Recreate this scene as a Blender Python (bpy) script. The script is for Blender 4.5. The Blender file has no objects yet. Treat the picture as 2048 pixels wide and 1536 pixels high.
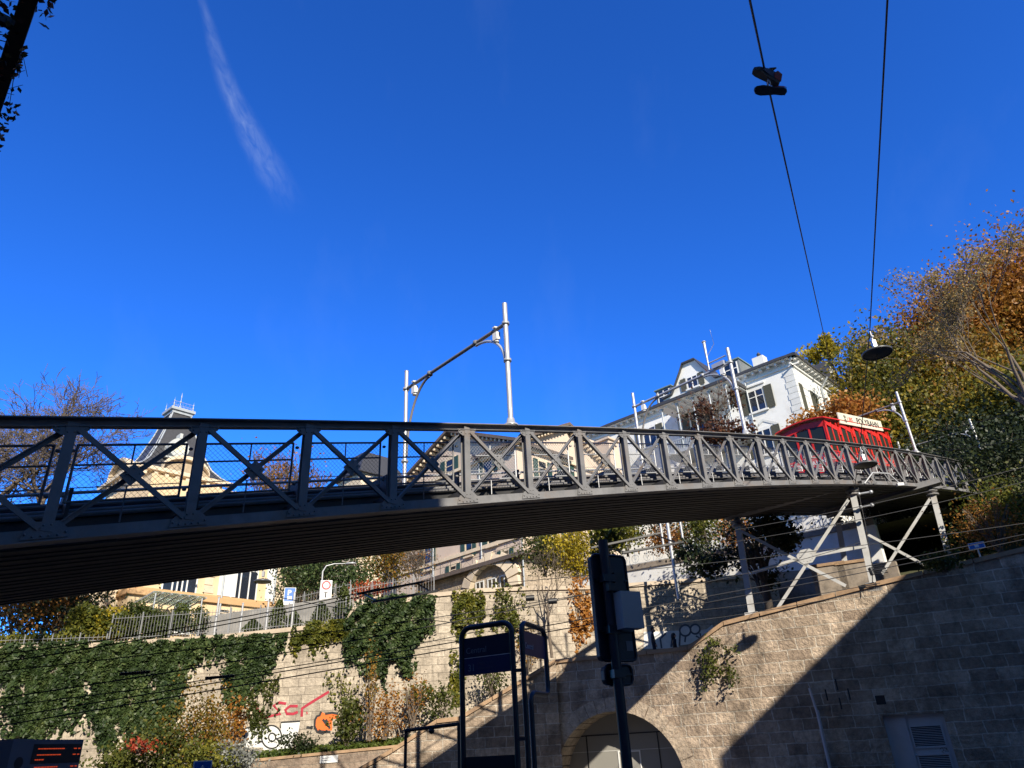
import bpy, math, random
import numpy as np
from mathutils import Vector, Matrix

sc = bpy.context.scene
COL = sc.collection
R_ = math.radians
# ------------------------------------------------------------------ camera
CAM = np.array([0.0, 0.0, 2.1])          # photographer stands on a raised tram platform
F = 1420.0                               # focal length in pixels of a 2048 px wide frame
_up = np.array([872.0 - 1024, 768 + 1985.0, F]); _up /= np.linalg.norm(_up)
_fw = np.array([0, 0, 1.0]); _y = _fw - _up * _up.dot(_fw); _y /= np.linalg.norm(_y)
_x = np.cross(_y, _up)
if _x[0] < 0: _x = -_x
RW = np.array([_x, _y, _up])             # camera (right, up, forward) -> world
cd = bpy.data.cameras.new('camera'); cam = bpy.data.objects.new('camera', cd); COL.objects.link(cam)
cd.sensor_width = 36; cd.lens = 36 * F / 2048; cd.clip_end = 3000; cd.clip_start = 0.05
m = Matrix.Identity(4)
for i in range(3):
    m[i][0], m[i][1], m[i][2], m[i][3] = RW[i][0], RW[i][1], -RW[i][2], CAM[i]
cam.matrix_world = m
sc.camera = cam
# ------------------------------------------------------------------ light
SUN_D = np.array([-.315, .812, -.492]); SUN_D /= np.linalg.norm(SUN_D)
sl = bpy.data.lights.new('sun', 'SUN'); sl.energy = 5.0; sl.angle = R_(0.5); sl.color = (1, .91, .76)
so = bpy.data.objects.new('sun', sl); COL.objects.link(so)
so.rotation_euler = Vector(SUN_D).to_track_quat('-Z', 'Y').to_euler()
so.location = (30, -60, 60)
w = bpy.data.worlds.new('World'); sc.world = w; w.use_nodes = True
sc.view_settings.view_transform = 'Standard'; sc.view_settings.look = 'None'
sc.view_settings.exposure = 0.55; sc.view_settings.gamma = 1
SKY_STRENGTH = 0.13

def ray(px, py):
    d = RW @ np.array([px - 1024, 768 - py, F]); return d / np.linalg.norm(d)
def spot(px, py, D):                     # point seen at (px, py), D metres away over the ground
    d = ray(px, py); return CAM + d * D / np.hypot(d[0], d[1])
def slant(px, py, t): return CAM + ray(px, py) * t
def on_plane(px, py, p, u):              # vertical plane through p along the horizontal direction u
    d = ray(px, py); n = np.array([-u[1], u[0]])
    return CAM + d * (n.dot(np.array(p[:2]) - CAM[:2]) / n.dot(d[:2]))
def az(deg): return np.array([math.sin(R_(deg)), math.cos(R_(deg))])

def build_world():
    nt = w.node_tree; N = nt.nodes; L = nt.links; N.clear()
    sky = N.new('ShaderNodeTexSky'); sky.sky_type = 'NISHITA'; sky.sun_disc = False
    sky.sun_elevation = R_(29.5); sky.sun_rotation = R_(159); sky.ozone_density = 4.0
    sky.air_density = 1.0; sky.dust_density = 0; sky.altitude = 400
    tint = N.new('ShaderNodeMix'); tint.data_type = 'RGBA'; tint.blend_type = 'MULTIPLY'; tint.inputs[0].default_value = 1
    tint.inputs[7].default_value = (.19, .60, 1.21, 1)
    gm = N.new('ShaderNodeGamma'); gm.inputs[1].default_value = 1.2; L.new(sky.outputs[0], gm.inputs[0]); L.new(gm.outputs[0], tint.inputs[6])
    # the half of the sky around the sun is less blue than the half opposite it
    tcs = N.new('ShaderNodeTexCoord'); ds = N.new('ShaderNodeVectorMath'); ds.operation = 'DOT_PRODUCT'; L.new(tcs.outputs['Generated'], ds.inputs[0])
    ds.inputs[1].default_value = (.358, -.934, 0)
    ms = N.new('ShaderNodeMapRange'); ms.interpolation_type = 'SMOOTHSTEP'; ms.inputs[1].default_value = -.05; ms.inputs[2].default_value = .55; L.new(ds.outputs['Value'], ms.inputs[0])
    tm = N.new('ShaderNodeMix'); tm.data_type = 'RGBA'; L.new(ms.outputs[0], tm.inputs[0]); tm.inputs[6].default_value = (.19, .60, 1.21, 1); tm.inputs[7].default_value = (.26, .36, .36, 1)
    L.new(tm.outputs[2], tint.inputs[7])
    # one thin wisp of cirrus, a patch of the sky sphere
    tc = N.new('ShaderNodeTexCoord')
    r1, r2 = ray(398, -10), ray(572, 395)
    n = np.cross(r1, r2); n /= np.linalg.norm(n)
    t = np.cross(n, (r1 + r2) / 2); t /= np.linalg.norm(t)
    def dot(v):
        k = N.new('ShaderNodeVectorMath'); k.operation = 'DOT_PRODUCT'; L.new(tc.outputs['Generated'], k.inputs[0]); k.inputs[1].default_value = v; return k.outputs['Value']
    def mth(op, a, b=None, c=None):
        k = N.new('ShaderNodeMath'); k.operation = op
        for i, q in enumerate((a, b, c)):
            if q is None: continue
            if isinstance(q, (int, float)): k.inputs[i].default_value = q
            else: L.new(q, k.inputs[i])
        return k.outputs[0]
    s_, t_ = dot(n), dot(t)
    comb = N.new('ShaderNodeCombineXYZ'); L.new(mth('MULTIPLY', s_, 95), comb.inputs[0]); L.new(mth('MULTIPLY', t_, 34), comb.inputs[1])
    no = N.new('ShaderNodeTexNoise'); no.inputs['Scale'].default_value = 1.0; no.inputs['Detail'].default_value = 7; no.inputs['Roughness'].default_value = .58; no.inputs['Distortion'].default_value = .5
    L.new(comb.outputs[0], no.inputs['Vector'])
    no2 = N.new('ShaderNodeTexNoise'); no2.inputs['Scale'].default_value = 3.2; no2.inputs['Detail'].default_value = 5
    L.new(tc.outputs['Generated'], no2.inputs['Vector'])
    bend = mth('MULTIPLY', mth('SUBTRACT', no2.outputs[0], .5), .035)
    tc0, tc1 = float(np.dot(r1, t)), float(np.dot(r2, t))
    u_ = mth('DIVIDE', mth('SUBTRACT', t_, tc0), tc1 - tc0)
    sgn = float(np.sign(np.dot(n, ray(425, 100) - ray(445, 100))))
    arc = mth('MULTIPLY', mth('MULTIPLY', u_, mth('SUBTRACT', 1.0, u_)), -.05 * sgn)
    dist = mth('DIVIDE', mth('ABSOLUTE', mth('ADD', mth('ADD', s_, bend), arc)), mth('MULTIPLY_ADD', mth('MAXIMUM', u_, 0.0), 1.5, .45))
    mr = N.new('ShaderNodeMapRange'); mr.inputs[1].default_value = 0.0; mr.inputs[2].default_value = .015; mr.inputs[3].default_value = 1; mr.inputs[4].default_value = 0; mr.interpolation_type = 'SMOOTHSTEP'
    L.new(dist, mr.inputs[0])
    def band(a, b):
        k = N.new('ShaderNodeMapRange'); k.interpolation_type = 'SMOOTHSTEP'; k.inputs[1].default_value = a; k.inputs[2].default_value = b; L.new(t_, k.inputs[0]); return k.outputs[0]
    ends = mth('MULTIPLY', band(tc0 - .12 * np.sign(tc1 - tc0), tc0 + (tc1 - tc0) * .75), band(tc1 + .03 * np.sign(tc1 - tc0), tc1 - (tc1 - tc0) * .35))
    nr = N.new('ShaderNodeMapRange'); nr.inputs[1].default_value = .28; nr.inputs[2].default_value = .95; L.new(no.outputs[0], nr.inputs[0])
    fac = mth('MULTIPLY', mth('MULTIPLY', mr.outputs[0], ends), mth('MULTIPLY', nr.outputs[0], .34))
    # very faint veils elsewhere
    no3 = N.new('ShaderNodeTexNoise'); no3.inputs['Scale'].default_value = 2.4; no3.inputs['Detail'].default_value = 8; no3.inputs['Roughness'].default_value = .6
    mp = N.new('ShaderNodeMapping'); mp.inputs['Scale'].default_value = (2.2, .7, 1); mp.inputs['Rotation'].default_value = (0, 0, .4); L.new(tc.outputs['Generated'], mp.inputs[0]); L.new(mp.outputs[0], no3.inputs['Vector'])
    v = N.new('ShaderNodeMapRange'); v.inputs[1].default_value = .56; v.inputs[2].default_value = .85; v.inputs[4].default_value = .035; L.new(no3.outputs[0], v.inputs[0])
    fac = mth('ADD', fac, v.outputs[0])
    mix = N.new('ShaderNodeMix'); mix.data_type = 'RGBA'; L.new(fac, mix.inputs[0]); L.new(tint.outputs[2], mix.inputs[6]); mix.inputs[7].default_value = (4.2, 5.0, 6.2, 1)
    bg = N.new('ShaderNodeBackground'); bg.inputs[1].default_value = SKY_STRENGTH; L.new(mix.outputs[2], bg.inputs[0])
    out = N.new('ShaderNodeOutputWorld'); L.new(bg.outputs[0], out.inputs[0])
build_world()

# ------------------------------------------------------------------ mesh helpers
class MB:
    def __init__(s): s.v = []; s.f = []; s.sm = []
    def add(s, vs, fs, smooth=False):
        o = len(s.v); s.v.extend([tuple(map(float, q)) for q in vs])
        for f in fs: s.f.append(tuple(i + o for i in f)); s.sm.append(smooth)
    def hexa(s, P):   # 0-3 bottom ring, 4-7 top ring
        Q = [np.asarray(q, float) for q in P]
        fs = [(0, 3, 2, 1), (4, 5, 6, 7), (0, 1, 5, 4), (1, 2, 6, 5), (2, 3, 7, 6), (3, 0, 4, 7)]
        if np.dot(np.cross(Q[1] - Q[0], Q[3] - Q[0]), Q[4] + Q[6] - Q[0] - Q[2]) < 0: fs = [f[::-1] for f in fs]
        s.add(P, fs)
    def box(s, fn, a0, a1, b0, b1, c0, c1):
        s.hexa([fn(a0, b0, c0), fn(a1, b0, c0), fn(a1, b1, c0), fn(a0, b1, c0), fn(a0, b0, c1), fn(a1, b0, c1), fn(a1, b1, c1), fn(a0, b1, c1)])
    def bar(s, p0, p1, wid, dep, ref):
        p0, p1, ref = map(lambda q: np.array(q, float), (p0, p1, ref)); a = p1 - p0; a /= np.linalg.norm(a)
        x = np.cross(a, ref); x /= np.linalg.norm(x); y = np.cross(x, a)
        x, y = x * wid / 2, y * dep / 2
        s.hexa([p0 - x - y, p0 + x - y, p0 + x + y, p0 - x + y, p1 - x - y, p1 + x - y, p1 + x + y, p1 - x + y])
    def tube(s, pts, r, n=8, cap=True):
        pts = [np.array(p, float) for p in pts]; k = len(pts)
        rs = r if hasattr(r, '__len__') else [r] * k
        T = [pts[min(i + 1, k - 1)] - pts[max(i - 1, 0)] for i in range(k)]
        ref = np.array([0, 0, 1.0]); 
        if abs(T[0][2]) > .9 * np.linalg.norm(T[0]): ref = np.array([1.0, 0, 0])
        vs = []
        for p, t, rr in zip(pts, T, rs):
            t = t / (np.linalg.norm(t) + 1e-9); x = np.cross(t, ref); x /= np.linalg.norm(x) + 1e-9; y = np.cross(t, x); ref = ref if True else y
            for j in range(n):
                a = 2 * math.pi * j / n; vs.append(p + (x * math.cos(a) + y * math.sin(a)) * rr)
        fs = [(i * n + j, i * n + (j + 1) % n, (i + 1) * n + (j + 1) % n, (i + 1) * n + j) for i in range(k - 1) for j in range(n)]
        s.add(vs, fs, True)
        if cap:
            s.add(vs[:n], [tuple(range(n))]); s.add(vs[-n:], [tuple(range(n - 1, -1, -1))])
    def prism(s, poly, fn, c0, c1):       # poly of (a, b); fn(a, b, c) -> point
        n = len(poly); ar = sum(poly[i][0] * poly[(i + 1) % n][1] - poly[(i + 1) % n][0] * poly[i][1] for i in range(n))
        o, ea, eb, ec = (np.asarray(fn(*q), float) for q in ((0, 0, c0), (1, 0, c0), (0, 1, c0), (0, 0, c1)))
        fs = [tuple(range(n - 1, -1, -1)), tuple(range(n, 2 * n))] + [(i, (i + 1) % n, n + (i + 1) % n, n + i) for i in range(n)]
        if np.dot(np.cross(ea - o, eb - o), ec - o) * ar < 0: fs = [f[::-1] for f in fs]
        s.add([fn(a, b, c0) for a, b in poly] + [fn(a, b, c1) for a, b in poly], fs)
    def lathe(s, prof, c, n=24, ax=None):
        c = np.array(c, float); k = len(prof); vs = []
        for r, z in prof:
            for j in range(n):
                a = 2 * math.pi * j / n; vs.append(c + np.array([r * math.cos(a), r * math.sin(a), z]))
        s.add(vs, [(i * n + j, i * n + (j + 1) % n, (i + 1) * n + (j + 1) % n, (i + 1) * n + j) for i in range(k - 1) for j in range(n)], True)
    def ball(s, c, r, n=8, k=5, sx=(1, 1, 1)):
        c = np.array(c, float)
        vs = [c + np.array(sx) * r * np.array([math.sin(math.pi * i / k) * math.cos(2 * math.pi * j / n), math.sin(math.pi * i / k) * math.sin(2 * math.pi * j / n), math.cos(math.pi * i / k)]) for i in range(k + 1) for j in range(n)]
        s.add(vs, [(i * n + j, (i + 1) * n + j, (i + 1) * n + (j + 1) % n, i * n + (j + 1) % n) for i in range(k) for j in range(n)], True)
    def ribbon(s, pts, wid, nrm):         # flat painted stroke, pts 3-D, nrm the wall normal
        pts = [np.array(p, float) for p in pts]; k = len(pts); vs = []; nrm = np.array(nrm, float)
        for i in range(k):
            t = pts[min(i + 1, k - 1)] - pts[max(i - 1, 0)]; x = np.cross(t, nrm); x /= np.linalg.norm(x) + 1e-9
            vs += [pts[i] - x * wid / 2, pts[i] + x * wid / 2]
        s.add(vs, [(2 * i, 2 * i + 1, 2 * i + 3, 2 * i + 2) for i in range(k - 1)])

def tagset(o, label=None, cat=None, group=None, kind=None):
    if label: o['label'] = label
    if cat: o['category'] = cat
    if group: o['group'] = group
    if kind: o['kind'] = kind
    return o
def link_mesh(name, me, mat, parent=None):
    me.materials.append(mat)
    o = bpy.data.objects.new(name, me); COL.objects.link(o)
    if parent is not None:
        o.parent = parent
        off = parent.location if parent.type == 'EMPTY' else Vector((0, 0, 0))
        o.matrix_parent_inverse = Matrix.Translation(-off)
    return o
def mk(name, mb, mat, parent=None, label=None, cat=None, group=None, kind=None, local=False):
    me = bpy.data.meshes.new(name); me.from_pydata(mb.v, [], mb.f)
    me.polygons.foreach_set('use_smooth', mb.sm); me.update()
    if local:
        me.materials.append(mat); o = bpy.data.objects.new(name, me); COL.objects.link(o)
        if parent is not None: o.parent = parent
    else: o = link_mesh(name, me, mat, parent)
    return tagset(o, label, cat, group, kind)
def thing(name, label, cat, loc=(0, 0, 0), group=None, rz=0):
    o = bpy.data.objects.new(name, None); COL.objects.link(o); o.location = [float(q) for q in loc]; o.rotation_euler = (0, 0, rz)
    o.empty_display_size = .2
    return tagset(o, label, cat, group)
def dup(root, loc, rz=None, label=None, scale=None):
    r = root.copy(); COL.objects.link(r); r.location = [float(q) for q in loc]
    if rz is not None: r.rotation_euler = (0, 0, rz)
    if scale: r.scale = (scale,) * 3
    if label: r['label'] = label
    for ch in list(root.children):
        c = ch.copy(); COL.objects.link(c); c.parent = r
        for g in list(ch.children):
            d = g.copy(); COL.objects.link(d); d.parent = c
    return r
def quads_mesh(name, V, mat, parent=None, **kw):   # V: (n,4,3) array of quads
    n = len(V); me = bpy.data.meshes.new(name)
    me.vertices.add(n * 4); me.vertices.foreach_set('co', V.reshape(-1).astype(np.float32))
    me.loops.add(n * 4); me.loops.foreach_set('vertex_index', np.arange(n * 4, dtype=np.int32))
    me.polygons.add(n); me.polygons.foreach_set('loop_start', np.arange(0, n * 4, 4, dtype=np.int32))
    try: me.polygons.foreach_set('loop_total', np.full(n, 4, dtype=np.int32))
    except Exception: pass
    me.update(calc_edges=True)
    return tagset(link_mesh(name, me, mat, parent), **kw)
def leaves(rng, C, size, flat=None, var=.5):
    """diamond leaves at centres C; flat = (normal, strength) biases them to lie on a wall"""
    n = len(C); a = rng.normal(size=(n, 3)); b = rng.normal(size=(n, 3))
    if flat is not None:
        nn = np.array(flat[0]); nrm = rng.normal(size=(n, 3)) * (1 - flat[1]) + nn * flat[1] * 1.6
        nrm /= np.linalg.norm(nrm, axis=1, keepdims=True)
        a = np.cross(nrm, a)
    a /= np.linalg.norm(a, axis=1, keepdims=True) + 1e-9
    if flat is not None: b = np.cross(nrm, a)
    else:
        b = np.cross(a, b)
    b /= np.linalg.norm(b, axis=1, keepdims=True) + 1e-9
    s = size * (1 - var / 2 + var * rng.random((n, 1)))
    return np.stack([C - a * s * .55, C + b * s * .38 + a * s * .05, C + a * s * .6, C - b * s * .38 + a * s * .05], 1)

# ------------------------------------------------------------------ materials
MATS = {}
def lin(c):
    return tuple(((q / 255) / 12.92 if q <= 10 else ((q / 255 + .055) / 1.055) ** 2.4) for q in c)
def material(name, col, rough=.6, metal=0.0, var=.25, scale=3.0, bump=0.0, bscale=20.0, emit=None, spec=.5, stain=None, stain_scale=.6):
    if name in MATS: return MATS[name]
    mt = bpy.data.materials.new(name); mt.use_nodes = True; nt = mt.node_tree; N = nt.nodes; L = nt.links
    b = N['Principled BSDF']; b.inputs['Roughness'].default_value = rough; b.inputs['Metallic'].default_value = metal
    b.inputs['Specular IOR Level'].default_value = spec
    tc = N.new('ShaderNodeTexCoord'); no = N.new('ShaderNodeTexNoise'); no.inputs['Scale'].default_value = scale; no.inputs['Detail'].default_value = 6; no.inputs['Roughness'].default_value = .65
    L.new(tc.outputs['Object'], no.inputs['Vector'])
    mr = N.new('ShaderNodeMapRange'); mr.inputs[1].default_value = .25; mr.inputs[2].default_value = .75; mr.inputs[3].default_value = 1 - var; mr.inputs[4].default_value = 1 + var * .6
    L.new(no.outputs[0], mr.inputs[0])
    mx = N.new('ShaderNodeMix'); mx.data_type = 'RGBA'; mx.blend_type = 'MULTIPLY'; mx.inputs[0].default_value = 1; mx.inputs[6].default_value = (*col, 1)
    L.new(mr.outputs[0], mx.inputs[7]); o = mx.outputs[2]
    if stain:
        n2 = N.new('ShaderNodeTexNoise'); n2.inputs['Scale'].default_value = stain_scale; n2.inputs['Detail'].default_value = 8; n2.inputs['Roughness'].default_value = .7
        L.new(tc.outputs['Object'], n2.inputs['Vector'])
        m2 = N.new('ShaderNodeMapRange'); m2.inputs[1].default_value = .5; m2.inputs[2].default_value = .72; L.new(n2.outputs[0], m2.inputs[0])
        x2 = N.new('ShaderNodeMix'); x2.data_type = 'RGBA'; L.new(m2.outputs[0], x2.inputs[0]); L.new(o, x2.inputs[6]); x2.inputs[7].default_value = (*stain, 1); o = x2.outputs[2]
    L.new(o, b.inputs['Base Color'])
    if bump:
        nb = N.new('ShaderNodeTexNoise'); nb.inputs['Scale'].default_value = bscale; nb.inputs['Detail'].default_value = 5; L.new(tc.outputs['Object'], nb.inputs['Vector'])
        bp = N.new('ShaderNodeBump'); bp.inputs['Strength'].default_value = bump; bp.inputs['Distance'].default_value = .05; L.new(nb.outputs[0], bp.inputs['Height']); L.new(bp.outputs[0], b.inputs['Normal'])
    if emit:
        b.inputs['Emission Color'].default_value = (*emit[0], 1); b.inputs['Emission Strength'].default_value = emit[1]
    MATS[name] = mt; return mt
def leafmat(name, cols, trans=.35, scale=.5, rough=.5):
    if name in MATS: return MATS[name]
    mt = bpy.data.materials.new(name); mt.use_nodes = True; nt = mt.node_tree; N = nt.nodes; L = nt.links
    b = N['Principled BSDF']; b.inputs['Roughness'].default_value = rough; b.inputs['Specular IOR Level'].default_value = .35
    geo = N.new('ShaderNodeNewGeometry'); tc = N.new('ShaderNodeTexCoord')
    no = N.new('ShaderNodeTexNoise'); no.inputs['Scale'].default_value = scale; no.inputs['Detail'].default_value = 3; L.new(tc.outputs['Object'], no.inputs['Vector'])
    ad = N.new('ShaderNodeMath'); ad.operation = 'MULTIPLY_ADD'; ad.inputs[1].default_value = .5; L.new(geo.outputs['Random Per Island'], ad.inputs[0])
    ml = N.new('ShaderNodeMapRange'); ml.inputs[1].default_value = .3; ml.inputs[2].default_value = .7; ml.inputs[4].default_value = .5; L.new(no.outputs[0], ml.inputs[0]); L.new(ml.outputs[0], ad.inputs[2])
    cr = N.new('ShaderNodeValToRGB'); e = cr.color_ramp.elements
    while len(e) < len(cols): e.new(.5)
    for i, c in enumerate(cols): e[i].position = i / (len(cols) - 1); e[i].color = (*c, 1)
    L.new(ad.outputs[0], cr.inputs[0]); L.new(cr.outputs[0], b.inputs['Base Color'])
    tr = N.new('ShaderNodeBsdfTranslucent'); L.new(cr.outputs[0], tr.inputs[0]); mx = N.new('ShaderNodeMixShader'); mx.inputs[0].default_value = trans
    L.new(b.outputs[0], mx.inputs[1]); L.new(tr.outputs[0], mx.inputs[2]); L.new(mx.outputs[0], N['Material Output'].inputs[0])
    MATS[name] = mt; return mt
def stonemat(name, c1, c2, mortar, bw=.95, rh=.46, msize=.016, dark=(.05, .045, .04), damt=.6, bump=.7, light_mortar=True, streak=.35):
    mt = bpy.data.materials.new(name); mt.use_nodes = True; nt = mt.node_tree; N = nt.nodes; L = nt.links
    b = N['Principled BSDF']; b.inputs['Roughness'].default_value = .9; b.inputs['Specular IOR Level'].default_value = .15
    tc = N.new('ShaderNodeTexCoord'); sx = N.new('ShaderNodeSeparateXYZ'); L.new(tc.outputs['Object'], sx.inputs[0])
    cb = N.new('ShaderNodeCombineXYZ'); L.new(sx.outputs[0], cb.inputs[0]); L.new(sx.outputs[2], cb.inputs[1])
    # wobble the joints a little; vary the bond from row to row
    nw = N.new('ShaderNodeTexNoise'); nw.inputs['Scale'].default_value = 1.7; L.new(tc.outputs['Object'], nw.inputs['Vector'])
    va = N.new('ShaderNodeVectorMath'); va.operation = 'MULTIPLY_ADD'; L.new(nw.outputs['Color'], va.inputs[0]); va.inputs[1].default_value = (.20, .09, 0); L.new(cb.outputs[0], va.inputs[2])
    br = N.new('ShaderNodeTexBrick'); br.inputs['Scale'].default_value = 1; br.inputs['Brick Width'].default_value = bw; br.inputs['Row Height'].default_value = rh
    br.inputs['Mortar Size'].default_value = msize; br.inputs['Mortar Smooth'].default_value = .25; br.offset = .43; br.offset_frequency = 2; br.squash = .8; br.squash_frequency = 3
    br.inputs['Color1'].default_value = (*c1, 1); br.inputs['Color2'].default_value = (*c2, 1); br.inputs['Mortar'].default_value = (*mortar, 1)
    L.new(va.outputs[0], br.inputs['Vector'])
    def noise(sc_, det=6, rg=.65, v=None):
        k = N.new('ShaderNodeTexNoise'); k.inputs['Scale'].default_value = sc_; k.inputs['Detail'].default_value = det; k.inputs['Roughness'].default_value = rg
        L.new(v or tc.outputs['Object'], k.inputs['Vector']); return k.outputs[0]
    def mrange(x, a, bb, c, d):
        k = N.new('ShaderNodeMapRange'); k.inputs[1].default_value = a; k.inputs[2].default_value = bb; k.inputs[3].default_value = c; k.inputs[4].default_value = d; L.new(x, k.inputs[0]); return k.outputs[0]
    def mul(a, f):
        k = N.new('ShaderNodeMix'); k.data_type = 'RGBA'; k.blend_type = 'MULTIPLY'; k.inputs[0].default_value = 1; L.new(a, k.inputs[6]); L.new(f, k.inputs[7]); return k.outputs[2]
    col = mul(br.outputs[0], mrange(noise(5.5), .3, .7, .72, 1.28)); col = mul(col, mrange(noise(.35, 3), .35, .65, .86, 1.15))
    col = mul(col, mrange(noise(26, 4), .3, .7, .8, 1.15))
    dk = N.new('ShaderNodeMix'); dk.data_type = 'RGBA'
    L.new(mrange(noise(.8, 9, .72), .44, .68, 0, damt), dk.inputs[0]); L.new(col, dk.inputs[6]); dk.inputs[7].default_value = (*dark, 1); col = dk.outputs[2]
    # vertical run-off stains
    mp = N.new('ShaderNodeMapping'); mp.inputs['Scale'].default_value = (1.6, 1, .12); L.new(tc.outputs['Object'], mp.inputs[0])
    d2 = N.new('ShaderNodeMix'); d2.data_type = 'RGBA'; L.new(mrange(noise(1.0, 7, .7, mp.outputs[0]), .52, .74, 0, streak), d2.inputs[0]); L.new(col, d2.inputs[6]); d2.inputs[7].default_value = (*dark, 1); col = d2.outputs[2]
    L.new(col, b.inputs['Base Color'])
    h1 = mrange(br.outputs['Fac'], 0, 1, 1, 0)
    ad = N.new('ShaderNodeMath'); ad.operation = 'MULTIPLY_ADD'; L.new(noise(7, 6, .6), ad.inputs[0]); ad.inputs[1].default_value = 1.1; L.new(h1, ad.inputs[2])
    bp = N.new('ShaderNodeBump'); bp.inputs['Strength'].default_value = bump; bp.inputs['Distance'].default_value = .10; L.new(ad.outputs[0], bp.inputs['Height']); L.new(bp.outputs[0], b.inputs['Normal'])
    MATS[name] = mt; return mt

STEEL = material('grey_painted_steel', (.215, .215, .22), .55, 0, .35, 2.2, .08, 30, spec=.25, stain=(.16, .12, .09), stain_scale=1.1)
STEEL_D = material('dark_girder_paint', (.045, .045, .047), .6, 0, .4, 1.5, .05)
GALV = material('galvanised_steel', (.50, .51, .52), .4, .35, .15, 4)
BLACKM = material('black_metal', (.015, .016, .02), .45, 0, .2, 6)
WIRE = material('wire_black', (.02, .02, .022), .6, 0, .1)
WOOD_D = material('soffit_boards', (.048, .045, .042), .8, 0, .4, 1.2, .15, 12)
RED = material('tram_red_paint', (.62, .022, .006), .38, 0, .12, 1.2)
RED_D = material('tram_dark_roof_red', (.34, .012, .016), .4, 0, .2, 1.2)
GLASS = material('dark_window_glass', (.012, .016, .02), .06, 0, .1, 2, spec=.9)
GLASSB = material('sky_window_glass', (.02, .025, .04), .04, 0, .1, 2, spec=1.0)
WHITE = material('white_paint', (.78, .78, .76), .6, 0, .1, .7, .05, 40)
WHITEW = material('white_render', (.80, .80, .78), .85, 0, .10, .5, .06, 40, stain=(.62, .6, .56), stain_scale=.35)
CREAM = material('cream_enamel', (.76, .71, .55), .4, 0, .06, 3)
BLACKP = material('black_paint', (.012, .012, .014), .5, 0, .1)
CONC = material('concrete_cap', (.30, .25, .20), .9, 0, .35, 2.2, .3, 14, stain=(.10, .085, .07), stain_scale=1.2)
SHUT = material('olive_shutters', (.085, .085, .065), .7, 0, .2, 6)
SHUTG = material('green_shutters', (.03, .075, .065), .65, 0, .2, 6)
PINK = material('pale_pink_render', (.62, .50, .41), .9, 0, .12, .8, .08, 30, stain=(.56, .44, .36), stain_scale=.5)
YELL = material('ochre_render', (.72, .55, .34), .9, 0, .12, .8, .08, 30)
CRST = material('cream_stone', (.70, .58, .43), .9, 0, .18, 1.5, .15, 14)
SLATE = material('slate_roof', (.055, .055, .06), .55, 0, .35, 5, .3, 22)
ROOFT = material('brown_tile_roof', (.13, .10, .085), .8, 0, .35, 4, .5, 18)
ZINC = material('zinc_trim', (.42, .45, .48), .5, .2, .2, 3)
BARK = material('grey_bark', (.16, .125, .095), .9, 0, .4, 6, .4, 20)
BARKD = material('dark_bark', (.055, .043, .035), .9, 0, .4, 6, .4, 20)
ASPH = material('asphalt', (.09, .088, .085), .95, 0, .3, 3, .2, 40)
SOIL = material('grassy_soil', (.07, .075, .03), 1, 0, .5, .9, .5, 5, stain=(.05, .04, .025), stain_scale=.5)
NAVY = material('navy_sign', (.004, .006, .032), .35, 0, .05)
NAVY2 = material('navy_line_panel', (.008, .014, .075), .35, 0, .05)
GREYT = material('dull_grey_letters', (.16, .17, .20), .5, 0, .05)
BOXG = material('grey_cabinet', (.42, .42, .41), .5, 0, .1)
# ------------------------------------------------------------------ frames
BAZ = 0.828462666; BU = np.array([math.sin(BAZ), math.cos(BAZ)]); BN = np.array([-BU[1], BU[0]])
def bz(s): return 7.74899447 + .234519238 * s - 8.0457e-4 * s * s - 1.02683e-5 * s ** 3
def BM(s, wd, h):                        # bridge frame: along, across (0 = truss facing the camera), up
    q = np.array([0, 17.2304]) + s * BU + wd * BN
    return np.array([q[0], q[1], bz(s) + h])
BN3 = np.array([BN[0], BN[1], 0.0]); BU3 = np.array([BU[0], BU[1], 0.0])
WAZ = az(115); WN = np.array([-WAZ[1], WAZ[0]])       # arch wall direction and the direction behind it
WP = np.array([15.16, 31.74])
if WN[1] < 0: WN = -WN
def W(px, py, back=0.0): return on_plane(px, py, WP + WN * back, WAZ)
def wa(p): return float((np.array(p[:2]) - WP).dot(WAZ))
WB_ = W(1128, 1318)[:2]; AB = wa(WB_); UAZ = az(79); UN = np.array([-UAZ[1], UAZ[0]])   # the stair wall turns here
def U(px, py, back=0.0): return on_plane(px, py, WB_ + UN * back, UAZ)
def ua_(p): return float((np.array(p[:2]) - WB_).dot(UAZ))
def WM(a, b, z):
    q = WP + a * WAZ + b * WN if a >= AB else WB_ + (a - AB) * UAZ + b * UN
    return np.array([q[0], q[1], z])
VAZ = az(82); VN = np.array([-VAZ[1], VAZ[0]]); VP_ = np.array([2.0, 41.5])
if VN[1] < 0: VN = -VN
def V(px, py, back=0.0): return on_plane(px, py, VP_ + VN * back, VAZ)
def va_(p): return float((np.array(p[:2]) - VP_).dot(VAZ))
def VM(a, b, z): q = VP_ + a * VAZ + b * VN; return np.array([q[0], q[1], z])
rng = np.random.default_rng(7); rnd = random.Random(5)

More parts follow.
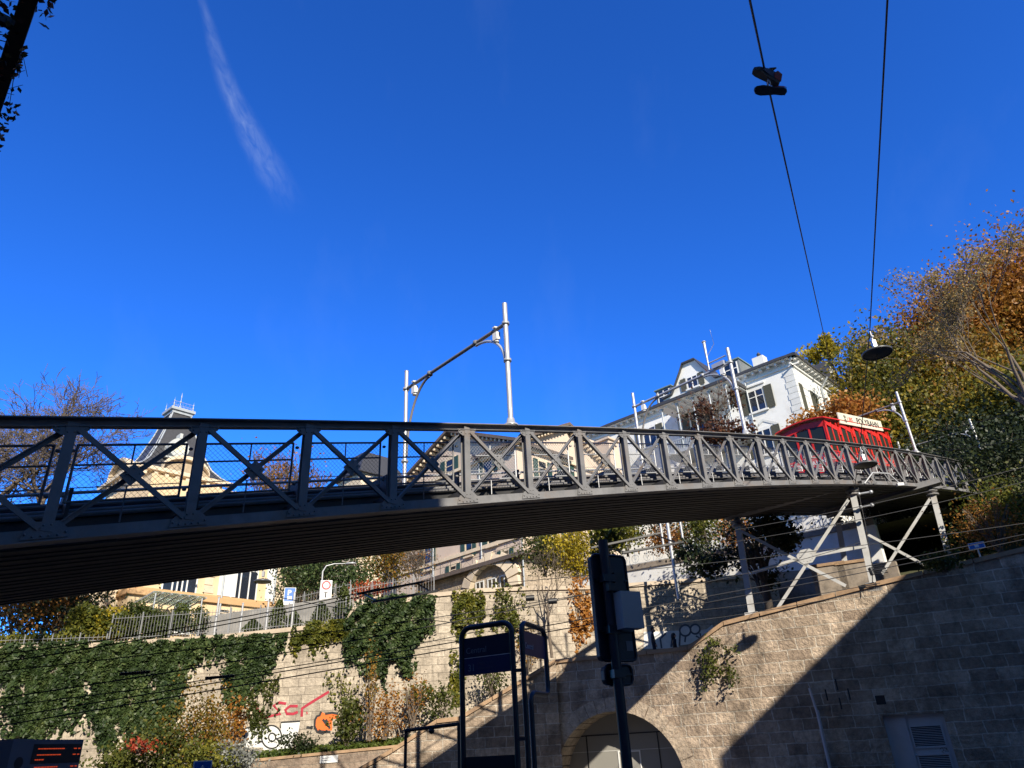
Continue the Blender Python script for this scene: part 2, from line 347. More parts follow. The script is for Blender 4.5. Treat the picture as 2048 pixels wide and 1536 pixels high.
# ------------------------------------------------------------------ the truss bridge
NODE = [-9.89 + 2.0525 * i for i in range(-4, 26)]
H = 1.9; WB = 5.3
def bridge():
    br = thing('truss_bridge', 'long grey riveted steel lattice bridge carrying the funicular over the street', 'bridge', BM(0, 0, 0))
    def chord(w0, top):
        m = MB()
        for a, b in zip(NODE[:-1], NODE[1:]):
            if top:
                m.bar(BM(a, w0, H + .045), BM(b, w0, H + .045), .34, .022, (0, 0, 1))
                m.bar(BM(a, w0 - .025, H - .03), BM(b, w0 - .025, H - .03), .02, .128, (0, 0, 1))
                m.bar(BM(a, w0 + .035, H - .03), BM(b, w0 + .035, H - .03), .02, .128, (0, 0, 1))
                m.bar(BM(a, w0 - .075, H - .092), BM(b, w0 - .075, H - .092), .09, .014, (0, 0, 1))
            else:
                m.bar(BM(a, w0 - .06, 0), BM(b, w0 - .06, 0), .02, .19, (0, 0, 1))
                m.bar(BM(a, w0 + .06, 0), BM(b, w0 + .06, 0), .02, .19, (0, 0, 1))
                m.bar(BM(a, w0, -.106), BM(b, w0, -.106), .32, .02, (0, 0, 1))
        return m
    for w0 in (0, WB + .35):
        mk('top_chord', chord(w0, True), STEEL, br); mk('bottom_chord', chord(w0, False), STEEL, br)
    rv = []
    for i, s in enumerate(NODE):
        big = i in (15, 24)
        m = MB(); pw = .25 if big else .165
        m.bar(BM(s, -.10, .05), BM(s, -.10, H - .03), pw, .018, BN3)
        m.bar(BM(s, .0, .05), BM(s, .0, H - .03), .018, .17, BN3)
        m.bar(BM(s, .09, .05), BM(s, .09, H - .03), pw * .6, .018, BN3)
        mk('post', m, STEEL, br)
        m = MB(); m.bar(BM(s, WB + .35, .05), BM(s, WB + .35, H), .17, .2, BN3); mk('post', m, STEEL, br)
        f = lambda a, b, c: BM(s + a, -.085 - c, b)
        for poly, rivets in (([(-.29, H - .07), (-.25, H - .17), (-.13, H - .25), (.13, H - .25), (.25, H - .17), (.29, H - .07)], [(-.24, H - .11), (.24, H - .11), (-.05, H - .20), (.05, H - .20), (-.18, H - .16), (.18, H - .16), (-.2, H - .09), (-.1, H - .09), (.1, H - .09)]),
                             ([(-.31, -.06), (.31, -.06), (.28, .08), (.14, .21), (-.14, .21), (-.28, .08)], [(-.05, .15), (.05, .15), (-.26, .02), (-.16, -.02), (-.05, -.02), (.05, -.02), (.16, -.02), (.26, .02)])):
            g = MB(); g.prism(poly, f, 0, .014)
            for rx, rz in rivets: g.ball(BM(s + rx, -.108, rz), .019, 6, 4)
            mk('gusset_plate', g, STEEL, br)
    for a, b in zip(NODE[:-1], NODE[1:]):
        d = MB(); p0, p1 = BM(a + .1, -.12, H - .16), BM(b - .1, -.12, .1)
        d.bar(p0, p1, .09, .016, BN3); ax = (p1 - p0) / np.linalg.norm(p1 - p0); side = np.cross(ax, BN3); side *= np.sign(side[2])
        d.bar(p0 - side * .005 + BN3 * .05, p1 - side * .005 + BN3 * .05, .014, .10, BN3)
        mk('diagonal', d, STEEL, br)
        d = MB(); p0, p1 = BM(a + .1, .04, .1), BM(b - .1, .04, H - .16)
        d.bar(p0, p1, .09, .016, BN3); ax = (p1 - p0) / np.linalg.norm(p1 - p0); side = np.cross(ax, BN3)
        d.bar(p0 + side * .03 - BN3 * .05, p1 + side * .03 - BN3 * .05, .016, .09, BN3)
        c = (a + b) / 2
        for rx, rz in [(-.1, 0), (.1, 0), (0, -.1), (0, .1)]: d.ball(BM(c + rx, -.145, H / 2 - .03 + rz), .018, 6, 4)
        d.prism([(-.2, 0), (0, -.2), (.2, 0), (0, .2)], lambda q, r, t: BM(c + q, -.10 + t, H / 2 - .03 + r), 0, .014)
        mk('diagonal', d, STEEL, br)
    # far truss lattice, one member per panel pair
    for a, b in zip(NODE[8:], NODE[9:]):
        d = MB(); d.bar(BM(a, WB + .35, H - .1), BM(b, WB + .35, .1), .1, .05, BN3); mk('diagonal', d, STEEL, br)
    # chain-link fence panels inside the near posts
    for i, (a, b) in enumerate(zip(NODE[:-1], NODE[1:])):
        a0, b0, wf = a + .2, b - .13, .30
        m = MB(); R = .022
        for h in (.60, 1.60): m.tube([BM(a0, wf, h), BM(b0, wf, h)], R, 6)
        m.tube([BM(a0, wf, 1.24), BM(b0, wf, 1.24)], .018, 6); m.tube([BM(a0, wf, .84), BM(b0, wf, .84)], .009, 5)
        for s in (a0, b0): m.tube([BM(s, wf, .58), BM(s, wf, 1.61)], R, 6)
        c = (a0 + b0) / 2; m.tube([BM(c, wf, 1.24), BM(c, wf, 1.6)], .014, 6); m.tube([BM(c, wf, .2), BM(c, wf, .84)], .014, 6)
        for s in (a0 - .06, b0 + .06):
            for h in (1.48, .7): m.ball(BM(s, wf - .06, h), .045, 6, 4, (1, 1, .7))
        p = mk('fence_panel', m, GALV if a > -2.2 else STEEL, br)  # darker steel on the shaded stretch: shade put into the colour
        wmh = MB(); sp = .095; Lh = 1.0; L = b0 - a0
        for sg in (1, -1):
            k = -int(Lh / sp) - 1
            while k * sp < L + Lh:
                x0 = k * sp; lo = max(0, -x0 if sg > 0 else 0); pts = []
                # line x = x0 + t (t = height) clipped to the frame
                t0, t1 = max(0, -x0), min(Lh, L - x0)
                if t1 > t0 + .02:
                    q = [(x0 + t0, t0), (x0 + t1, t1)]
                    if sg < 0: q = [(L - u, v) for u, v in q]
                    wmh.bar(BM(a0 + q[0][0], wf, .6 + q[0][1]), BM(a0 + q[1][0], wf, .6 + q[1][1]), .0042, .0042, BN3)
                k += 1
        mk('wire_mesh', wmh, GALV if a > -2.2 else BLACKM, p)  # mesh goes black where the bridge is shaded, bright where sunlit
    # soffit planks, floor beams, inner girders
    S0, S1 = NODE[0], NODE[-1]
    m = MB(); ws = np.arange(.27, WB + .5, .155)
    ss = np.linspace(S0, S1, 26)
    for j, wd in enumerate(ws):
        hh = -.13 + .012 * ((j * 37) % 5 - 2) / 2
        for a, b in zip(ss[:-1], ss[1:]):
            m.box(BM, a, b, wd, wd + .128, hh, hh + .03)
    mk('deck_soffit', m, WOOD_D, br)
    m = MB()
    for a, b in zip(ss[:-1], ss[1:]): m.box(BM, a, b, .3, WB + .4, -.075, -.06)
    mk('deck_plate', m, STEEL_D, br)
    m = MB()
    for s in NODE: m.box(BM, s - .07, s + .07, .14, WB + .3, -.05, .3)
    mk('floor_beams', m, STEEL_D, br)
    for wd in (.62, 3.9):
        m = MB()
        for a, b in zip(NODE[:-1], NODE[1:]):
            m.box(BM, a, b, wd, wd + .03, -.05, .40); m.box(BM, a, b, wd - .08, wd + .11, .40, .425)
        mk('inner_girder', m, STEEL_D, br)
    for wd, h, r in ((.78, .50, .045), (.95, .60, .05), (1.05, .74, .035), (1.3, .78, .05), (.88, .92, .03), (4.4, 1.1, .03), (4.4, 1.6, .03)):
        m = MB(); m.tube([BM(s, wd, h) for s in NODE], r, 7); mk('conduit_pipe', m, STEEL if h < .9 else GALV, br)
    for s in NODE[3:-2]:
        m = MB(); m.box(BM, s + .3, s + .36, .7, 1.35, .43, .95); mk('pipe_bracket', m, STEEL_D, br)
    for wd in (1.65, 2.75):
        m = MB()
        for a, b in zip(NODE[:-1], NODE[1:]): m.box(BM, a, b, wd - .035, wd + .035, .80, .92); m.box(BM, a, b, wd - .1, wd + .1, .55, .79)
        mk('rail', m, STEEL_D, br)
    # slotted edge strip beneath the near chord
    m = MB()
    for s in np.arange(S0, S1, 1.03): m.box(BM, s, s + .7, .17, .26, -.12, -.10)
    mk('edge_strip', m, STEEL_D, br)
    return br
bridge()

# ------------------------------------------------------------------ portal frames over the track
def gantry(s, label, extra=False):
    b = BM(s, 0, H)
    g = thing('catenary_portal', label, 'portal frame', b, 'steel portals standing on the bridge')
    hb = 5.15
    for wd, h0 in ((0, H + .06), (5.05, .5)):
        m = MB(); m.tube([BM(s, wd, h0), BM(s, wd, 5.82)], .072 if wd == 0 else .065, 12)
        m.lathe([(.2, 0), (.2, .04), (.13, .05), (.1, .22)], BM(s, wd, h0), 12); m.ball(BM(s, wd, 5.82), .08, 10, 5, (1, 1, .3))
        for h in (hb, 3.95 if wd == 0 else 2.6): m.lathe([(.1, -.04), (.11, -.04), (.11, .04), (.1, .04)], BM(s, wd, h), 12)
        mk('pole', m, GALV, g)
    m = MB(); m.tube([BM(s, .08, hb), BM(s, 4.97, hb)], .055, 10)
    for wd in (1.35, 3.7): m.lathe([(.07, -.06), (.09, -.06), (.09, .06), (.07, .06)], BM(s, wd, hb), 10)
    mk('crossbar', m, STEEL if not extra else GALV, g)
    for w0, w1, h0, sg in ((.1, 1.35, 3.95, 1), (4.95, 3.7, 2.75, -1)):
        m = MB(); k = 14
        pts = []
        for j in range(k + 1):
            t = math.pi / 2 * j / k; pts.append(BM(s, w0 + (w1 - w0) * (1 - math.cos(t)), h0 + (hb - .09 - h0) * math.sin(t)))
        m.tube(pts, .04, 8); mk('curved_bracket', m, GALV if sg > 0 else STEEL, g)
    for wd in (.42, 4.55):
        m = MB(); m.box(lambda a, b_, c: BM(s + a, wd + b_, hb + c), -.07, .07, -.09, .09, -.34, -.1); m.tube([BM(s, wd, hb), BM(s, wd, hb - .1)], .02, 6)
        m.lathe([(.05, -.34), (.08, -.42), (0, -.42)], BM(s, wd, hb), 10); m.bar(BM(s - .1, wd, hb + .07), BM(s + .1, wd, hb + .07), .1, .04, (0, 0, 1))
        mk('spotlight', m, WHITE, g)
    if extra:
        m = MB(); m.tube([BM(s, .15, 5.55), BM(s, 1.0, 5.55)], .03, 6); m.box(lambda a, b_, c: BM(s + a, .25 + b_, 5.2 + c), -.12, .12, 0, .55, 0, .18)
        m.tube([BM(s, 1.0, 5.2), BM(s, 1.0, 6.0), BM(s, 1.0, 6.55)], [.03, .05, .07], 8); m.tube([BM(s, 1.0, 5.85), BM(s, .55, 6.3), BM(s, .6, 7.0)], .01, 5); m.ball(BM(s, 1.0, 6.6), .1, 8, 4, (1, 1, .4))
        mk('radio_antenna', m, GALV, g)
gantry(-.12, 'grey steel portal frame nearest the camera, standing alone against the blue sky')
gantry(12.04, 'grey steel portal frame with radio antenna, in front of the white villa', True)
gantry(30.6, 'grey steel portal frame behind the roof sign of the red car')
gantry(44.0, 'grey steel portal frame half hidden by dark trees where the bridge ends')

# ------------------------------------------------------------------ the red funicular car
def text_mesh(body, size, extr=.004, bold=0.0, spacing=1.0):
    cu = bpy.data.curves.new('lettering', 'FONT'); cu.body = body; cu.size = size; cu.extrude = extr; cu.offset = bold; cu.space_character = spacing
    o = bpy.data.objects.new('tmp', cu); COL.objects.link(o); bpy.context.view_layer.update()
    me = bpy.data.meshes.new_from_object(o.evaluated_get(bpy.context.evaluated_depsgraph_get()))
    bpy.data.objects.remove(o); bpy.data.curves.remove(cu)
    return me
def put_text(name, body, size, fn, mat, parent, bold=0.0, sx=1.0, spacing=1.0, extr=.004, **kw):
    """fn(x, y, z) maps text coordinates (x along, y up, z out of the face) to the world"""
    me = text_mesh(body, size, extr, bold, spacing)
    for v in me.vertices: v.co = Vector([float(q) for q in fn(v.co.x * sx, v.co.y, v.co.z)])
    me.materials.clear()
    return tagset(link_mesh(name, me, mat, parent), **kw)
CARGL = material('car_window_glass', (.02, .026, .022), .12, 0, .1, 2, spec=.25)
def tram():
    # car runs along the bridge; upright posts on a raked floor, in bridge coordinates
    s0 = 21.9; s1 = 30.2; w0, w1 = 1.0, 3.45; h0, h1 = 1.02, 3.6; hr = 3.97
    t = thing('funicular_car', 'red funicular car with cream roof sign climbing the steel bridge', 'funicular car', BM(s0, (w0 + w1) / 2, .92))
    wm = (w0 + w1) / 2
    m = MB()
    # lower body side panels with waist line, front apron
    m.box(BM, s0, s1, w0, w0 + .05, h0 + .1, 1.95); m.box(BM, s0, s1, w1 - .05, w1, h0 + .1, 1.95)
    m.box(BM, s0, s0 + .06, w0, w1, h0, 2.0); m.box(BM, s1 - .06, s1, w0, w1, h0 + .1, 3.6)
    m.box(BM, s0 - .02, s0, w0 + .05, w1 - .05, 1.90, 1.97)
    m.box(BM, s0, s1, w0 - .02, w0, 1.90, 1.97)
    for k in range(9):
        a = s0 + .02 + k * (s1 - s0 - .1) / 8; m.box(BM, a, a + .05, w0 - .015, w0, h0 + .12, 1.9)
    m.box(BM, s0, s1, w0 - .012, w0, 1.30, 1.33); m.box(BM, s0, s1, w0 + .05, w1 - .05, h0 + .1, h0 + .16)
    m.box(BM, s0 - .012, s0, w0 + .05, w1 - .05, 1.36, 1.39)
    mk('car_body', m, RED, t)
    m = MB()
    # window posts and stepped headers: five compartments
    n = 5; Ls = (s1 - s0) / n
    for k in range(n):
        a = s0 + k * Ls
        for q, ww in ((0, .16), (.42, .09), (.78, .09)):
            m.box(BM, a + q * Ls, a + q * Ls + ww, w0, w0 + .06, 1.95, 3.55); m.box(BM, a + q * Ls, a + q * Ls + ww, w1 - .06, w1, 1.95, 3.55)
        for wz in (w0, w1 - .05):   # raked header, dropping towards the uphill end of each compartment
            m.hexa([BM(a, wz, 3.42), BM(a + Ls, wz, 3.02), BM(a + Ls, wz + .05, 3.02), BM(a, wz + .05, 3.42), BM(a, wz, 3.6), BM(a + Ls, wz, 3.3), BM(a + Ls, wz + .05, 3.3), BM(a, wz + .05, 3.6)])
            m.hexa([BM(a + Ls - .2, wz - .02, 2.9), BM(a + Ls, wz - .02, 2.86), BM(a + Ls, wz + .05, 2.86), BM(a + Ls - .2, wz + .05, 2.9), BM(a + Ls - .2, wz - .02, 3.3), BM(a + Ls, wz - .02, 3.3), BM(a + Ls, wz + .05, 3.3), BM(a + Ls - .2, wz + .05, 3.3)])
    for wq in (w0 + .02, w0 + .82, w0 + 1.56, w1 - .1): m.box(BM, s0, s0 + .07, wq, wq + .09, 2.0, 3.45)
    m.hexa([BM(s0, w0, 3.3), BM(s0, wm, 3.5), BM(s0 + .06, wm, 3.5), BM(s0 + .06, w0, 3.3), BM(s0, w0, 3.6), BM(s0, wm, 3.8), BM(s0 + .06, wm, 3.8), BM(s0 + .06, w0, 3.6)])
    m.hexa([BM(s0, wm, 3.5), BM(s0, w1, 3.3), BM(s0 + .06, w1, 3.3), BM(s0 + .06, wm, 3.5), BM(s0, wm, 3.8), BM(s0, w1, 3.6), BM(s0 + .06, w1, 3.6), BM(s0 + .06, wm, 3.8)])
    mk('window_posts', m, RED, t)
    for wa_, wb_ in ((w0 + .11, w0 + .82), (w0 + .91, w0 + 1.56), (w0 + 1.65, w1 - .1)):
        m = MB(); m.box(BM, s0 + .03, s0 + .045, wa_, wb_, 2.0, 3.42); mk('windscreen', m, CARGL, t)
    for k in range(n):
        for wz in (w0 + .025, w1 - .04):
            m = MB(); a = s0 + k * Ls + .08; m.box(BM, a, a + Ls - .1, wz, wz + .015, 1.95, 3.25); mk('side_window', m, CARGL, t)
    # curved roof with overhang
    m = MB(); K = 12; so_, s2 = s0 - .22, s1 + .25
    for j in range(K):
        def rp(i, s, dz): 
            u = -1 + 2 * i / K; return BM(s, wm + u * (w1 - w0 + .2) / 2, 3.70 + .17 * (1 - u * u) + dz)
        m.hexa([rp(j, so_, 0), rp(j, s2, 0), rp(j + 1, s2, 0), rp(j + 1, so_, 0), rp(j, so_, .06), rp(j, s2, .06), rp(j + 1, s2, .06), rp(j + 1, so_, .06)])
    mk('roof', m, RED, t)
    m = MB(); m.box(BM, s0 - .2, s0 + .1, w0 + .1, w1 - .1, h0 - .14, h0 - .02); m.box(BM, s0 - .3, s0 - .1, w0 + .15, w0 + .5, h0 - .05, h0 + .1); m.box(BM, s0 - .3, s0 - .1, w1 - .5, w1 - .15, h0 - .05, h0 + .1)
    mk('bumper', m, RED, t)
    m = MB(); m.box(BM, s0 + .4, s1 - .4, w0 + .25, w1 - .25, .93, h0 + .1); mk('underframe', m, STEEL_D, t)
    for s in (s0 + 1.2, s1 - 1.2):
        for wd in (1.65, 2.75):
            m = MB(); c = BM(s, wd, .92 + .26)
            m.tube([c - BN3 * .05, c + BN3 * .05], .26, 16); mk('wheel', m, STEEL_D, t)
    for wd in (w0 + .35, w1 - .35):
        m = MB(); c = BM(s0 - .02, wd, 1.2); m.tube([c + BU3 * .03, c - BU3 * .05], .1, 12); mk('headlight', m, WHITE, t)
    # roof sign
    sa, sb = 23.6, 29.3; m = MB(); m.box(BM, sa, sb, w0 - .1, w0 - .04, 3.52, 4.14)
    sg = mk('roof_sign', m, CREAM, t, label='cream sign board with black POLYBAHN lettering')
    def fs(x, y, z): return BM(sa + x, w0 - .102 - z, 3.52 + y)
    put_text('lettering', 'POLYBAHN', .50, lambda x, y, z: fs(2.15 + x, .14 + y, z), BLACKP, sg, .008, 1.18)
    put_text('lettering', 'UBS', .40, lambda x, y, z: fs(1.0 + x, .16 + y, z), material('sign_red', (.6, .05, .04), .5), sg, .006)
    m = MB()   # emblem of three crossed keys
    for an in (-.7, 0, .7):
        c, s_ = math.cos(an), math.sin(an)
        def k3(u, v): return fs(.72 + u * c - v * s_, .32 + u * s_ + v * c, .006)
        m.ribbon([k3(0, -.2), k3(0, .2)], .035, -BN3); m.ribbon([k3(.0, .16), k3(.07, .16)], .05, -BN3); m.ribbon([k3(-.04, -.2), k3(.04, -.2)], .08, -BN3)
    mk('emblem', m, BLACKP, sg)
    # front lettering
    put_text('lettering', 'POLYBAHN', .34, lambda x, y, z: BM(s0 - .004 - z, w1 - .28 - x, 1.5 + y), WHITE, t, .005, 1.0)
tram()

# ------------------------------------------------------------------ bridge piers
def pier(label, back, nt, nf, ft, ff, gus, ex=None):
    Q = lambda p: W(*p, back)
    p = thing('trestle_pier', label, 'bridge pier', Q(nf), 'white steel piers under the bridge')
    N3 = np.array([WN[0], WN[1], 0])
    for a, b in ((nt, nf), (ft, ff)):
        m = MB(); P, Qb = Q(a), Q(b)
        m.bar(P, Qb, .27, .02, N3); 
        off = np.array([WAZ[0], WAZ[1], 0]) * .125
        m.bar(P - off + N3 * .12, Qb - off + N3 * .12, .02, .24, N3); m.bar(P + off + N3 * .12, Qb + off + N3 * .12, .02, .24, N3)
        m.bar(P + N3 * .24, Qb + N3 * .24, .27, .02, N3)
        q = Qb; m.box(lambda a_, b_, c: q + np.array([WAZ[0], WAZ[1], 0]) * a_ + N3 * b_ + np.array([0, 0, c]), -.3, .3, -.1, .45, -.35, .03)
        mk('leg', m, GALVW, p)
        m = MB(); m.lathe([(.1, .45), (.12, .3), (.28, .28), (.28, .2), (.16, .18), (.16, .1), (.3, .08), (.3, 0), (0, 0)], P + N3 * .15, 14); mk('bearing', m, STEEL, p)
    for a, b in gus:
        m = MB(); m.bar(Q(a) - N3 * .03, Q(b) - N3 * .03, .14, .016, N3); 
        up = np.array([0, 0, .075]); m.bar(Q(a) + up + N3 * .03, Q(b) + up + N3 * .03, .016, .12, N3)
        mk('brace', m, GALVW, p)
    if ex:
        m = MB(); g = Q(ex); f = lambda a, b, c: g + np.array([WAZ[0], WAZ[1], 0]) * a + np.array([0, 0, b]) - N3 * (.045 + c)
        m.prism([(-.42, .09), (-.19, .31), (.19, .33), (.42, .15), (.38, -.11), (.19, -.31), (-.19, -.33), (-.38, -.15)], f, 0, .015)
        for k in range(12): m.ball(f(.28 * math.cos(k * .524), .22 * math.sin(k * .524), .02), .02, 6, 4)
        mk('gusset_plate', m, GALVW, p)
    m = MB(); a, b = Q(nt) + np.array([0, 0, .62]), Q(ft) + np.array([0, 0, .62])
    e = (b - a) / np.linalg.norm(b - a); m.bar(a - e * .5, b + e * .5, .5, .3, (0, 0, 1)); m.bar(a - e * .5 - np.array([0, 0, .16]), b + e * .5 - np.array([0, 0, .16]), .7, .02, (0, 0, 1))
    mk('cap_beam', m, STEEL, p)
GALVW = material('white_steel_paint', (.50, .50, .495), .5, 0, .22, 2, stain=(.38, .35, .31), stain_scale=.9)
pier('white steel trestle pier standing on the coping of the arch wall', .1, (1706, 990), (1746, 1166), (1475, 1052), (1503, 1226),
     [((1697, 1000), (1556, 1216)), ((1482, 1062), (1692, 1172)), ((1504, 1146), (1612, 1114)), ((1612, 1114), (1732, 1092))], (1613, 1113))
pier('white steel trestle pier further back, beside the hillside shrubs', 7.0, (1866, 990), (1898, 1112), (1676, 1045), (1698, 1174),
     [((1860, 998), (1764, 1148)), ((1722, 1062), (1856, 1134))])
# ------------------------------------------------------------------ ground and terrain
def grid(name, fn, a0, a1, na, b0, b1, nb, mat, **kw):
    A = np.linspace(a0, a1, na); B = np.linspace(b0, b1, nb); m = MB()
    vs = [fn(a, b) for b in B for a in A]
    m.add(vs, [(j * na + i, j * na + i + 1, (j + 1) * na + i + 1, (j + 1) * na + i) for j in range(nb - 1) for i in range(na - 1)], True)
    return mk(name, m, mat, **kw)
m = MB(); m.add([(-600, -600, 0), (600, -600, 0), (600, 900, 0), (-600, 900, 0)], [(0, 1, 2, 3)]); mk('ground', m, ASPH, kind='structure')
m = MB(); m.box(lambda a, b, c: np.array([a, b, c]), -6, 6, -4, 13, .004, .22); mk('tram_platform', m, ASPH, kind='structure')
# arch wall profile (picture points of the coping, all on one vertical plane)
prof = [(AB + ua_(p), p[2]) for p in [U(716, 1536), U(785, 1496), U(873, 1438), U(917, 1433), U(1110, 1318), U(1128, 1317)]] + [(wa(p), p[2]) for p in [W(1215, 1309), W(1375, 1293), W(1446, 1243), W(1750, 1164), W(2048, 1094)]]
prof = [(prof[0][0] - 2.6, 0.25)] + prof
sl_ = (prof[-1][1] - prof[-2][1]) / (prof[-1][0] - prof[-2][0]); prof.append((prof[-1][0] + 14, prof[-1][1] + 14 * sl_))
def wtop(a): return float(np.interp(a, [q[0] for q in prof], [q[1] for q in prof]))
AC = wa(W(1224, 1440)); AR, AZ0 = 3.12, .38; ADEP = 1.7
d0, d1, dz = wa(W(1765, 1434)), wa(W(1886, 1426)), 2.6
def arch_wall():
    org = WM(0, 0, 0); ang = math.atan2(WAZ[1], WAZ[0])
    t = thing('arch_wall', 'big sandstone retaining wall with an arched gateway and stepped coping', 'stone wall', org, rz=ang)
    loc = lambda a, b, z: np.array([a, b, z])
    CW = .18; m = MB(); TH = .6
    xs = sorted(set([q[0] for q in prof if q[0] > AB - 1e-6] + list(np.arange(AB, prof[-1][0], 1.5)) + list(AC + AR * np.cos(np.linspace(0, math.pi, 33))) + [d0, d1]))
    def bot(a, b):
        mid = (a + b) / 2
        if abs(mid - AC) < AR: return [AZ0 + math.sqrt(max(0, AR ** 2 - (q - AC) ** 2)) for q in (a, b)]
        if d0 < mid < d1: return [dz, dz]
        return [0, 0]
    for a, b in zip(xs[:-1], xs[1:]):
        z0, z1 = bot(a, b); t0, t1 = wtop(a) - CW, wtop(b) - CW
        if b - a < 1e-4: continue
        rows = 1
        m.add([(a, 0, z0), (b, 0, z1), (b, 0, t1), (a, 0, t0)], [(0, 1, 2, 3)])
        m.add([(a, TH, z0), (b, TH, z1), (b, TH, t1), (a, TH, t0)], [(3, 2, 1, 0)])
    wl = mk('wall_face', m, STONE, t, local=True)
    # voussoir ring with a soffit, proud of the face
    n = 21
    m = MB(); ve = .008
    for k in range(n):
        a0, a1 = math.pi * k / n + ve, math.pi * (k + 1) / n - ve
        P = []
        for b in (-.012, ADEP):
            for an, r in ((a0, AR - .002), (a1, AR - .002), (a1, AR + .62), (a0, AR + .62)):
                P.append((AC + r * math.cos(an), b if r < AR + .1 else min(b, .02), AZ0 + r * math.sin(an)))
        m.hexa(P)
    for sg in (-1, 1):
        x0 = AC + sg * (AR - .002); x1 = AC + sg * (AR + .62); m.box(loc, min(x0, x1), max(x0, x1), -.012, ADEP, 0, AZ0)
    mk('arch_ring', m, STONE2, t, local=True)
    # infill of grey panels with a framed wicket door
    m = MB(); pts = [(AC + (AR + .1) * math.cos(q), AZ0 + (AR + .1) * math.sin(q)) for q in np.linspace(0, math.pi, 30)]
    m.prism([(AC + AR + .1, 0)] + pts + [(AC - AR - .1, 0)], lambda a, z, c: np.array([a, ADEP - .1 + c, z]), 0, .08)
    gate = mk('gate_panels', m, GATE, t, local=True)
    m = MB()
    m.box(loc, AC - AR, AC + AR, ADEP - .13, ADEP - .1, 2.52, 2.57); m.box(loc, AC - 2.0, AC - 1.95, ADEP - .13, ADEP - .1, 0, 2.52); m.box(loc, AC + 1.6, AC + 1.65, ADEP - .13, ADEP - .1, 0, 2.52)
    mk('gate_joint', m, BLACKM, gate, local=True)
    m = MB(); m.box(loc, AC - AR, AC + AR, ADEP - .112, ADEP - .1, 1.83, 1.845); m.box(loc, AC - .42, AC - .36, ADEP - .14, ADEP - .1, 0, 1.75); m.box(loc, AC - .42, AC + .7, ADEP - .14, ADEP - .1, 1.75, 1.81); m.box(loc, AC + .64, AC + .7, ADEP - .14, ADEP - .1, 0, 1.75)
    mk('wicket_frame', m, WHITE, gate, local=True)
    # coping following the profile
    cps = []
    for (a, z), (b, z2) in zip(prof[:-1], prof[1:]):
        if b <= AB + 1e-6: continue
        L = b - a; k = max(1, int(round(L / 1.9)))
        for i in range(k):
            u, v = i / k + .004, (i + 1) / k - .004
            x0, x1, y0, y1 = a + L * u, a + L * v, z + (z2 - z) * u, z + (z2 - z) * v
            m2 = MB(); m2.hexa([(x0, -.09, y0 - CW), (x1, -.09, y1 - CW), (x1, TH + .05, y1 - CW), (x0, TH + .05, y0 - CW), (x0, -.09, y0), (x1, -.09, y1), (x1, TH + .05, y1), (x0, TH + .05, y0)])
            cps.append(m2)
    m = MB()
    for q in cps: m.add(q.v, q.f)
    mk('coping', m, COPE, t, local=True)
    # service door with two louvres
    m = MB(); m.box(loc, d0, d1, .28, .34, 0, dz); wd = d1 - d0; a0 = d0 + .36 * wd
    m.box(loc, d0, d0 + .04, .2, .28, 0, dz); m.box(loc, a0 - .05, a0, .2, .28, 0, dz); m.box(loc, d1 - .08, d1, .2, .28, 0, dz); m.box(loc, a0, d1 - .08, .2, .28, dz - .1, dz)
    door = mk('service_door', m, DOORG, t, local=True)
    for z0, z1 in ((1.42, 2.14), (.2, 1.12)):
        m = MB(); x0, x1 = a0 + .12, d1 - .22
        for z in np.arange(z0, z1, .06): m.hexa([(x0, .245, z), (x1, .245, z), (x1, .273, z + .012), (x0, .273, z + .012), (x0, .242, z + .012), (x1, .242, z + .012), (x1, .27, z + .024), (x0, .27, z + .024)])
        for q in ((x0 - .05, x1 + .05, z0 - .05, z0), (x0 - .05, x1 + .05, z1, z1 + .05), (x0 - .05, x0, z0, z1), (x1, x1 + .05, z0, z1)): m.box(loc, q[0], q[1], .22, .279, q[2], q[3])
        lv = mk('louvre', m, DOORG, door, local=True); m = MB(); m.box(loc, x0, x1, .2765, .2795, z0, z1); mk('gap_shade_plate', m, BLACKP, lv, local=True)  # black backing plate stands in for the shade between the slats
    m = MB(); m.ball((a0 + .08, .2, 1.15), .04); mk('handle', m, GALV, door, local=True)
    m = MB()
    for k, pts in enumerate(([(0, .1), (.08, .16), (.12, .05), (.02, 0), (.1, -.05)], [(.14, .14), (.22, .1), (.16, 0), (.26, 0), (.22, .12)], [(-.12, .2), (-.05, .22), (0, .18), (.06, .22)])):
        m.ribbon([(d1 - .45 + x, .276, 1.22 + y) for x, y in pts], .02, (0, -1, 0))
    mk('graffiti', m, BLACKP, door, local=True)
    # side reveals of the door opening
    m = MB(); m.box(loc, d0 - .3, d0 - .002, .002, .4, 0, dz + .3); m.box(loc, d1 + .002, d1 + .3, .002, .4, 0, dz + .3); m.box(loc, d0 - .002, d1 + .002, .003, .4, dz + .001, dz + .29)
    mk('door_reveal', m, STONE2, t, local=True)
    m = MB(); c = W(1761, 1400); x, z = wa(c), c[2]; m.box(loc, x - .18, x + .18, -.006, .1, z - .17, z + .17); mk('vent_hole', m, BLACKP, t, local=True)  # black box on the face stands in for the dark inside a hole
    for px, py in ((1673, 1369), (1653, 1390), (1698, 1388), (1681, 1407)):
        c = W(px, py); x, z = wa(c), c[2]; m = MB(); m.box(loc, x - .03, x + .03, -.006, .1, z - .22, z + .22); mk('weep_slot', m, BLACKP, t, local=True)  # black boxes paint the dark of the slots onto the face
    return t
STONE = stonemat('rough_sandstone_ashlar', (.58, .46, .345), (.33, .25, .185), (.68, .60, .49), 1.0, .455, .024, (.06, .048, .038), .8, 1.0)
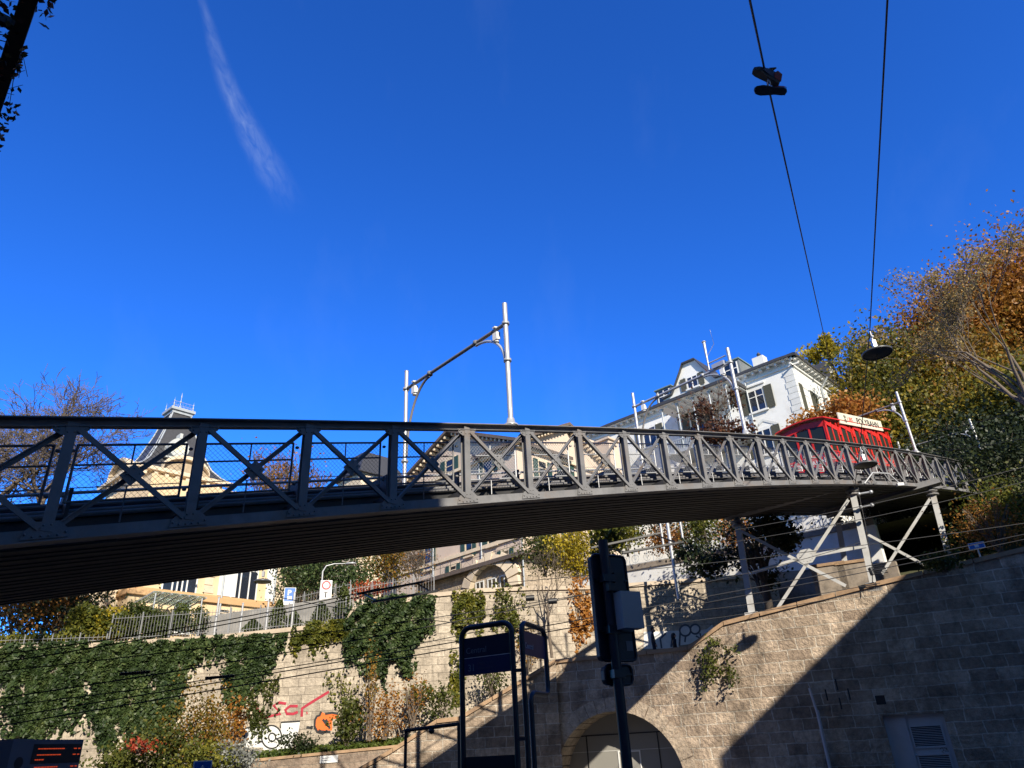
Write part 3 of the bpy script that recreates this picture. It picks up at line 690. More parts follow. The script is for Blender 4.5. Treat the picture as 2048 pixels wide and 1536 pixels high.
STONE2 = stonemat('arch_voussoir_stone', (.54, .44, .33), (.46, .37, .28), (.38, .31, .24), 3.0, 3.0, .001, (.07, .055, .045), .45, .7)
COPE = material('coping_sandstone', (.38, .25, .15), .9, 0, .35, 2, .3, 16, stain=(.16, .11, .075), stain_scale=.8)
GATE = material('grey_gate_panels', (.27, .26, .235), .6, 0, .06, 1)
DOORG = material('grey_blue_door', (.48, .48, .50), .5, 0, .1)
arch_wall()
def stair_wall():
    org = np.array([WB_[0], WB_[1], 0]); t = thing('stair_wall', 'brown sandstone stair parapet stepping down to the left of the arch', 'stone wall', org, rz=math.atan2(UAZ[1], UAZ[0])); CW = .18; TH = .6
    P = [(a - AB, z) for a, z in prof if a <= AB + 1e-6]; m = MB(); xs = sorted(set([q[0] for q in P] + list(np.arange(P[0][0], 0, 1.2))))
    for a, b in zip(xs[:-1], xs[1:]):
        if b - a < 1e-3: continue
        t0, t1 = wtop(a + AB) - CW, wtop(b + AB) - CW; m.hexa([(a, 0, -.1), (b, 0, -.1), (b, TH, -.1), (a, TH, -.1), (a, 0, t0), (b, 0, t1), (b, TH, t1), (a, TH, t0)])
    mk('wall_face', m, STONE, t, local=True); m = MB()
    for (a, z), (b, z2) in zip(P[:-1], P[1:]):
        k = max(1, int(round((b - a) / 1.9)))
        for i in range(k):
            u, v = i / k + .004, (i + 1) / k - .004; x0, x1, y0, y1 = a + (b - a) * u, a + (b - a) * v, z + (z2 - z) * u, z + (z2 - z) * v
            m.hexa([(x0, -.09, y0 - CW), (x1, -.09, y1 - CW), (x1, TH + .05, y1 - CW), (x0, TH + .05, y0 - CW), (x0, -.09, y0), (x1, -.09, y1), (x1, TH + .05, y1), (x0, TH + .05, y0)])
    mk('coping', m, COPE, t, local=True)
stair_wall()
# path and stairs behind the parapet, bank beyond it
grid('stair_path', lambda a, b: WM(a, b, wtop(a) - 1.02), prof[0][0], prof[-1][0], 60, .5, 3.6, 3, CONC, kind='structure')
def bank(a, b):
    z = wtop(a) - .95 + .33 * max(0, b - 3.4) + .5 * max(0, b - 12) * min(1, max(0, (a - 3) / 5)) + .12 * math.sin(a * 1.3 + b); return WM(a, b, z)
grid('hillside_bank', lambda a, b: bank(a, b), -1.2, 40, 40, 3.2, 45, 40, SOIL, kind='structure')

# ------------------------------------------------------------------ the tall pale wall behind, with the street on top
vprof = [(va_(p), p[2]) for p in [V(0, 1293), V(215, 1285), V(450, 1269), V(690, 1243), V(705, 1216), V(870, 1186), V(960, 1177), V(1060, 1173), V(1200, 1171), V(1480, 1150)]]
vprof = [(vprof[0][0] - 12, vprof[0][1] - .2)] + vprof + [(13.2, vprof[-1][1])]
def vtop(a): return float(np.interp(a, [q[0] for q in vprof], [q[1] for q in vprof]))
PALE = stonemat('pale_limestone_ashlar', (.56, .48, .38), (.41, .35, .275), (.32, .27, .215), .8, .40, .014, (.17, .145, .115), .65, .7, streak=.8)
vorg = VM(0, 0, 0); vang = math.atan2(VAZ[1], VAZ[0])
stone_wall = thing('retaining_wall', 'tall pale limestone wall overgrown with ivy and sprayed with graffiti', 'stone wall', vorg, rz=vang)
m = MB(); xs = sorted(set([q[0] for q in vprof] + list(np.arange(vprof[0][0], 13.2, 2.0))))
for a, b in zip(xs[:-1], xs[1:]): m.hexa([(a, 0, 0), (b, 0, 0), (b, 1.2, 0), (a, 1.2, 0), (a, 0, vtop(a) - .22), (b, 0, vtop(b) - .22), (b, 1.2, vtop(b) - .22), (a, 1.2, vtop(a) - .22)])
mk('wall_face', m, PALE, stone_wall, local=True)
m = MB()
for a, b in zip(xs[:-1], xs[1:]): m.hexa([(a + .004, -.1, vtop(a) - .22), (b - .004, -.1, vtop(b) - .22), (b - .004, 1.25, vtop(b) - .22), (a + .004, 1.25, vtop(a) - .22), (a + .004, -.1, vtop(a)), (b - .004, -.1, vtop(b)), (b - .004, 1.25, vtop(b)), (a + .004, 1.25, vtop(a))])
mk('coping', m, material('pale_coping', (.50, .41, .31), .9, 0, .25, 2, .2, 14), stone_wall, local=True)
def vl(px, py, off=.012):                # picture point on the pale wall in the wall's own frame
    p = V(px, py); return np.array([va_(p), -off, p[2]])
NV = (0, -1, 0)
def graf(name, polys, strokes, fill, line, wid, lab):
    m = MB()
    for k, poly in enumerate(polys):
        P = [vl(*q, .010 + .002 * k) for q in poly]; m.add(P, [tuple(range(len(P)))])
    g = mk(name, m, fill, stone_wall, local=True, label=lab)
    m = MB()
    for st in strokes: m.ribbon([vl(*q, .02) for q in st], wid, NV)
    mk('graffiti_outline', m, line, g, local=True)
GW = material('white_spray_paint', (.74, .74, .72), .8, 0, .22, 2.5, .2, 12); GO = material('orange_spray_paint', (.80, .15, .02), .7, 0, .15, 3); GR = material('red_spray_paint', (.40, .025, .05), .8, 0, .3, 5)
def S(pts, ox=480, oy=1320, k=320 / 2048): return [(ox + x * k, oy + y * k) for x, y in pts]
m = MB()
for st in ([(195, 565), (240, 660), (300, 735), (520, 690), (430, 580), (500, 545), (590, 560)], [(740, 590), (640, 590), (580, 640), (600, 690), (680, 690), (740, 665)], [(790, 725), (795, 620), (870, 570), (1000, 490), (1140, 405)], [(850, 680), (865, 675)]):
    m.ribbon([vl(*q) for q in S(st)], .13, NV)
mk('graffiti', m, GR, stone_wall, local=True, label='red scrawled spray tag')
def circ(cx, cy, r, n=20, sy=1): return [(cx + r * math.cos(2 * math.pi * k / n), cy + sy * r * math.sin(2 * math.pi * k / n)) for k in range(n)]
graf('graffiti', [S([(60, 880), (180, 830), (330, 815), (330, 1120), (60, 1120)]), S(circ(405, 985, 128, 24, 1.15)), S([(530, 795), (770, 785), (740, 960), (640, 1060), (520, 1060), (520, 960)]), S([(300, 1090), (680, 1050), (660, 1150), (300, 1150)])],
     [S([(60, 1090), (55, 920), (70, 875), (330, 815), (325, 870), (310, 890)]), S(circ(405, 985, 128, 24, 1.15) + [(533, 985)]), S(circ(412, 990, 45, 16, 1.2) + [(457, 990)]), S([(520, 870), (525, 800), (770, 785)]), S([(470, 1010), (600, 960), (540, 1030)]), S([(460, 1000), (520, 1060)]), S([(200, 950), (290, 935)]), S([(190, 1050), (290, 1045)]), S([(330, 850), (330, 880), (352, 860)])], GW, BLACKP, .07, 'white block-letter graffiti with black outline')
graf('graffiti', [S([(960, 770), (985, 720), (1020, 710), (1040, 660), (1090, 690), (1180, 680), (1260, 690), (1270, 740), (1180, 760), (1180, 900), (1120, 900), (1060, 930), (990, 910), (960, 840)]), S([(1390, 770), (1410, 700), (1460, 690), (1480, 780), (1420, 790)])],
     [S([(960, 770), (985, 720), (1020, 710), (1040, 660)]), S([(1090, 690), (1180, 675), (1260, 690)]), S([(960, 770), (955, 850), (990, 920), (1060, 940), (1120, 900)]), S([(1060, 760), (1090, 800), (1130, 850)]), S([(1100, 760), (1120, 800), (1150, 880)]), S([(850, 860), (930, 870)]), S([(1000, 910), (1100, 920), (1160, 920)]), S([(1480, 700), (1560, 640)])], GO, BLACKP, .11, 'orange bubble graffiti with black outline')
graf('graffiti', [S([(870, 845), (880, 845), (880, 850), (870, 850)])], [S([(910, 845), (900, 870), (925, 880), (935, 850), (910, 845)]), S([(945, 850), (965, 850), (945, 885), (970, 885)]), S([(850, 925), (870, 915), (875, 930), (850, 950), (880, 950)]), S([(905, 915), (895, 945), (925, 940)])], BLACKP, BLACKP, .035, 'small black tag')
K7 = dict(ox=1200, oy=1190, k=280 / 2048)
graf('graffiti', [S([(640, 540), (1160, 520), (1150, 780), (640, 790)], **K7), S(circ(1245, 520, 80), **K7), S(circ(1390, 500, 70), **K7), S([(1170, 560), (1560, 500), (1640, 430), (1660, 480), (1560, 620), (1300, 720), (1160, 740)], **K7)],
     [S(circ(1245, 520, 80) + [(1325, 520)], **K7), S(circ(1390, 500, 70) + [(1460, 500)], **K7), S([(1160, 740), (1170, 560)], **K7), S([(1460, 560), (1480, 640), (1400, 600)], **K7), S([(1250, 600), (1240, 690)], **K7), S([(900, 780), (880, 640), (960, 560)], **K7), S([(1040, 760), (1060, 600)], **K7)], GW, material('blue_grey_spray', (.10, .11, .14), .8, 0, .1), .10, 'white and grey bubble graffiti behind the walkers')
# street surface on top of the wall, hill behind
def terr(x, y):
    a = va_((x, y)); b = (np.array([x, y]) - VP_).dot(VN)
    z = vtop(np.clip(a, vprof[0][0], 13)) - .25
    z += .04 * max(0, b - 8) + max(0, b - 26) * .16
    return z
def tfn(a, b): p = VM(a, b, 0); return np.array([p[0], p[1], terr(p[0], p[1]) - .004])
grid('upper_street', tfn, -75, 13.0, 50, .9, 9, 8, ASPH, kind='structure')
grid('hill', lambda a, b: tfn(a, b) - np.array([0, 0, .03]), -90, 70, 60, 8.8, 130, 40, SOIL, kind='structure')
# low planter wall at the foot
p0, p1 = V(495, 1519, -2.7), V(800, 1489, -2.7)
def PM(a, b, z): q = p0[:2] + (p1 - p0)[:2] / np.linalg.norm((p1 - p0)[:2]) * a + VN * b; return np.array([q[0], q[1], z])
pl = float(np.linalg.norm((p1 - p0)[:2]))
pw = thing('planter_wall', 'low brown stone wall edging the grass strip below the ivy wall', 'stone wall', p0, rz=math.atan2((p1 - p0)[1], (p1 - p0)[0]))
LOWST = stonemat('low_wall_stone', (.36, .28, .21), (.24, .18, .14), (.30, .25, .2), .55, .30, .014, (.05, .04, .035), .7, .7)
m = MB(); m.hexa([(0, 0, -p0[2]), (pl, 0, -p0[2]), (pl, .4, -p0[2]), (0, .4, -p0[2]), (0, 0, -.12), (pl, 0, p1[2] - p0[2] - .12), (pl, .4, p1[2] - p0[2] - .12), (0, .4, -.12)]); mk('wall_face', m, LOWST, pw, local=True)
m = MB(); m.hexa([(-.05, -.06, -.12), (pl, -.06, p1[2] - p0[2] - .12), (pl, .46, p1[2] - p0[2] - .12), (-.05, .46, -.12), (-.05, -.06, 0), (pl, -.06, p1[2] - p0[2]), (pl, .46, p1[2] - p0[2]), (-.05, .46, 0)]); mk('coping', m, COPE, pw, local=True)
grid('planting_bed', lambda a, b: PM(a, b, max(.05, p0[2] + (p1[2] - p0[2]) * min(1.6, max(-1, a / pl)) - .12 + .10 * max(0, b - .5))), -12, pl + 6, 24, .4, 2.7, 8, SOIL, kind='structure')
s_ = W(648, 1519); c0, c1 = V(640, 1520, -2.7), V(676, 1517.5, -2.7)
t = thing('notice_sign', 'small white notice board fixed on the low brown wall', 'sign', (c0 + c1) / 2)
m = MB(); e = (c1 - c0); L = np.linalg.norm(e); e /= L
m.box(lambda a, b, c: c0 + e * a - np.append(VN, 0) * b + np.array([0, 0, c]), 0, L, .02, .05, -.14, .16); mk('board', m, WHITE, t)
m = MB()
for z in (.06, -.03): m.ribbon([c0 + e * .1 - np.append(VN, 0) * .053 + np.array([0, 0, z]), c0 + e * (L - .3) - np.append(VN, 0) * .053 + np.array([0, 0, z])], .03, -np.append(VN, 0))
mk('lettering', m, GREYT, t)
# ------------------------------------------------------------------ buildings
class Bld:
    """box building: corner O, local a along the facade, b into the depth"""
    def __init__(s, name, label, O, azf, azd, cat='building', group=None):
        s.O = np.array(O, float); s.ua = az(azf); s.ub = az(azd)
        s.t = thing(name, label, cat, s.O, group)
        s.N = {'a': -s.ub, 'b': -s.ua}
    def P(s, a, b, z): q = s.O[:2] + s.ua * a + s.ub * b; return np.array([q[0], q[1], z])
    def face(s, f):
        """face 'a' runs along a at b = 0, face 'b' runs along b at a = 0; returns fn(x, out, z)"""
        return (lambda x, o, z: s.P(x, -o, z)) if f == 'a' else (lambda x, o, z: s.P(-o, x, z))
    def px(s, f, x, y, off=0.0):
        p = s.O[:2] + (s.ub if f == 'a' else s.ua) * (-off)
        q = on_plane(x, y, p, s.ua if f == 'a' else s.ub); d = q[:2] - p
        return float(d.dot(s.ua if f == 'a' else s.ub)), float(q[2])
    def box(s, name, mat, a0, a1, b0, b1, z0, z1, parent=None, **k):
        m = MB(); m.box(s.P, a0, a1, b0, b1, z0, z1); return mk(name, m, mat, parent or s.t, **k)
    def window(s, f, x, z, w, h, frame=WHITE, glass=GLASSB, shut=None, mull=(.5,), trans=.68, surround=None, sill=True, off=0.0, hood=False, open_=False):
        fn0 = s.face(f); fn = lambda x_, o, z_: fn0(x_, o + off, z_)
        m = MB(); t = .09
        m.box(fn, x - w / 2, x - w / 2 + t, .005, .06, z, z + h); m.box(fn, x + w / 2 - t, x + w / 2, .005, .06, z, z + h); m.box(fn, x - w / 2 + t, x + w / 2 - t, .005, .06, z + h - t, z + h); m.box(fn, x - w / 2 + t, x + w / 2 - t, .005, .06, z, z + t)
        for u in mull: m.box(fn, x - w / 2 + w * u - .045, x - w / 2 + w * u + .045, .006, .058, z + t, z + h - t)
        if trans: m.box(fn, x - w / 2 + t, x + w / 2 - t, .007, .056, z + h * trans - .035, z + h * trans + .035)
        if sill: m.box(fn, x - w / 2 - .15, x + w / 2 + .15, .003, .2, z - .14, z - .003)
        if surround:
            g = .2; m.box(fn, x - w / 2 - g, x - w / 2 - .002, .004, .05, z, z + h + g); m.box(fn, x + w / 2 + .002, x + w / 2 + g, .004, .05, z, z + h + g); m.box(fn, x - w / 2, x + w / 2, .004, .05, z + h + .002, z + h + g)
        if hood: m.box(fn, x - w / 2 - .25, x + w / 2 + .25, .004, .16, z + h + .35, z + h + .5)
        wo = mk('window', m, frame, s.t)
        m = MB(); m.box(fn, x - w / 2 + t, x + w / 2 - t, .004, .02, z + t, z + h - t); mk('pane', m, glass, wo)
        if shut:
            for sg in (-1, 1):
                m = MB(); x0 = x + sg * (w / 2 + .06); x1 = x0 + sg * w * .5; lo, hi = min(x0, x1), max(x0, x1); o0 = .06
                m.box(fn, lo, hi, o0, o0 + .03, z - .02, z + h + .03)
                m.box(fn, lo, lo + .06, o0 + .03, o0 + .05, z, z + h); m.box(fn, hi - .06, hi, o0 + .03, o0 + .05, z, z + h)
                for q in np.arange(z + .06, z + h, .14): m.box(fn, lo + .06, hi - .06, o0 + .03, o0 + .045, q, q + .07)
                mk('shutter', m, shut, wo)
        return wo
    def quoins(s, f, x0, x1, z0, z1, mat, step=.5):
        fn = s.face(f); m = MB(); k = 0; z = z0
        while z + step < z1:
            e = .12 if k % 2 else 0; m.box(fn, x0, x1 - e, .004, .045, z + .02, z + step - .02); z += step; k += 1
        mk('quoin_strip', m, mat, s.t)
    def eave(s, f, x0, x1, z, out=.6, mat=WHITE, n=None, zmat=None):
        fn = s.face(f); m = MB(); m.box(fn, x0, x1, 0.004, out, z - .16, z); m.box(fn, x0, x1, .004, .14, z - .8, z - .66)
        mk('eave', m, mat, s.t)
        m = MB(); st = .72
        for q in np.arange(x0 + .3, x1 - .2, st): m.box(fn, q, q + .2, .006, out * .8, z - .40, z - .163)
        mk('eave_brackets', m, mat, s.t)
        m = MB(); m.box(fn, x0, x1, out, out + .12, z - .14, z + .08); mk('gutter', m, zmat or SLATE, s.t)

def hip_roof(B, a0, a1, b0, b1, z0, z1, ins, mat=SLATE):
    m = MB(); P = B.P; i = ins
    m.hexa([P(a0, b0, z0), P(a1, b0, z0), P(a1, b1, z0), P(a0, b1, z0), P(a0 + i, b0 + i, z1), P(a1 - i, b0 + i, z1), P(a1 - i, b1 - i, z1), P(a0 + i, b1 - i, z1)])
    return mk('roof', m, mat, B.t)
# --- white villa: the long facade runs away to the left, the short one to the right
C0 = spot(1580, 716, 60); ZE = C0[2]
vil = Bld('white_villa', 'white rendered villa with olive shutters, deep bracketed eaves and dormers above the bridge', (C0[0], C0[1], ZE - 17), -48, 43, 'villa')
AL, BL = 23.0, 14.0
vil.box('wall', WHITEW, 0, AL, 0, BL, ZE - 17, ZE - .16)
for f, L in (('a', AL), ('b', BL)): vil.eave(f, -.6, L + .6, ZE)
hip_roof(vil, -.7, AL + .7, -.7, BL + .7, ZE + .03, ZE + 1.5, 2.6)
vil.quoins('a', 0.02, .95, ZE - 17, ZE - .9, material('quoin_grey_white', (.66, .67, .66), .85, 0, .12), .55)
vil.quoins('b', 0.02, .95, ZE - 17, ZE - .9, WHITE, .55)
def vw(f, px, py, w, h, **k):
    x, z = vil.px(f, px, py); return vil.window(f, x, z - h / 2, w, h, **k)
vw('a', 1514, 801, 1.5, 2.1, shut=SHUT, surround=True, hood=True)
vw('a', 1530, 884, 1.5, 2.3, shut=SHUT, surround=True, glass=GLASS)
vw('a', 1300, 874, 1.5, 2.0, shut=SHUT, surround=True)
vw('a', 1395, 842, 1.5, 2.3, shut=SHUT, surround=True, glass=GLASS)
vw('b', 1617, 803, 1.4, 2.6, shut=SHUT, surround=True, glass=WHITE, mull=())
vw('b', 1645, 822, 1.4, 2.6, shut=SHUT, surround=True, glass=WHITE, mull=())
# gabled attic storey on the long side
def gable(B, f, x0, x1, z0, zt, mat, deep, wpos, shut=SHUT):
    fn = B.face(f); xm = (x0 + x1) / 2; h = zt - z0; wq = (x1 - x0)
    m = MB(); poly = [(x0, z0), (x1, z0), (x1, z0 + h * .18), (x1 - wq * .16, z0 + h * .22), (x1 - wq * .34, z0 + h * .78), (xm + wq * .1, zt), (xm - wq * .1, zt), (x0 + wq * .34, z0 + h * .78), (x0 + wq * .16, z0 + h * .22), (x0, z0 + h * .18)]
    m.prism(poly, lambda x, z, c: fn(x, -c, z), -.02, deep); mk('attic_gable', m, mat, B.t)
    m = MB()
    for (p, q) in zip(poly[2:-1], poly[3:]):
        m.hexa([fn(p[0], .3, p[1] + .01), fn(q[0], .3, q[1] + .01), fn(q[0], -deep, q[1] + .01), fn(p[0], -deep, p[1] + .01), fn(p[0], .3, p[1] + .16), fn(q[0], .3, q[1] + .16), fn(q[0], -deep, q[1] + .16), fn(p[0], -deep, p[1] + .16)])
    mk('gable_roof', m, SLATE, B.t)
    B.window(f, xm, z0 + h * .2, 1.2, h * .36, shut=shut, surround=True, off=.022)
xa, za = vil.px('a', 1392, 800); xg, zg = vil.px('a', 1385, 728)
gable(vil, 'a', xa - 3.4, xa + 3.4, ZE + .04, zg + .3, WHITEW, 4, None)
xb, zb = vil.px('b', 1660, 770); _, zg2 = vil.px('b', 1652, 722)
gable(vil, 'b', 7.5, 12.6, ZE + .04, ZE + 3.0, WHITEW, 2.2, None)
for px, py in ((1332, 802), (1466, 748)):
    x, z = vil.px('a', px, py, -1.2); z = ZE + .3
    m = MB(); m.box(vil.P, x - .9, x + .9, 1.0, 4, z, z + 2.1); d = mk('dormer', m, material('zinc_dormer', (.20, .22, .23), .5, .2, .2), vil.t)
    m = MB(); m.box(vil.P, x - 1.0, x + 1.0, .85, 4.1, z + 2.1, z + 2.22); mk('dormer_roof', m, material('copper_green', (.16, .24, .24), .6, 0, .2), d)
    m = MB(); m.box(vil.P, x - .7, x - .6, .93, .998, z + .3, z + 1.9); m.box(vil.P, x + .6, x + .7, .93, .998, z + .3, z + 1.9); m.box(vil.P, x - .05, x + .05, .93, .998, z + .3, z + 1.9); m.box(vil.P, x - .6, x + .6, .932, .996, z + 1.25, z + 1.33); m.box(vil.P, x - .7, x + .7, .934, .994, z + .2, z + .3); mk('dormer_window', m, WHITE, d)
    m = MB(); m.box(vil.P, x - .6, x + .6, .97, .999, z + .3, z + 1.9); mk('pane', m, GLASS, d)
x, z = vil.px('a', 1519, 735, -3.5); m = MB(); m.box(vil.P, x - .55, x + .55, 3.5, 4.4, ZE + .5, ZE + 3.2); c = mk('chimney', m, WHITE, vil.t)
m = MB(); m.lathe([(.15, 0), (.15, .35), (.22, .4), (0, .7)], vil.P(x, 4, ZE + 3.2), 10); mk('chimney_pot', m, SLATE, c)
# roofed loggia hung on the long facade
x0, z0 = vil.px('a', 1452, 775, 3.2); x1, z1 = vil.px('a', 1318, 806, 3.2)
zl = (z0 + z1) / 2
m = MB(); m.hexa([vil.P(x0 - .4, -3.4, zl), vil.P(x1 + .4, -3.4, zl), vil.P(x1 + .4, -.006, zl), vil.P(x0 - .4, -.006, zl), vil.P(x0 - .4, -3.4, zl + .18), vil.P(x1 + .4, -3.4, zl + .18), vil.P(x1 + .4, -.006, zl + .6), vil.P(x0 - .4, -.006, zl + .6)])
lg = mk('loggia_roof', m, WHITE, vil.t)
m = MB(); m.box(vil.P, x0 - .5, x1 + .5, -3.55, -3.41, zl + .02, zl + .3); m.box(vil.P, x0 - .52, x0 - .41, -3.4, -.01, zl + .1, zl + .45); mk('roof_edge', m, SLATE, lg)
m = MB()
for q in np.arange(x0, x1, .75): m.box(vil.P, q, q + .2, -3.2, -.4, zl - .2, zl - .003)
mk('eave_brackets', m, WHITE, lg)
for q in np.linspace(x0 + .1, x1 - .1, 5):
    m = MB(); m.tube([vil.P(q, -3.1, zl - 4.6), vil.P(q, -3.1, zl - .2)], .07, 8); m.lathe([(.08, 0), (.2, .25), (.2, .3)], vil.P(q, -3.1, zl - .5), 8); mk('column', m, ZINC, lg)
m = MB(); m.box(vil.P, x0 - .2, x1 + .2, -3.3, -.008, zl - 4.9, zl - 4.6); 
for q in np.arange(x0, x1, .2): m.box(vil.P, q, q + .03, -3.2, -3.17, zl - 4.6, zl - 3.7)
m.box(vil.P, x0 - .1, x1 + .1, -3.22, -3.14, zl - 3.7, zl - 3.62); mk('balcony', m, ZINC, vil.t)
for q in (x0 - .45, x1 + .1):
    m = MB(); m.tube([vil.P(q, -.15, ZE - 16), vil.P(q, -.15, ZE - .6)], .07, 7); mk('downpipe', m, ZINC, vil.t)
m = MB(); m.tube([vil.P(-.12, 5.6, ZE - 16), vil.P(-.12, 5.6, ZE - 1.2), vil.P(-.9, 5.6, ZE - .3)], .09, 7); mk('downpipe', m, ZINC, vil.t)
# faint pediment over the lower window
x, z = vil.px('a', 1528, 850); fn = vil.face('a'); m = MB(); m.ribbon([fn(x - 1.3, .05, z - .35), fn(x, .05, z + .45), fn(x + 1.3, .05, z - .35)], .22, fn(0, 1, 0) - fn(0, 0, 0)); mk('pediment', m, material('quoin_grey_white', (1, 1, 1)), vil.t)

# --- pale pink house with green shutters, over a stone terrace
K0 = spot(1043, 1080, 56); KE = spot(1035, 868, 58)[2]
pk = Bld('pink_house', 'pale pink rendered house with green shutters and pediment gables behind the bridge', (K0[0], K0[1], 9.5), -46, 44, 'house')
PL, PB = 16.5, 13
pk.box('wall', PINK, 0, PL, 0, PB, 9, KE - 1.6)
def pw_(f, px, py, w, h, **k):
    x, z = pk.px(f, px, py); return pk.window(f, x, z - h / 2, w, h, **k)
for px, py, w_, h_ in ((856, 1115, 1.1, 2.3), (938, 1090, .9, 1.9), (907, 1145, .9, 1.2), (1012, 1115, .9, 1.2), (985, 1069, 1.1, 1.9), (976, 925, 1.2, 2.1), (900, 940, 1.2, 2.1)):
    pw_('a', px, py, w_, h_, shut=SHUTG, surround=True, frame=CRST, glass=GLASS, mull=())
for px, py in ((1140, 1070), (1130, 940), (1085, 945)):
    pw_('b', px, py, 1.1, 2.1, shut=SHUTG, surround=True, frame=CRST, glass=GLASS, mull=())
for f, L in (('a', PL), ('b', PB)):
    fn = pk.face(f)
    xm, hw = L / 2, L / 2 + .7
    ze = KE - 1.6; zt = ze + L * .24
    if f == 'a': zt = ze + 3.6
    m = MB(); m.prism([(0, ze), (L, ze), (xm, zt - .3)], lambda x, z, c: fn(x, -c, z), -.004, .4); mk('gable_wall', m, PINK, pk.t)
    m = MB()
    for p, q in (((xm - hw, ze - .3), (xm, zt)), ((xm, zt), (xm + hw, ze - .3))):
        m.hexa([fn(p[0], .8, p[1]), fn(q[0], .8, q[1]), fn(q[0], -L * .4, q[1]), fn(p[0], -L * .4, p[1]), fn(p[0], .8, p[1] + .3), fn(q[0], .8, q[1] + .3), fn(q[0], -L * .4, q[1] + .3), fn(p[0], -L * .4, p[1] + .3)])
    mk('roof', m, ROOFT, pk.t)
    m = MB()
    for p, q in (((xm - hw, ze - .3), (xm, zt)), ((xm, zt), (xm + hw, ze - .3))):
        for u in np.linspace(.06, .94, 16):
            x, z = p[0] + (q[0] - p[0]) * u, p[1] + (q[1] - p[1]) * u; m.box(fn, x - .1, x + .1, .02, .62, z - .26, z - .005)
    mk('rake_brackets', m, CRST, pk.t)
    m = MB(); m.box(fn, 0, L, .005, .3, ze - .5, ze - .22); mk('cornice', m, CRST, pk.t)
m = MB(); m.box(pk.face('a'), 0, PL, .005, .15, K0[2] + .2, K0[2] + .5); m.box(pk.face('b'), 0, PB, .005, .15, K0[2] + .2, K0[2] + .5); mk('string_course', m, CRST, pk.t)
for q in (4.6, 11.0):
    m = MB(); m.tube([pk.P(q, -.12, 9.5), pk.P(q, -.12, KE - 2)], .07, 7); mk('downpipe', m, ZINC, pk.t)
# balcony on the right-hand face
x, z = pk.px('b', 1080, 1072, 1.2); fb = pk.face('b'); m = MB(); m.box(fb, .6, 6.5, .01, 1.6, z - .25, z); m.hexa([fb(.8, .01, z - 1.0), fb(6.2, .01, z - 1.0), fb(6.2, .3, z - 1.0), fb(.8, .3, z - 1.0), fb(.8, .01, z - .253), fb(6.2, .01, z - .253), fb(6.2, 1.5, z - .253), fb(.8, 1.5, z - .253)]); bal = mk('balcony', m, CRST, pk.t)
m = MB()
for q in np.arange(.6, 6.5, .13): m.tube([fb(q, 1.5, z), fb(q + .06, 1.5, z + .5), fb(q, 1.5, z + 1.0)], .014, 4)
m.box(fb, .6, 6.5, 1.46, 1.54, z + 1.0, z + 1.05); mk('balcony_railing', m, BLACKM, bal)
# chimney with an arched opening and a satellite turret on the roof
for px, py, hh in ((1163, 897, 2.6), (1218, 905, 3.0)):
    p = spot(px, py + 20, 66); m = MB(); m.box(lambda a, b, c: p + np.append(pk.ua, 0) * a + np.append(pk.ub, 0) * b + np.array([0, 0, c]), -.8, .8, -.8, .8, -4, hh - 1); m.box(lambda a, b, c: p + np.append(pk.ua, 0) * a + np.append(pk.ub, 0) * b + np.array([0, 0, c]), -1, 1, -1, 1, hh - 1, hh - .8); mk('chimney', m, PINK, pk.t)
# --- stone terrace house at its foot
T0 = spot(1045, 1105, 54)
ST3 = stonemat('terrace_rubble_stone', (.55, .45, .34), (.42, .34, .26), (.5, .42, .33), .55, .3, .01, (.2, .16, .12), .5, .9)
te = Bld('stone_outbuilding', 'low rubble stone outbuilding with arched window and iron railing round its roof terrace', (T0[0], T0[1], 8), -46, 44, 'outbuilding')
te.box('wall', ST3, 0, 13, 0, 11, 8, T0[2] - .3)
for f, L in (('a', 13), ('b', 11)):
    fn = te.face(f); m = MB(); m.box(fn, -.35, L, 0 if f == 'b' else .004, .5, T0[2] - .3, T0[2] - .12); m.box(fn, -.45, L, .502, .6, T0[2] - .33, T0[2] - .02); mk('roof_edge', m, ROOFT, te.t)
    m = MB()
    for q in np.arange(0, L, 1.35): m.tube([fn(q, .3, T0[2] - .1), fn(q, .3, T0[2] + 1.05)], .022, 5)
    for h in (1.05, .6): m.tube([fn(-.3, .3, T0[2] + h), fn(L, .3, T0[2] + h)], .018, 5)
    for q in np.arange(0, L - 1.4, 2.7):
        m.tube([fn(q + .1, .3, T0[2]), fn(q + 1.3, .3, T0[2] + 1.0)], .009, 4); m.tube([fn(q + .1, .3, T0[2] + 1.0), fn(q + 1.3, .3, T0[2])], .009, 4)
    mk('iron_railing', m, BLACKM, te.t)
te.box('roof_terrace', ROOFT, 0, 13, 0, 11, T0[2] - .3, T0[2] - .1)
fa = te.face('a'); xc, zc = te.px('a', 985, 1185)
m = MB(); n = 11; r0, r1 = 2.3, 3.2
for k in range(n):
    a0, a1 = math.pi * k / n + .02, math.pi * (k + 1) / n - .02
    rr = r1 + (.25 if k % 2 else 0)
    m.hexa([fa(xc + r0 * math.cos(a0), .02, zc + .9 * r0 * math.sin(a0)), fa(xc + r0 * math.cos(a1), .02, zc + .9 * r0 * math.sin(a1)), fa(xc + r0 * math.cos(a1), .5, zc + .9 * r0 * math.sin(a1)), fa(xc + r0 * math.cos(a0), .5, zc + .9 * r0 * math.sin(a0)),
            fa(xc + rr * math.cos(a0), .02, zc + .9 * rr * math.sin(a0)), fa(xc + rr * math.cos(a1), .02, zc + .9 * rr * math.sin(a1)), fa(xc + rr * math.cos(a1), .32, zc + .9 * rr * math.sin(a1)), fa(xc + rr * math.cos(a0), .32, zc + .9 * rr * math.sin(a0))])
mk('rustic_arch', m, CRST, te.t)
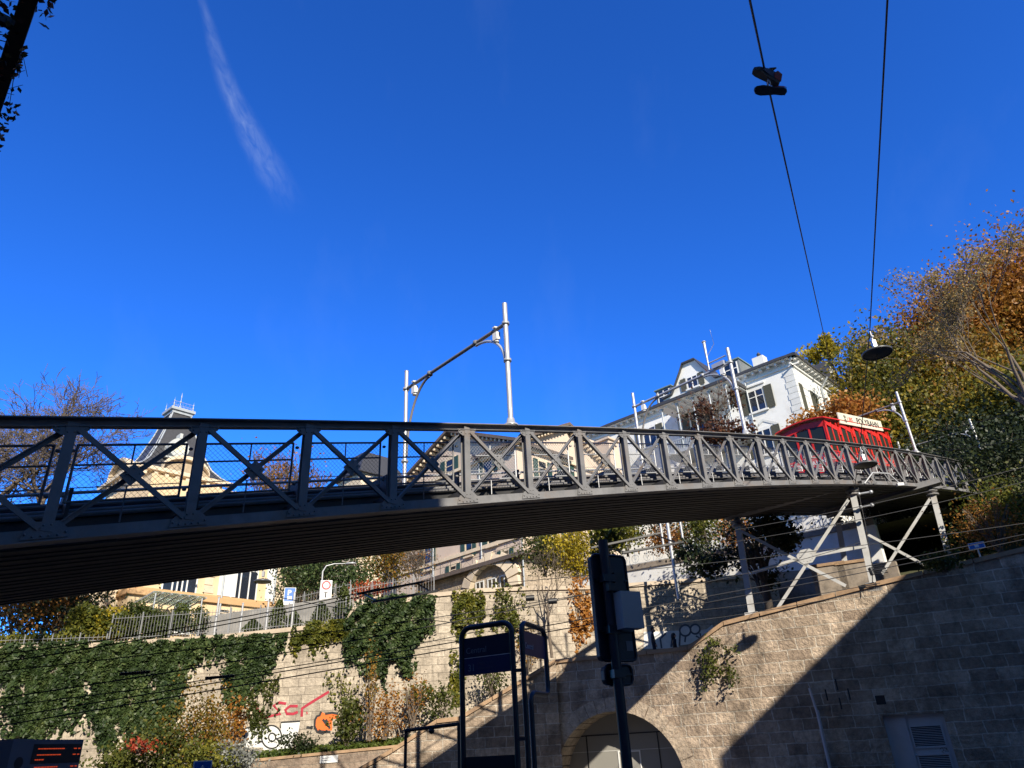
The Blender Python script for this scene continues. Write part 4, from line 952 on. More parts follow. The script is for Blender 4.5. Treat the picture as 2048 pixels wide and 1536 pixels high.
for dx in (-1.4, 0, 1.4): te.window('a', xc + dx, zc - .4, 1.0, 1.5, frame=WHITE, glass=GLASS, mull=(.5,), trans=None)
m = MB(); m.tube([te.P(-.1, -.1, 8), te.P(-.1, -.1, T0[2] + 1.2)], .06, 7); mk('downpipe', m, ZINC, te.t)

# --- ochre villa with slate tower, left
Y0 = spot(258, 1188, 52)
ye = Bld('ochre_villa', 'ochre and cream villa with rusticated corners and a glass entrance canopy, left of the bridge', (Y0[0], Y0[1], 8.5), 40, -50, 'villa')
YL = 15.5; ZR = spot(330, 985, 56)[2]
ye.box('wall', YELL, 0, YL, 0, 12, 8, ZR)
x0, zb = ye.px('a', 470, 1208)
m = MB(); m.box(ye.face('a'), -.1, YL + .1, .004, .22, zb - .1, zb + .25); m.box(ye.face('b'), -.1, 12, .004, .22, zb - .1, zb + .25); m.box(ye.face('a'), -.1, YL + .1, .006, .1, zb + .25, zb + .4); mk('string_course', m, material('ochre_band', (.58, .36, .18), .9, 0, .1), ye.t)
m = MB(); fn = ye.face('a')
for k in range(7):
    z = zb - .5 - k * .55; m.box(fn, 7.0, YL, .003, .04, z, z + .47)
mk('rusticated_base', m, YELL, ye.t)
for px0, px1 in ((408, 428), (548, 572)):
    a0, _ = ye.px('a', px0, 1170); a1, _ = ye.px('a', px1, 1170); ye.quoins('a', a0, a1, zb + .5, ZR - 1, CRST, .55)
for px0, px1 in ((434, 470), (530, 548)):
    a0, _ = ye.px('a', px0, 1190); a1, _ = ye.px('a', px1, 1190); m = MB(); m.box(fn, a0, a1, .003, .05, zb + .45, ZR - .5); mk('white_pilaster', m, WHITE, ye.t)
def yw(px, py, w_, h_, **k):
    x, z = ye.px('a', px, py); ye.window('a', x, z - h_ / 2, w_, h_, **k)
yw(490, 1160, 2.0, 3.4, mull=(.33, .67), trans=.7, frame=WHITE, glass=GLASSB)
yw(375, 1160, 1.4, 2.2, frame=WHITE, glass=GLASSB); yw(345, 1165, 1.4, 2.2, frame=WHITE, glass=GLASSB)
yw(446, 1231, .9, .9, frame=CRST, glass=GLASS, mull=()); yw(484, 1236, 1.8, .9, frame=CRST, glass=GLASS)
yw(362, 1228, 1.1, 2.3, frame=WHITE, glass=GLASS)
for px in (440, 545):
    a, _ = ye.px('a', px, 1200); m = MB(); m.tube([fn(a, .15, 8.5), fn(a, .15, ZR)], .07, 7); mk('downpipe', m, ZINC, ye.t)
# bay at the left corner with stone quoins
p = ye.px('b', 190, 1190)
m = MB(); m.box(ye.face('b'), 1.5, 6.5, .006, 1.8, 8, ZR - 2.5); bay = mk('bay', m, CRST, ye.t)
m = MB()
for k in range(16): m.box(ye.face('b'), 1.5 - .06, 6.56, 1.5, 1.86, 9 + k * .6, 9 + k * .6 + .5)
mk('quoin_strip', m, CRST, bay)
# glass canopy over the entrance
a0, z0 = ye.px('a', 300, 1192, 2.5); a1, z1 = ye.px('a', 405, 1205, 2.5); zc = (z0 + z1) / 2
m = MB()
N_ = 6
for k in range(N_):
    for j in range(2):
        u0, u1 = a0 + (a1 - a0) * k / N_ + .03, a0 + (a1 - a0) * (k + 1) / N_ - .03; o0, o1 = .3 + j * 1.3 + .03, .3 + (j + 1) * 1.3 - .03
        m.hexa([fn(u0, o0, zc + (o0 - .3) * .1), fn(u1, o0, zc + (o0 - .3) * .1), fn(u1, o1, zc + (o1 - .3) * .1), fn(u0, o1, zc + (o1 - .3) * .1), fn(u0, o0, zc + .03 + (o0 - .3) * .1), fn(u1, o0, zc + .03 + (o0 - .3) * .1), fn(u1, o1, zc + .03 + (o1 - .3) * .1), fn(u0, o1, zc + .03 + (o1 - .3) * .1)])
cn = mk('entrance_canopy', m, material('frosted_canopy_glass', (.62, .78, .74), .25, 0, .1), ye.t); MATS['frosted_canopy_glass'].node_tree.nodes['Principled BSDF'].inputs['Transmission Weight'].default_value = .75
m = MB()
for k in range(N_ + 1):
    u = a0 + (a1 - a0) * k / N_; m.bar(fn(u, .02, zc - .12), fn(u, 2.95, zc + .2), .05, .08, (0, 0, 1))
for u in (a0 + .2, a1 - .2): m.tube([fn(u, 2.8, 8.5), fn(u, 2.8, zc + .18)], .05, 6)
mk('canopy_frame', m, ZINC, cn)
# slate mansard tower
TC = spot(283, 925, 60); tw_w, tw_d = 6.8, 6.8; zt0 = TC[2]
TB = Bld('tower_wing', 'tower with steep slate mansard roof, round dormer and iron finials, behind the bridge lattice', (TC[0], TC[1], 9), 42, -48, 'tower')
TB.box('wall', CRST, 0, tw_w, 0, tw_d, 9, zt0 - .3)
def tp(f, x, o, z): return TB.face(f)(x, o, z)
for f in ('a', 'b'):
    fn2 = TB.face(f); m = MB(); m.box(fn2, -.6 if f == 'a' else 0, tw_w + .6, 0.004, .62, zt0 - .55, zt0 - .25)
    # arched pediment in the cornice
    cx = tw_w / 2; pts = [(cx + 1.9 * math.cos(q), zt0 - .25 + 1.15 * math.sin(q)) for q in np.linspace(0, math.pi, 13)]
    for (p, q) in zip(pts[:-1], pts[1:]):
        m.hexa([fn2(p[0], .0, p[1]), fn2(q[0], .0, q[1]), fn2(q[0], .62, q[1]), fn2(p[0], .62, p[1]), fn2(p[0], .0, p[1] + .28), fn2(q[0], .0, q[1] + .28), fn2(q[0], .62, q[1] + .28), fn2(p[0], .62, p[1] + .28)])
    mk('cornice', m, CRST, TB.t)
    m = MB(); m.prism(pts, lambda x, z, c: fn2(x, -c, z), -.25, .6); mk('arched_pediment', m, material('pediment_infill', (.42, .33, .23), .9, 0, .3, 3), TB.t)  # pediment infill in a darker brown than the cornice
    m = MB()
    for q in np.arange(.1, tw_w, .85): m.box(fn2, q, q + .3, .006, .45, zt0 - .95, zt0 - .56)
    mk('corbels', m, CRST, TB.t)
# curved mansard: profile from eave to ridge
ZT = spot(352, 822, 63)[2]; prof_r = [(0.35, 0), (-.15, .06), (-.8, .18), (-1.5, .42), (-2.1, .7), (-2.6, 1.0)]
m = MB(); P4 = []
for o, u in prof_r:
    z = zt0 - .2 + (ZT - zt0 + .2) * u; P4.append([TB.P(-o, -o, z), TB.P(tw_w + o, -o, z), TB.P(tw_w + o, tw_d + o, z), TB.P(-o, tw_d + o, z)])
for A, B_ in zip(P4[:-1], P4[1:]):
    for k in range(4): m.add([A[k], A[(k + 1) % 4], B_[(k + 1) % 4], B_[k]], [(0, 1, 2, 3)])
rf = mk('roof', m, SLATE, TB.t)
m = MB()
for k in range(4): m.tube([q[k] for q in P4], .075, 6)
for q in (1.0,): 
    pts = [A[0] + (A[3] - A[0]) * .2 for A in P4]; m.tube(pts, .055, 5)
mk('hip_trim', m, ZINC, rf)
o = -2.6; m = MB(); m.box(TB.P, -o - .1, tw_w + o + .1, -o - .1, tw_d + o + .1, ZT - .02, ZT + .25); m.box(TB.P, -o - .25, tw_w + o + .25, -o - .25, tw_d + o + .25, ZT + .25, ZT + .5); mk('roof_crown', m, ZINC, rf)
m = MB(); a0, a1 = 2.55, tw_w - 2.55
for k, (a, b) in enumerate(((a0, a0), (a1, a0), (a1, a1), (a0, a1))):
    c = TB.P(a, b, ZT + .5); m.lathe([(.06, 0), (.04, .25), (.08, .3), (.03, .4), (.025, .55), (.06, .62), (.015, .7), (0, 1.0)], c, 8)
c = TB.P((a0 + a1) / 2, (a0 + a1) / 2, ZT + .5); m.lathe([(.08, 0), (.05, .4), (.12, .48), (.04, .6), (.035, .95), (.10, 1.05), (.03, 1.15), (.025, 1.4), (.06, 1.5), (0, 2.0)], c, 8)
for z in (.25, .6): m.tube([TB.P(a0, a0, ZT + .5 + z), TB.P(a1, a0, ZT + .5 + z)], .02, 4); m.tube([TB.P(a0, a0, ZT + .5 + z), TB.P(a0, a1, ZT + .5 + z)], .02, 4)
for q in np.arange(a0, a1, .3): m.tube([TB.P(q, a0, ZT + .5), TB.P(q + .15, a0, ZT + 1.1), TB.P(q + .3, a0, ZT + .5)], .012, 4)
mk('finials', m, ZINC, rf)
# round dormer window on the front slope
xd, zd = TB.px('a', 354, 899, -.9); fa2 = TB.face('a'); m = MB(); K = 20
for k in range(K):
    a0_, a1_ = 2 * math.pi * k / K, 2 * math.pi * (k + 1) / K
    m.hexa([fa2(xd + r * math.cos(q), o_, zd + r * math.sin(q)) for o_ in (-1.6, -.45) for q, r in ((a0_, .5), (a1_, .5), (a1_, .85), (a0_, .85))])
m.box(fa2, xd - 1.1, xd + 1.1, -1.6, -.5, zd - 1.0, zd - .85); m.box(fa2, xd - .12, xd + .12, -1.2, -.42, zd + .85, zd + 1.3)
dm = mk('round_dormer', m, material('dormer_stone', (.50, .52, .52), .7, 0, .25, 4), rf)
m = MB(); m.prism(circ(xd, zd, .52, 20), lambda x, z, c: fa2(x, -c, z), .52, .6); mk('pane', m, CREAM, dm)
# --- dark slate roofs between
def roof_house(label, px, py, D, wd, dp, hh, pxe):
    p = spot(px, py, D); b = Bld('slate_roofed_house', label, (p[0], p[1], 9), 44, -46, 'house')
    b.box('wall', CRST, 0, wd, 0, dp, 9, p[2]); hip_roof(b, -.4, wd + .4, -.4, dp + .4, p[2] + .02, p[2] + hh, min(wd, dp) * .33); return b
b = roof_house('cream house with plain grey slate hip roof seen between two bridge posts', 722, 944, 74, 5.5, 4.5, 3.0, 0)
b2 = roof_house('low cream house behind the portal frame with dark ridge roof', 640, 985, 78, 9, 7, 1.4, 0)
# --- unseen neighbours on the viewer's side of the street; two shade the scene, two are added to block skylight
ea = az(30.8); A0 = np.array([21.2, 9.0]) - ea * 3.6
def neighbour(label, O, azf, azd, L, Dp, Ht):
    b = Bld('street_building', label, (O[0], O[1], 0), azf, azd, 'building')
    b.box('wall', material('neighbour_stone', (.42, .38, .33), .9, 0, .2), 0, L, 0, Dp, 0, Ht - .4); b.box('roof', ROOFT, 0, L, 0, Dp, Ht - .4, Ht)  # wall tone set by how much light it bounces back
    for x in np.arange(2, L - 1, 3.2):
        for z in np.arange(4, Ht - 3, 3.4): b.window('a', x, z, 1.2, 1.9, shut=None)
neighbour('tall cream street building right of the viewpoint that shades the arch wall', A0, 30.8, 120.8, 23, 12, 19.1)
neighbour('very tall cream building behind the viewpoint that shades the near end of the bridge', (8.2, -10.0), -90, 180, 42, 14, 25.4)
neighbour('long unseen building added behind the viewpoint to block skylight, lower than its neighbour', (44, -12.0), -90, 180, 35.6, 12, 21)
neighbour('unseen building added left of the viewpoint to block skylight', (-36, 22.0), 180, -90, 44, 12, 26)
# ------------------------------------------------------------------ vegetation
GREEN = leafmat('ivy_leaves', [(.010, .020, .008), (.030, .055, .016), (.065, .10, .03), (.15, .18, .06)], .25, .9)
YGREEN = leafmat('yellow_green_leaves', [(.03, .05, .010), (.08, .10, .018), (.16, .165, .022), (.32, .27, .03)], .4, .6)
YELLOW = leafmat('yellow_leaves', [(.10, .11, .015), (.30, .24, .02), (.50, .38, .02), (.58, .46, .06)], .4, .6)
OLIVE = leafmat('olive_leaves', [(.022, .034, .008), (.05, .066, .012), (.10, .115, .02), (.17, .16, .03)], .35, .3)
AUTUMN = leafmat('autumn_leaves', [(.055, .06, .014), (.11, .10, .018), (.23, .15, .02), (.33, .15, .02), (.20, .13, .03)], .38, .16)
AUTG = leafmat('green_gold_leaves', [(.03, .042, .010), (.075, .085, .015), (.16, .15, .02), (.32, .23, .022), (.18, .15, .02)], .38, .16)
RUST = leafmat('rust_leaves', [(.09, .05, .018), (.24, .11, .022), (.40, .19, .03), (.30, .11, .025), (.18, .11, .03)], .38, .2)
ORANGE = leafmat('orange_leaves', [(.22, .10, .02), (.40, .17, .03), (.50, .24, .05), (.42, .10, .03)], .4, .6)
DARKRED = leafmat('copper_leaves', [(.025, .012, .010), (.07, .03, .018), (.13, .05, .025), (.05, .05, .015)], .3, .5)
PALEL = leafmat('pale_dry_leaves', [(.16, .12, .07), (.26, .19, .10), (.42, .29, .08), (.30, .20, .09)], .4, .5)
GREYL = leafmat('silver_leaves', [(.16, .17, .15), (.27, .28, .25), (.36, .36, .33)], .3, .6)
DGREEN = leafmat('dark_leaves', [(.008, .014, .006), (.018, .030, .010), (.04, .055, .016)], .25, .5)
REDL = leafmat('red_creeper', [(.25, .03, .02), (.45, .08, .03), (.50, .20, .05)], .4, .8)
YEW = leafmat('yew_needles', [(.02, .035, .010), (.055, .075, .014), (.10, .12, .02)], .2, .6)

def in_poly(P, poly):
    x, y = P[:, 0], P[:, 1]; c = np.zeros(len(P), bool); n = len(poly); j = n - 1
    for i in range(n):
        xi, yi = poly[i]; xj, yj = poly[j]
        cr = ((yi > y) != (yj > y)) & (x < (xj - xi) * (y - yi) / (yj - yi + 1e-12) + xi); c ^= cr; j = i
    return c
NV3 = -np.append(VN, 0)
def hz_keep(c, lo, hi): return (c[:, 1] - lo[1]) / (hi[1] - lo[1])
def ivy(name, label, poly_px, mat, n, size, thick=.35, group='ivy curtains on the pale wall', cat='ivy', stems=14, ragged=.25):
    """climber on the pale wall: outline in wall coordinates, leaf mat of uneven depth, hanging stems"""
    P = [V(*q) for q in poly_px]; A = np.array([[va_(p), p[2]] for p in P]); lo, hi = A.min(0), A.max(0)
    t = thing(name, label, cat, VM((lo[0] + hi[0]) / 2, 0, lo[1]), group)
    c = lo + (hi - lo) * rng.random((n * 4, 2)); w_ = c + np.column_stack([np.sin(c[:, 1] * 2.3 + c[:, 0]) * .35 + np.sin(c[:, 1] * 5.1) * .15, np.sin(c[:, 0] * 4.3) * .4 + np.sin(c[:, 0] * 9.7 + 1) * .3]) * ragged * 2 + rng.normal(size=c.shape) * ragged; hole = np.sin(c[:, 0] * 3.1 + np.sin(c[:, 1] * 1.3) * 1.5) * np.sin(c[:, 1] * 2.2 + c[:, 0]); hz = (c[:, 1] - lo[1]) / (hi[1] - lo[1]); w_[(hole > .25 + .75 * hz) & (rng.random(len(c)) < .85)] = 1e6; c = c[in_poly(w_, [tuple(q) for q in A])][:n]
    # clumps: leaves gather on hanging strands with different depth
    ph = np.sin(c[:, 0] * 5.1 + np.sin(c[:, 1] * 1.7) * 2) * .5 + np.sin(c[:, 0] * 1.9 + c[:, 1] * .8) * .5
    ph2 = np.sin((c[:, 0] - c[:, 1] * .6) * 7 + 2 * np.sin(c[:, 1] * 1.1)); dep = .04 + thick * (.5 + .35 * ph + .4 * ph2) * rng.random(len(c)) + .05 * rng.random(len(c)); dep = np.maximum(dep, .03)
    ex = []                            # loose runners trailing below the sheet
    low = c[hz_keep(c, lo, hi) < .45]
    for k in range(min(len(low), 26)):
        q = low[rng.integers(0, len(low))]; L_ = rng.uniform(.3, 1.3); nl = int(L_ / .05)
        u = rng.random(nl); ex.append(np.column_stack([q[0] + .10 * np.sin(u * 5 + k) + rng.normal(size=nl) * .05, q[1] - u * L_]))
    if ex:
        ex = np.concatenate(ex); c = np.concatenate([c, ex]); dep = np.concatenate([dep, .03 + .08 * rng.random(len(ex))])
    C = VP_[None, :] + c[:, :1] * VAZ + (-dep[:, None]) * VN
    quads_mesh('foliage', leaves(rng, np.column_stack([C, c[:, 1]]), size, (NV3 + np.array([0, 0, .7]), .38), .9), mat, t)
    m = MB()
    for k in range(stems):
        a = lo[0] + (hi[0] - lo[0]) * rnd.random(); pts = []
        for j in range(6):
            z = hi[1] - (hi[1] - lo[1]) * j / 5; a += rnd.uniform(-.12, .12)
            if in_poly(np.array([[a, z]]), [tuple(q) for q in A])[0]: pts.append(VM(a, -.04, z))
        if len(pts) > 1: m.tube(pts, .015, 4)
    if m.v: mk('stem', m, BARK, t)
    return t
ivy('ivy', 'dark green ivy sheet at the far left end of the pale wall', [(-60, 1290), (0, 1292), (120, 1288), (215, 1290), (200, 1330), (176, 1372), (150, 1420), (110, 1476), (34, 1480), (28, 1450), (8, 1440), (16, 1352), (-60, 1350)], GREEN, 15000, .17)
ivy('ivy', 'broad dark green ivy curtain left of the wall, between two bare stone gaps', [(200, 1290), (300, 1285), (400, 1278), (410, 1300), (375, 1345), (352, 1385), (345, 1420), (330, 1480), (262, 1500), (200, 1478), (174, 1420), (180, 1370), (190, 1320)], GREEN, 17000, .17)
ivy('ivy', 'ivy strand hanging from the fence foot to a thin point beside the bush', [(400, 1278), (520, 1268), (575, 1275), (560, 1310), (520, 1335), (495, 1372), (480, 1418), (468, 1400), (460, 1330), (440, 1302), (408, 1300)], GREEN, 6000, .16)
ivy('ivy', 'yellowish ivy fringe along the fence foot in the middle', [(582, 1268), (640, 1256), (700, 1240), (715, 1268), (690, 1282), (640, 1280), (600, 1288)], YGREEN, 3200, .16)
ivy('ivy', 'large dark ivy cascade hanging under the iron fence in the middle of the wall', [(690, 1240), (705, 1216), (780, 1200), (862, 1188), (872, 1205), (850, 1245), (836, 1275), (815, 1312), (812, 1350), (800, 1356), (788, 1330), (778, 1300), (764, 1322), (752, 1346), (738, 1345), (732, 1318), (712, 1310), (692, 1308)], GREEN, 15000, .16, .6)
ivy('climber', 'round green climber with yellow base just right of the ivy cascade', [(905, 1205), (918, 1188), (938, 1180), (958, 1188), (970, 1212), (960, 1232), (938, 1252), (918, 1240)], YGREEN, 1300, .15, .5, None, 'climber')
ivy('climber', 'slim red and yellow creeper right of the leafless sapling', [(1140, 1240), (1150, 1180), (1162, 1152), (1172, 1180), (1182, 1220), (1170, 1262), (1150, 1260)], ORANGE, 600, .14, .5, None, 'creeper', ragged=.4)
ivy('climber', 'yellow leafed creeper with orange tip above the stop signs', [(978, 1235), (1000, 1180), (1016, 1165), (1030, 1195), (1058, 1200), (1040, 1245), (1000, 1260)], YGREEN, 520, .14, .4, None, 'creeper', ragged=.45)
ivy('climber', 'thin yellow creeper strands left of the orange graffiti', [(648, 1345), (662, 1340), (690, 1365), (700, 1345), (720, 1355), (715, 1420), (690, 1440), (672, 1400)], YGREEN, 260, .12, .3, None, 'creeper', 6, .35)
ivy('climber', 'sparse olive creeper over the red spray tag', [(500, 1370), (540, 1350), (560, 1372), (530, 1420), (520, 1450), (500, 1440)], OLIVE, 420, .13, .2, None, 'creeper', 8, .35)
ivy('climber', 'yellow green creeper patch at the right end of the bare wall', [(900, 1340), (918, 1300), (925, 1360), (912, 1392)], YGREEN, 320, .14, .4, None, 'creeper', 4, .3)

def cloud(center, rad, n, clumps=12, flat=.55):
    """leaf centres gathered in clumps spread through an ellipsoid"""
    c = np.array(center, float); r = np.array(rad, float)
    d = rng.normal(size=(clumps, 3)); d /= np.linalg.norm(d, axis=1, keepdims=True); K = c + d * r * (.35 + .55 * rng.random((clumps, 1)))
    k = rng.integers(0, clumps, n); p = rng.normal(size=(n, 3)); p *= (.34 * (.6 + .8 * rng.random(clumps)))[k][:, None]
    return K[k] + p * r * np.array([1, 1, flat / .55])
def shrub(name, label, cat, base, rad, n, size, mat, clumps=14, stems=7, group=None, bark=None):
    base = np.array(base, float); t = thing(name, label, cat, base, group)
    C = cloud(base + np.array([0, 0, rad[2] * .95]), rad, n, clumps); C = C[C[:, 2] > base[2] - .1]
    quads_mesh('foliage', leaves(rng, C, size), mat, t)
    m = MB()
    for k in range(stems):
        a = rnd.random() * 6.28; q = base + np.array([math.cos(a) * rad[0] * .5, math.sin(a) * rad[1] * .5, rad[2] * rnd.uniform(1.0, 1.7)])
        mid = base + (q - base) * .5 + np.array([rnd.uniform(-.1, .1), rnd.uniform(-.1, .1), .1]); m.tube([base + np.array([rnd.uniform(-.1, .1), rnd.uniform(-.1, .1), -.1]), mid, q], [.03, .02, .008], 5)
    if stems: mk('stems', m, bark or BARK, t)
    return t
def grow(m, p, d, L, r, depth, tips, sides=5, spread=.62, up=.10, kids=3, minr=.012, segs=3, wig=.16):
    pts = [p]; rs = [r]; q = np.array(p, float); v = np.array(d, float)
    for i in range(segs):
        v = v + np.array([rnd.gauss(0, wig), rnd.gauss(0, wig), rnd.gauss(0, wig) + up]); v /= np.linalg.norm(v); q = q + v * L / segs
        pts.append(q.copy()); rs.append(max(minr, r * (1 - .42 * (i + 1) / segs)))
    m.tube(pts, rs, sides if depth > 1 else 3, cap=False)
    if depth <= 0: tips.append(q); return
    for k in range(kids + (rnd.random() < .4)):
        i = rnd.choice(range(1, segs + 1)) if k else segs
        w_ = v + np.array([rnd.gauss(0, spread), rnd.gauss(0, spread), rnd.gauss(0, spread * .8)]); w_ /= np.linalg.norm(w_)
        grow(m, pts[i], w_, L * rnd.uniform(.58, .82), rs[i] * .66, depth - 1, tips, sides, spread, up, kids, minr, segs, wig)
def tree(name, label, base, hgt, mat, nleaf, lsize, depth=4, r=.25, bark=BARK, lean=(0, 0, 1), spread=.6, trunk=.35, cl=.5, extra=None, group=None, kids=3, minr=.014, cat='tree', up=.1, wig=.16):
    base = np.array(base, float); t = thing(name, label, cat, base, group); m = MB(); tips = []
    lean = np.array(lean, float); lean /= np.linalg.norm(lean); th = hgt * trunk
    mid = base + lean * th * .5 + np.array([rnd.uniform(-.1, .1), rnd.uniform(-.1, .1), 0]); top = base + lean * th
    m.tube([base - np.array([0, 0, .4]), mid, top], [r * 1.15, r * .95, r * .85], 9, cap=False)
    for k in range(kids + 2):
        a = 6.28 * k / (kids + 2) + rnd.uniform(-.4, .4); v = lean * 1.1 + np.array([math.cos(a), math.sin(a), 0]) * spread * 1.1; v /= np.linalg.norm(v)
        grow(m, mid + (top - mid) * rnd.uniform(.4, 1), v, hgt * .30, r * .55, depth, tips, 5, spread, up, kids, minr, 3, wig)
    mk('trunk', m, bark, t)
    if nleaf:
        T = np.array(tips); k = rng.integers(0, len(T), nleaf); C = T[k] + rng.normal(size=(nleaf, 3)) * cl
        if extra is not None: C = np.concatenate([C, extra])
        quads_mesh('crown', leaves(rng, C, lsize), mat, t)
    return t
# trees on the wooded slope, right
def crown(px, py, D, rx, rz, n, clumps=26): return cloud(spot(px, py, D), (rx, rx, rz), n, clumps)
def slope_tree(label, px, py_base, py_top, D, mat, n, ls, cr, **k):
    b = spot(px, py_base, D); t_ = spot(px, py_top, D); h = t_[2] - b[2]
    ex = np.concatenate([crown(*q) for q in cr]) if cr else None
    return tree('deciduous_tree', label, b, h, mat, n, ls, extra=ex, group='trees on the wooded slope', **k)
slope_tree('olive green and yellow tree with a broad crown behind the red car', 1800, 1010, 672, 68, AUTG, 5000, .30, [(1760, 735, 70, 2.8, 3.4, 10000, 34), (1735, 790, 72, 1.8, 2.4, 5000, 18), (1795, 825, 69, 4.0, 3.8, 16000, 44), (1780, 880, 66, 4.0, 3.0, 12000, 34)], depth=3)
slope_tree('rust coloured tree at the right edge above the dark undergrowth', 1960, 1000, 600, 76, RUST, 3000, .30, [(1905, 650, 74, 3.8, 3.6, 14000, 40), (1985, 620, 76, 4.6, 4.4, 16000, 44), (2060, 590, 78, 5, 6, 14000, 34), (1862, 690, 73, 2.4, 2.4, 6000, 22)], depth=3)
slope_tree('orange brown tree between the villa and the dark slope', 1860, 1020, 700, 72, AUTUMN, 4000, .30, [(1850, 760, 72, 4.2, 3.8, 15000, 38), (1930, 780, 70, 4.4, 4.2, 15000, 38), (1890, 860, 68, 4.4, 3.2, 13000, 36)], depth=3)
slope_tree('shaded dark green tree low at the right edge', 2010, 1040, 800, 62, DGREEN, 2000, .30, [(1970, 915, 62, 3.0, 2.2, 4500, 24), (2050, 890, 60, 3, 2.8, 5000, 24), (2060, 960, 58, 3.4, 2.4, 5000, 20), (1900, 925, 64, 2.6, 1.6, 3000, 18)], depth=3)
slope_tree('green and gold tree at the right edge below the bare grey branches', 1990, 1000, 720, 66, AUTG, 2500, .28, [(1960, 850, 65, 3.6, 2.2, 13000, 40), (2050, 820, 64, 3.4, 2.6, 10000, 32), (1900, 900, 64, 3.2, 1.8, 7000, 26)], depth=3)
slope_tree('small bright yellow tree top peeping over the villa roof', 1648, 790, 676, 92, YELLOW, 300, .4, [(1650, 695, 92, 1.3, 1.4, 1300, 9), (1628, 712, 92, 1.0, 1.0, 350, 6)], depth=2, r=.16)
slope_tree('low orange tree in front of the short villa facade', 1670, 940, 850, 55, ORANGE, 120, .24, [(1625, 838, 55, 1.3, .6, 700, 14), (1705, 825, 55, 1.8, 1.1, 2400, 18), (1590, 848, 54, .9, .4, 160, 6)], depth=3, r=.12)
slope_tree('copper leaved tree in front of the villa loggia', 1440, 930, 780, 48, DARKRED, 160, .22, [(1412, 825, 48, .7, .8, 360, 12), (1470, 795, 48, .5, .9, 260, 9), (1430, 868, 47, 1.5, .6, 1200, 20), (1485, 858, 47, .9, .6, 420, 10)], depth=3, r=.10, spread=.4)
# large grey, nearly bare tree, upper right: leans left, sparse pale leaves
b = spot(2150, 930, 46)
tree('bare_tree', 'tall pale grey tree with sparse dry leaves reaching above the rust slope', b, spot(1960, 575, 46)[2] - b[2], PALEL, 5600, .14, 5, .22, BARK, (-.30, 0, 1), .42, .38, .26, kids=2, minr=.018, up=.10, wig=.09)
# leafless tree, far left
b = spot(62, 1080, 40)
tree('bare_tree', 'leafless knotty tree behind the bridge at the left edge', b, (spot(100, 752, 40)[2] - b[2]) * .93, None, 0, .12, 5, .18, BARK, (.02, 0, 1), .55, .30, .3, kids=3, minr=.012, up=.04, wig=.22)
b = spot(-40, 1100, 42)
tree('bare_tree', 'leafless tree cut off by the left edge of the picture', b, (spot(-30, 800, 42)[2] - b[2]), None, 0, .12, 5, .22, BARK, (.02, 0, 1), .5, .3, .3, kids=3, minr=.012, up=.04, wig=.22)
for px, lab, D in ((520, 'brown leafless shrubby tree between two bridge posts', 58), (580, 'red brown leafless tree right of its twin behind the bridge', 60)):
    b = spot(px, 1075, D); tree('bare_tree', lab, b, spot(px, 918, D)[2] - b[2], RUST, 500, .2, 4, .14, BARK, (0, 0, 1), .4, .25, .5, kids=3, minr=.02, up=.14)
# maple beside the trestle, seen under the bridge
b = WM(wa(W(1532, 1240)), 3.4, wtop(wa(W(1532, 1240))) - 1)
zt = spot(1500, 1040, 36)[2]
tree('deciduous_tree', 'dark leaved tree with a forked trunk standing behind the steel pier', b, zt - b[2] + .2, DGREEN, 700, .2, 3, .22, BARKD, (-.05, 0, 1), .5, .5, .3, extra=np.concatenate([cloud(W(1545, 1058, 4), (1.3, .9, .55), 1300, 16), cloud(W(1425, 1125, 4), (1.4, .8, .7), 900, 14), cloud(W(1375, 1105, 4.5), (.9, .8, .5), 450, 8), cloud(W(1580, 1085, 4), (.8, .7, .5), 420, 9), cloud(W(1500, 1110, 4), (.8, .7, .5), 260, 8), cloud(W(1535, 1160, 4), (.6, .6, .5), 200, 6)]), kids=3)
# undergrowth and shrubs
def sh(name, label, cat, px, py, D, rx, rz, n, size, mat, **k):   # (px, py) is the foot of the shrub
    return shrub(name, label, cat, spot(px, py, D), (rx, rx, rz), n, size, mat, **k)
def shv(label, px, py, back, rx, rz, n, size, mat, cat='shrub', name='shrub', **k):
    return shrub(name, label, cat, V(px, py, back), (rx, rx * .8, rz), n, size, mat, **k)
shv('olive and rust bush at the foot of the wall below the ivy point', 395, 1555, -3.0, 1.5, 1.9, 3000, .13, AUTUMN)
shv('olive bush mixed with red leaves left of the rust bush', 300, 1580, -3.4, 1.9, 1.3, 3600, .14, OLIVE)
shv('low green bush beside the departure board', 225, 1575, -3.0, 1.2, .8, 1600, .15, OLIVE)
shv('small red leafed creeper among the olive bush', 278, 1505, -5.0, .55, .3, 260, .13, REDL, 'creeper')
shv('reddish orange climber against the bare wall left of the white graffiti', 463, 1520, -1.4, .5, 1.3, 700, .13, ORANGE)
shv('silver grey shrub at the end of the low brown wall', 468, 1550, -4.4, .9, .7, 1500, .12, GREYL)
shv('round green shrub below the silver grey shrub', 410, 1560, -5.0, 1.3, .8, 1900, .13, YGREEN)
shv('small dark shrub in front of the white graffiti', 590, 1515, -2.0, .9, .5, 900, .12, DGREEN)
shv('leafy bush covering the right of the orange graffiti', 695, 1490, -2.0, .75, .95, 800, .15, OLIVE)
shv('tall thin brown shrub right of the orange graffiti', 738, 1478, -2.2, .55, 2.0, 420, .12, AUTUMN, stems=16)
shv('rust brown shrub beside the tall thin shrub', 770, 1475, -2.2, .8, 1.0, 700, .12, RUST, stems=14)
shv('leafless reddish twiggy shrub in front of the pale wall', 825, 1452, -2.2, .9, 1.2, 420, .10, RUST, stems=34)
shv('bright yellow green bush above the leafless twiggy shrub', 835, 1418, -1.0, .7, .7, 600, .14, YGREEN)
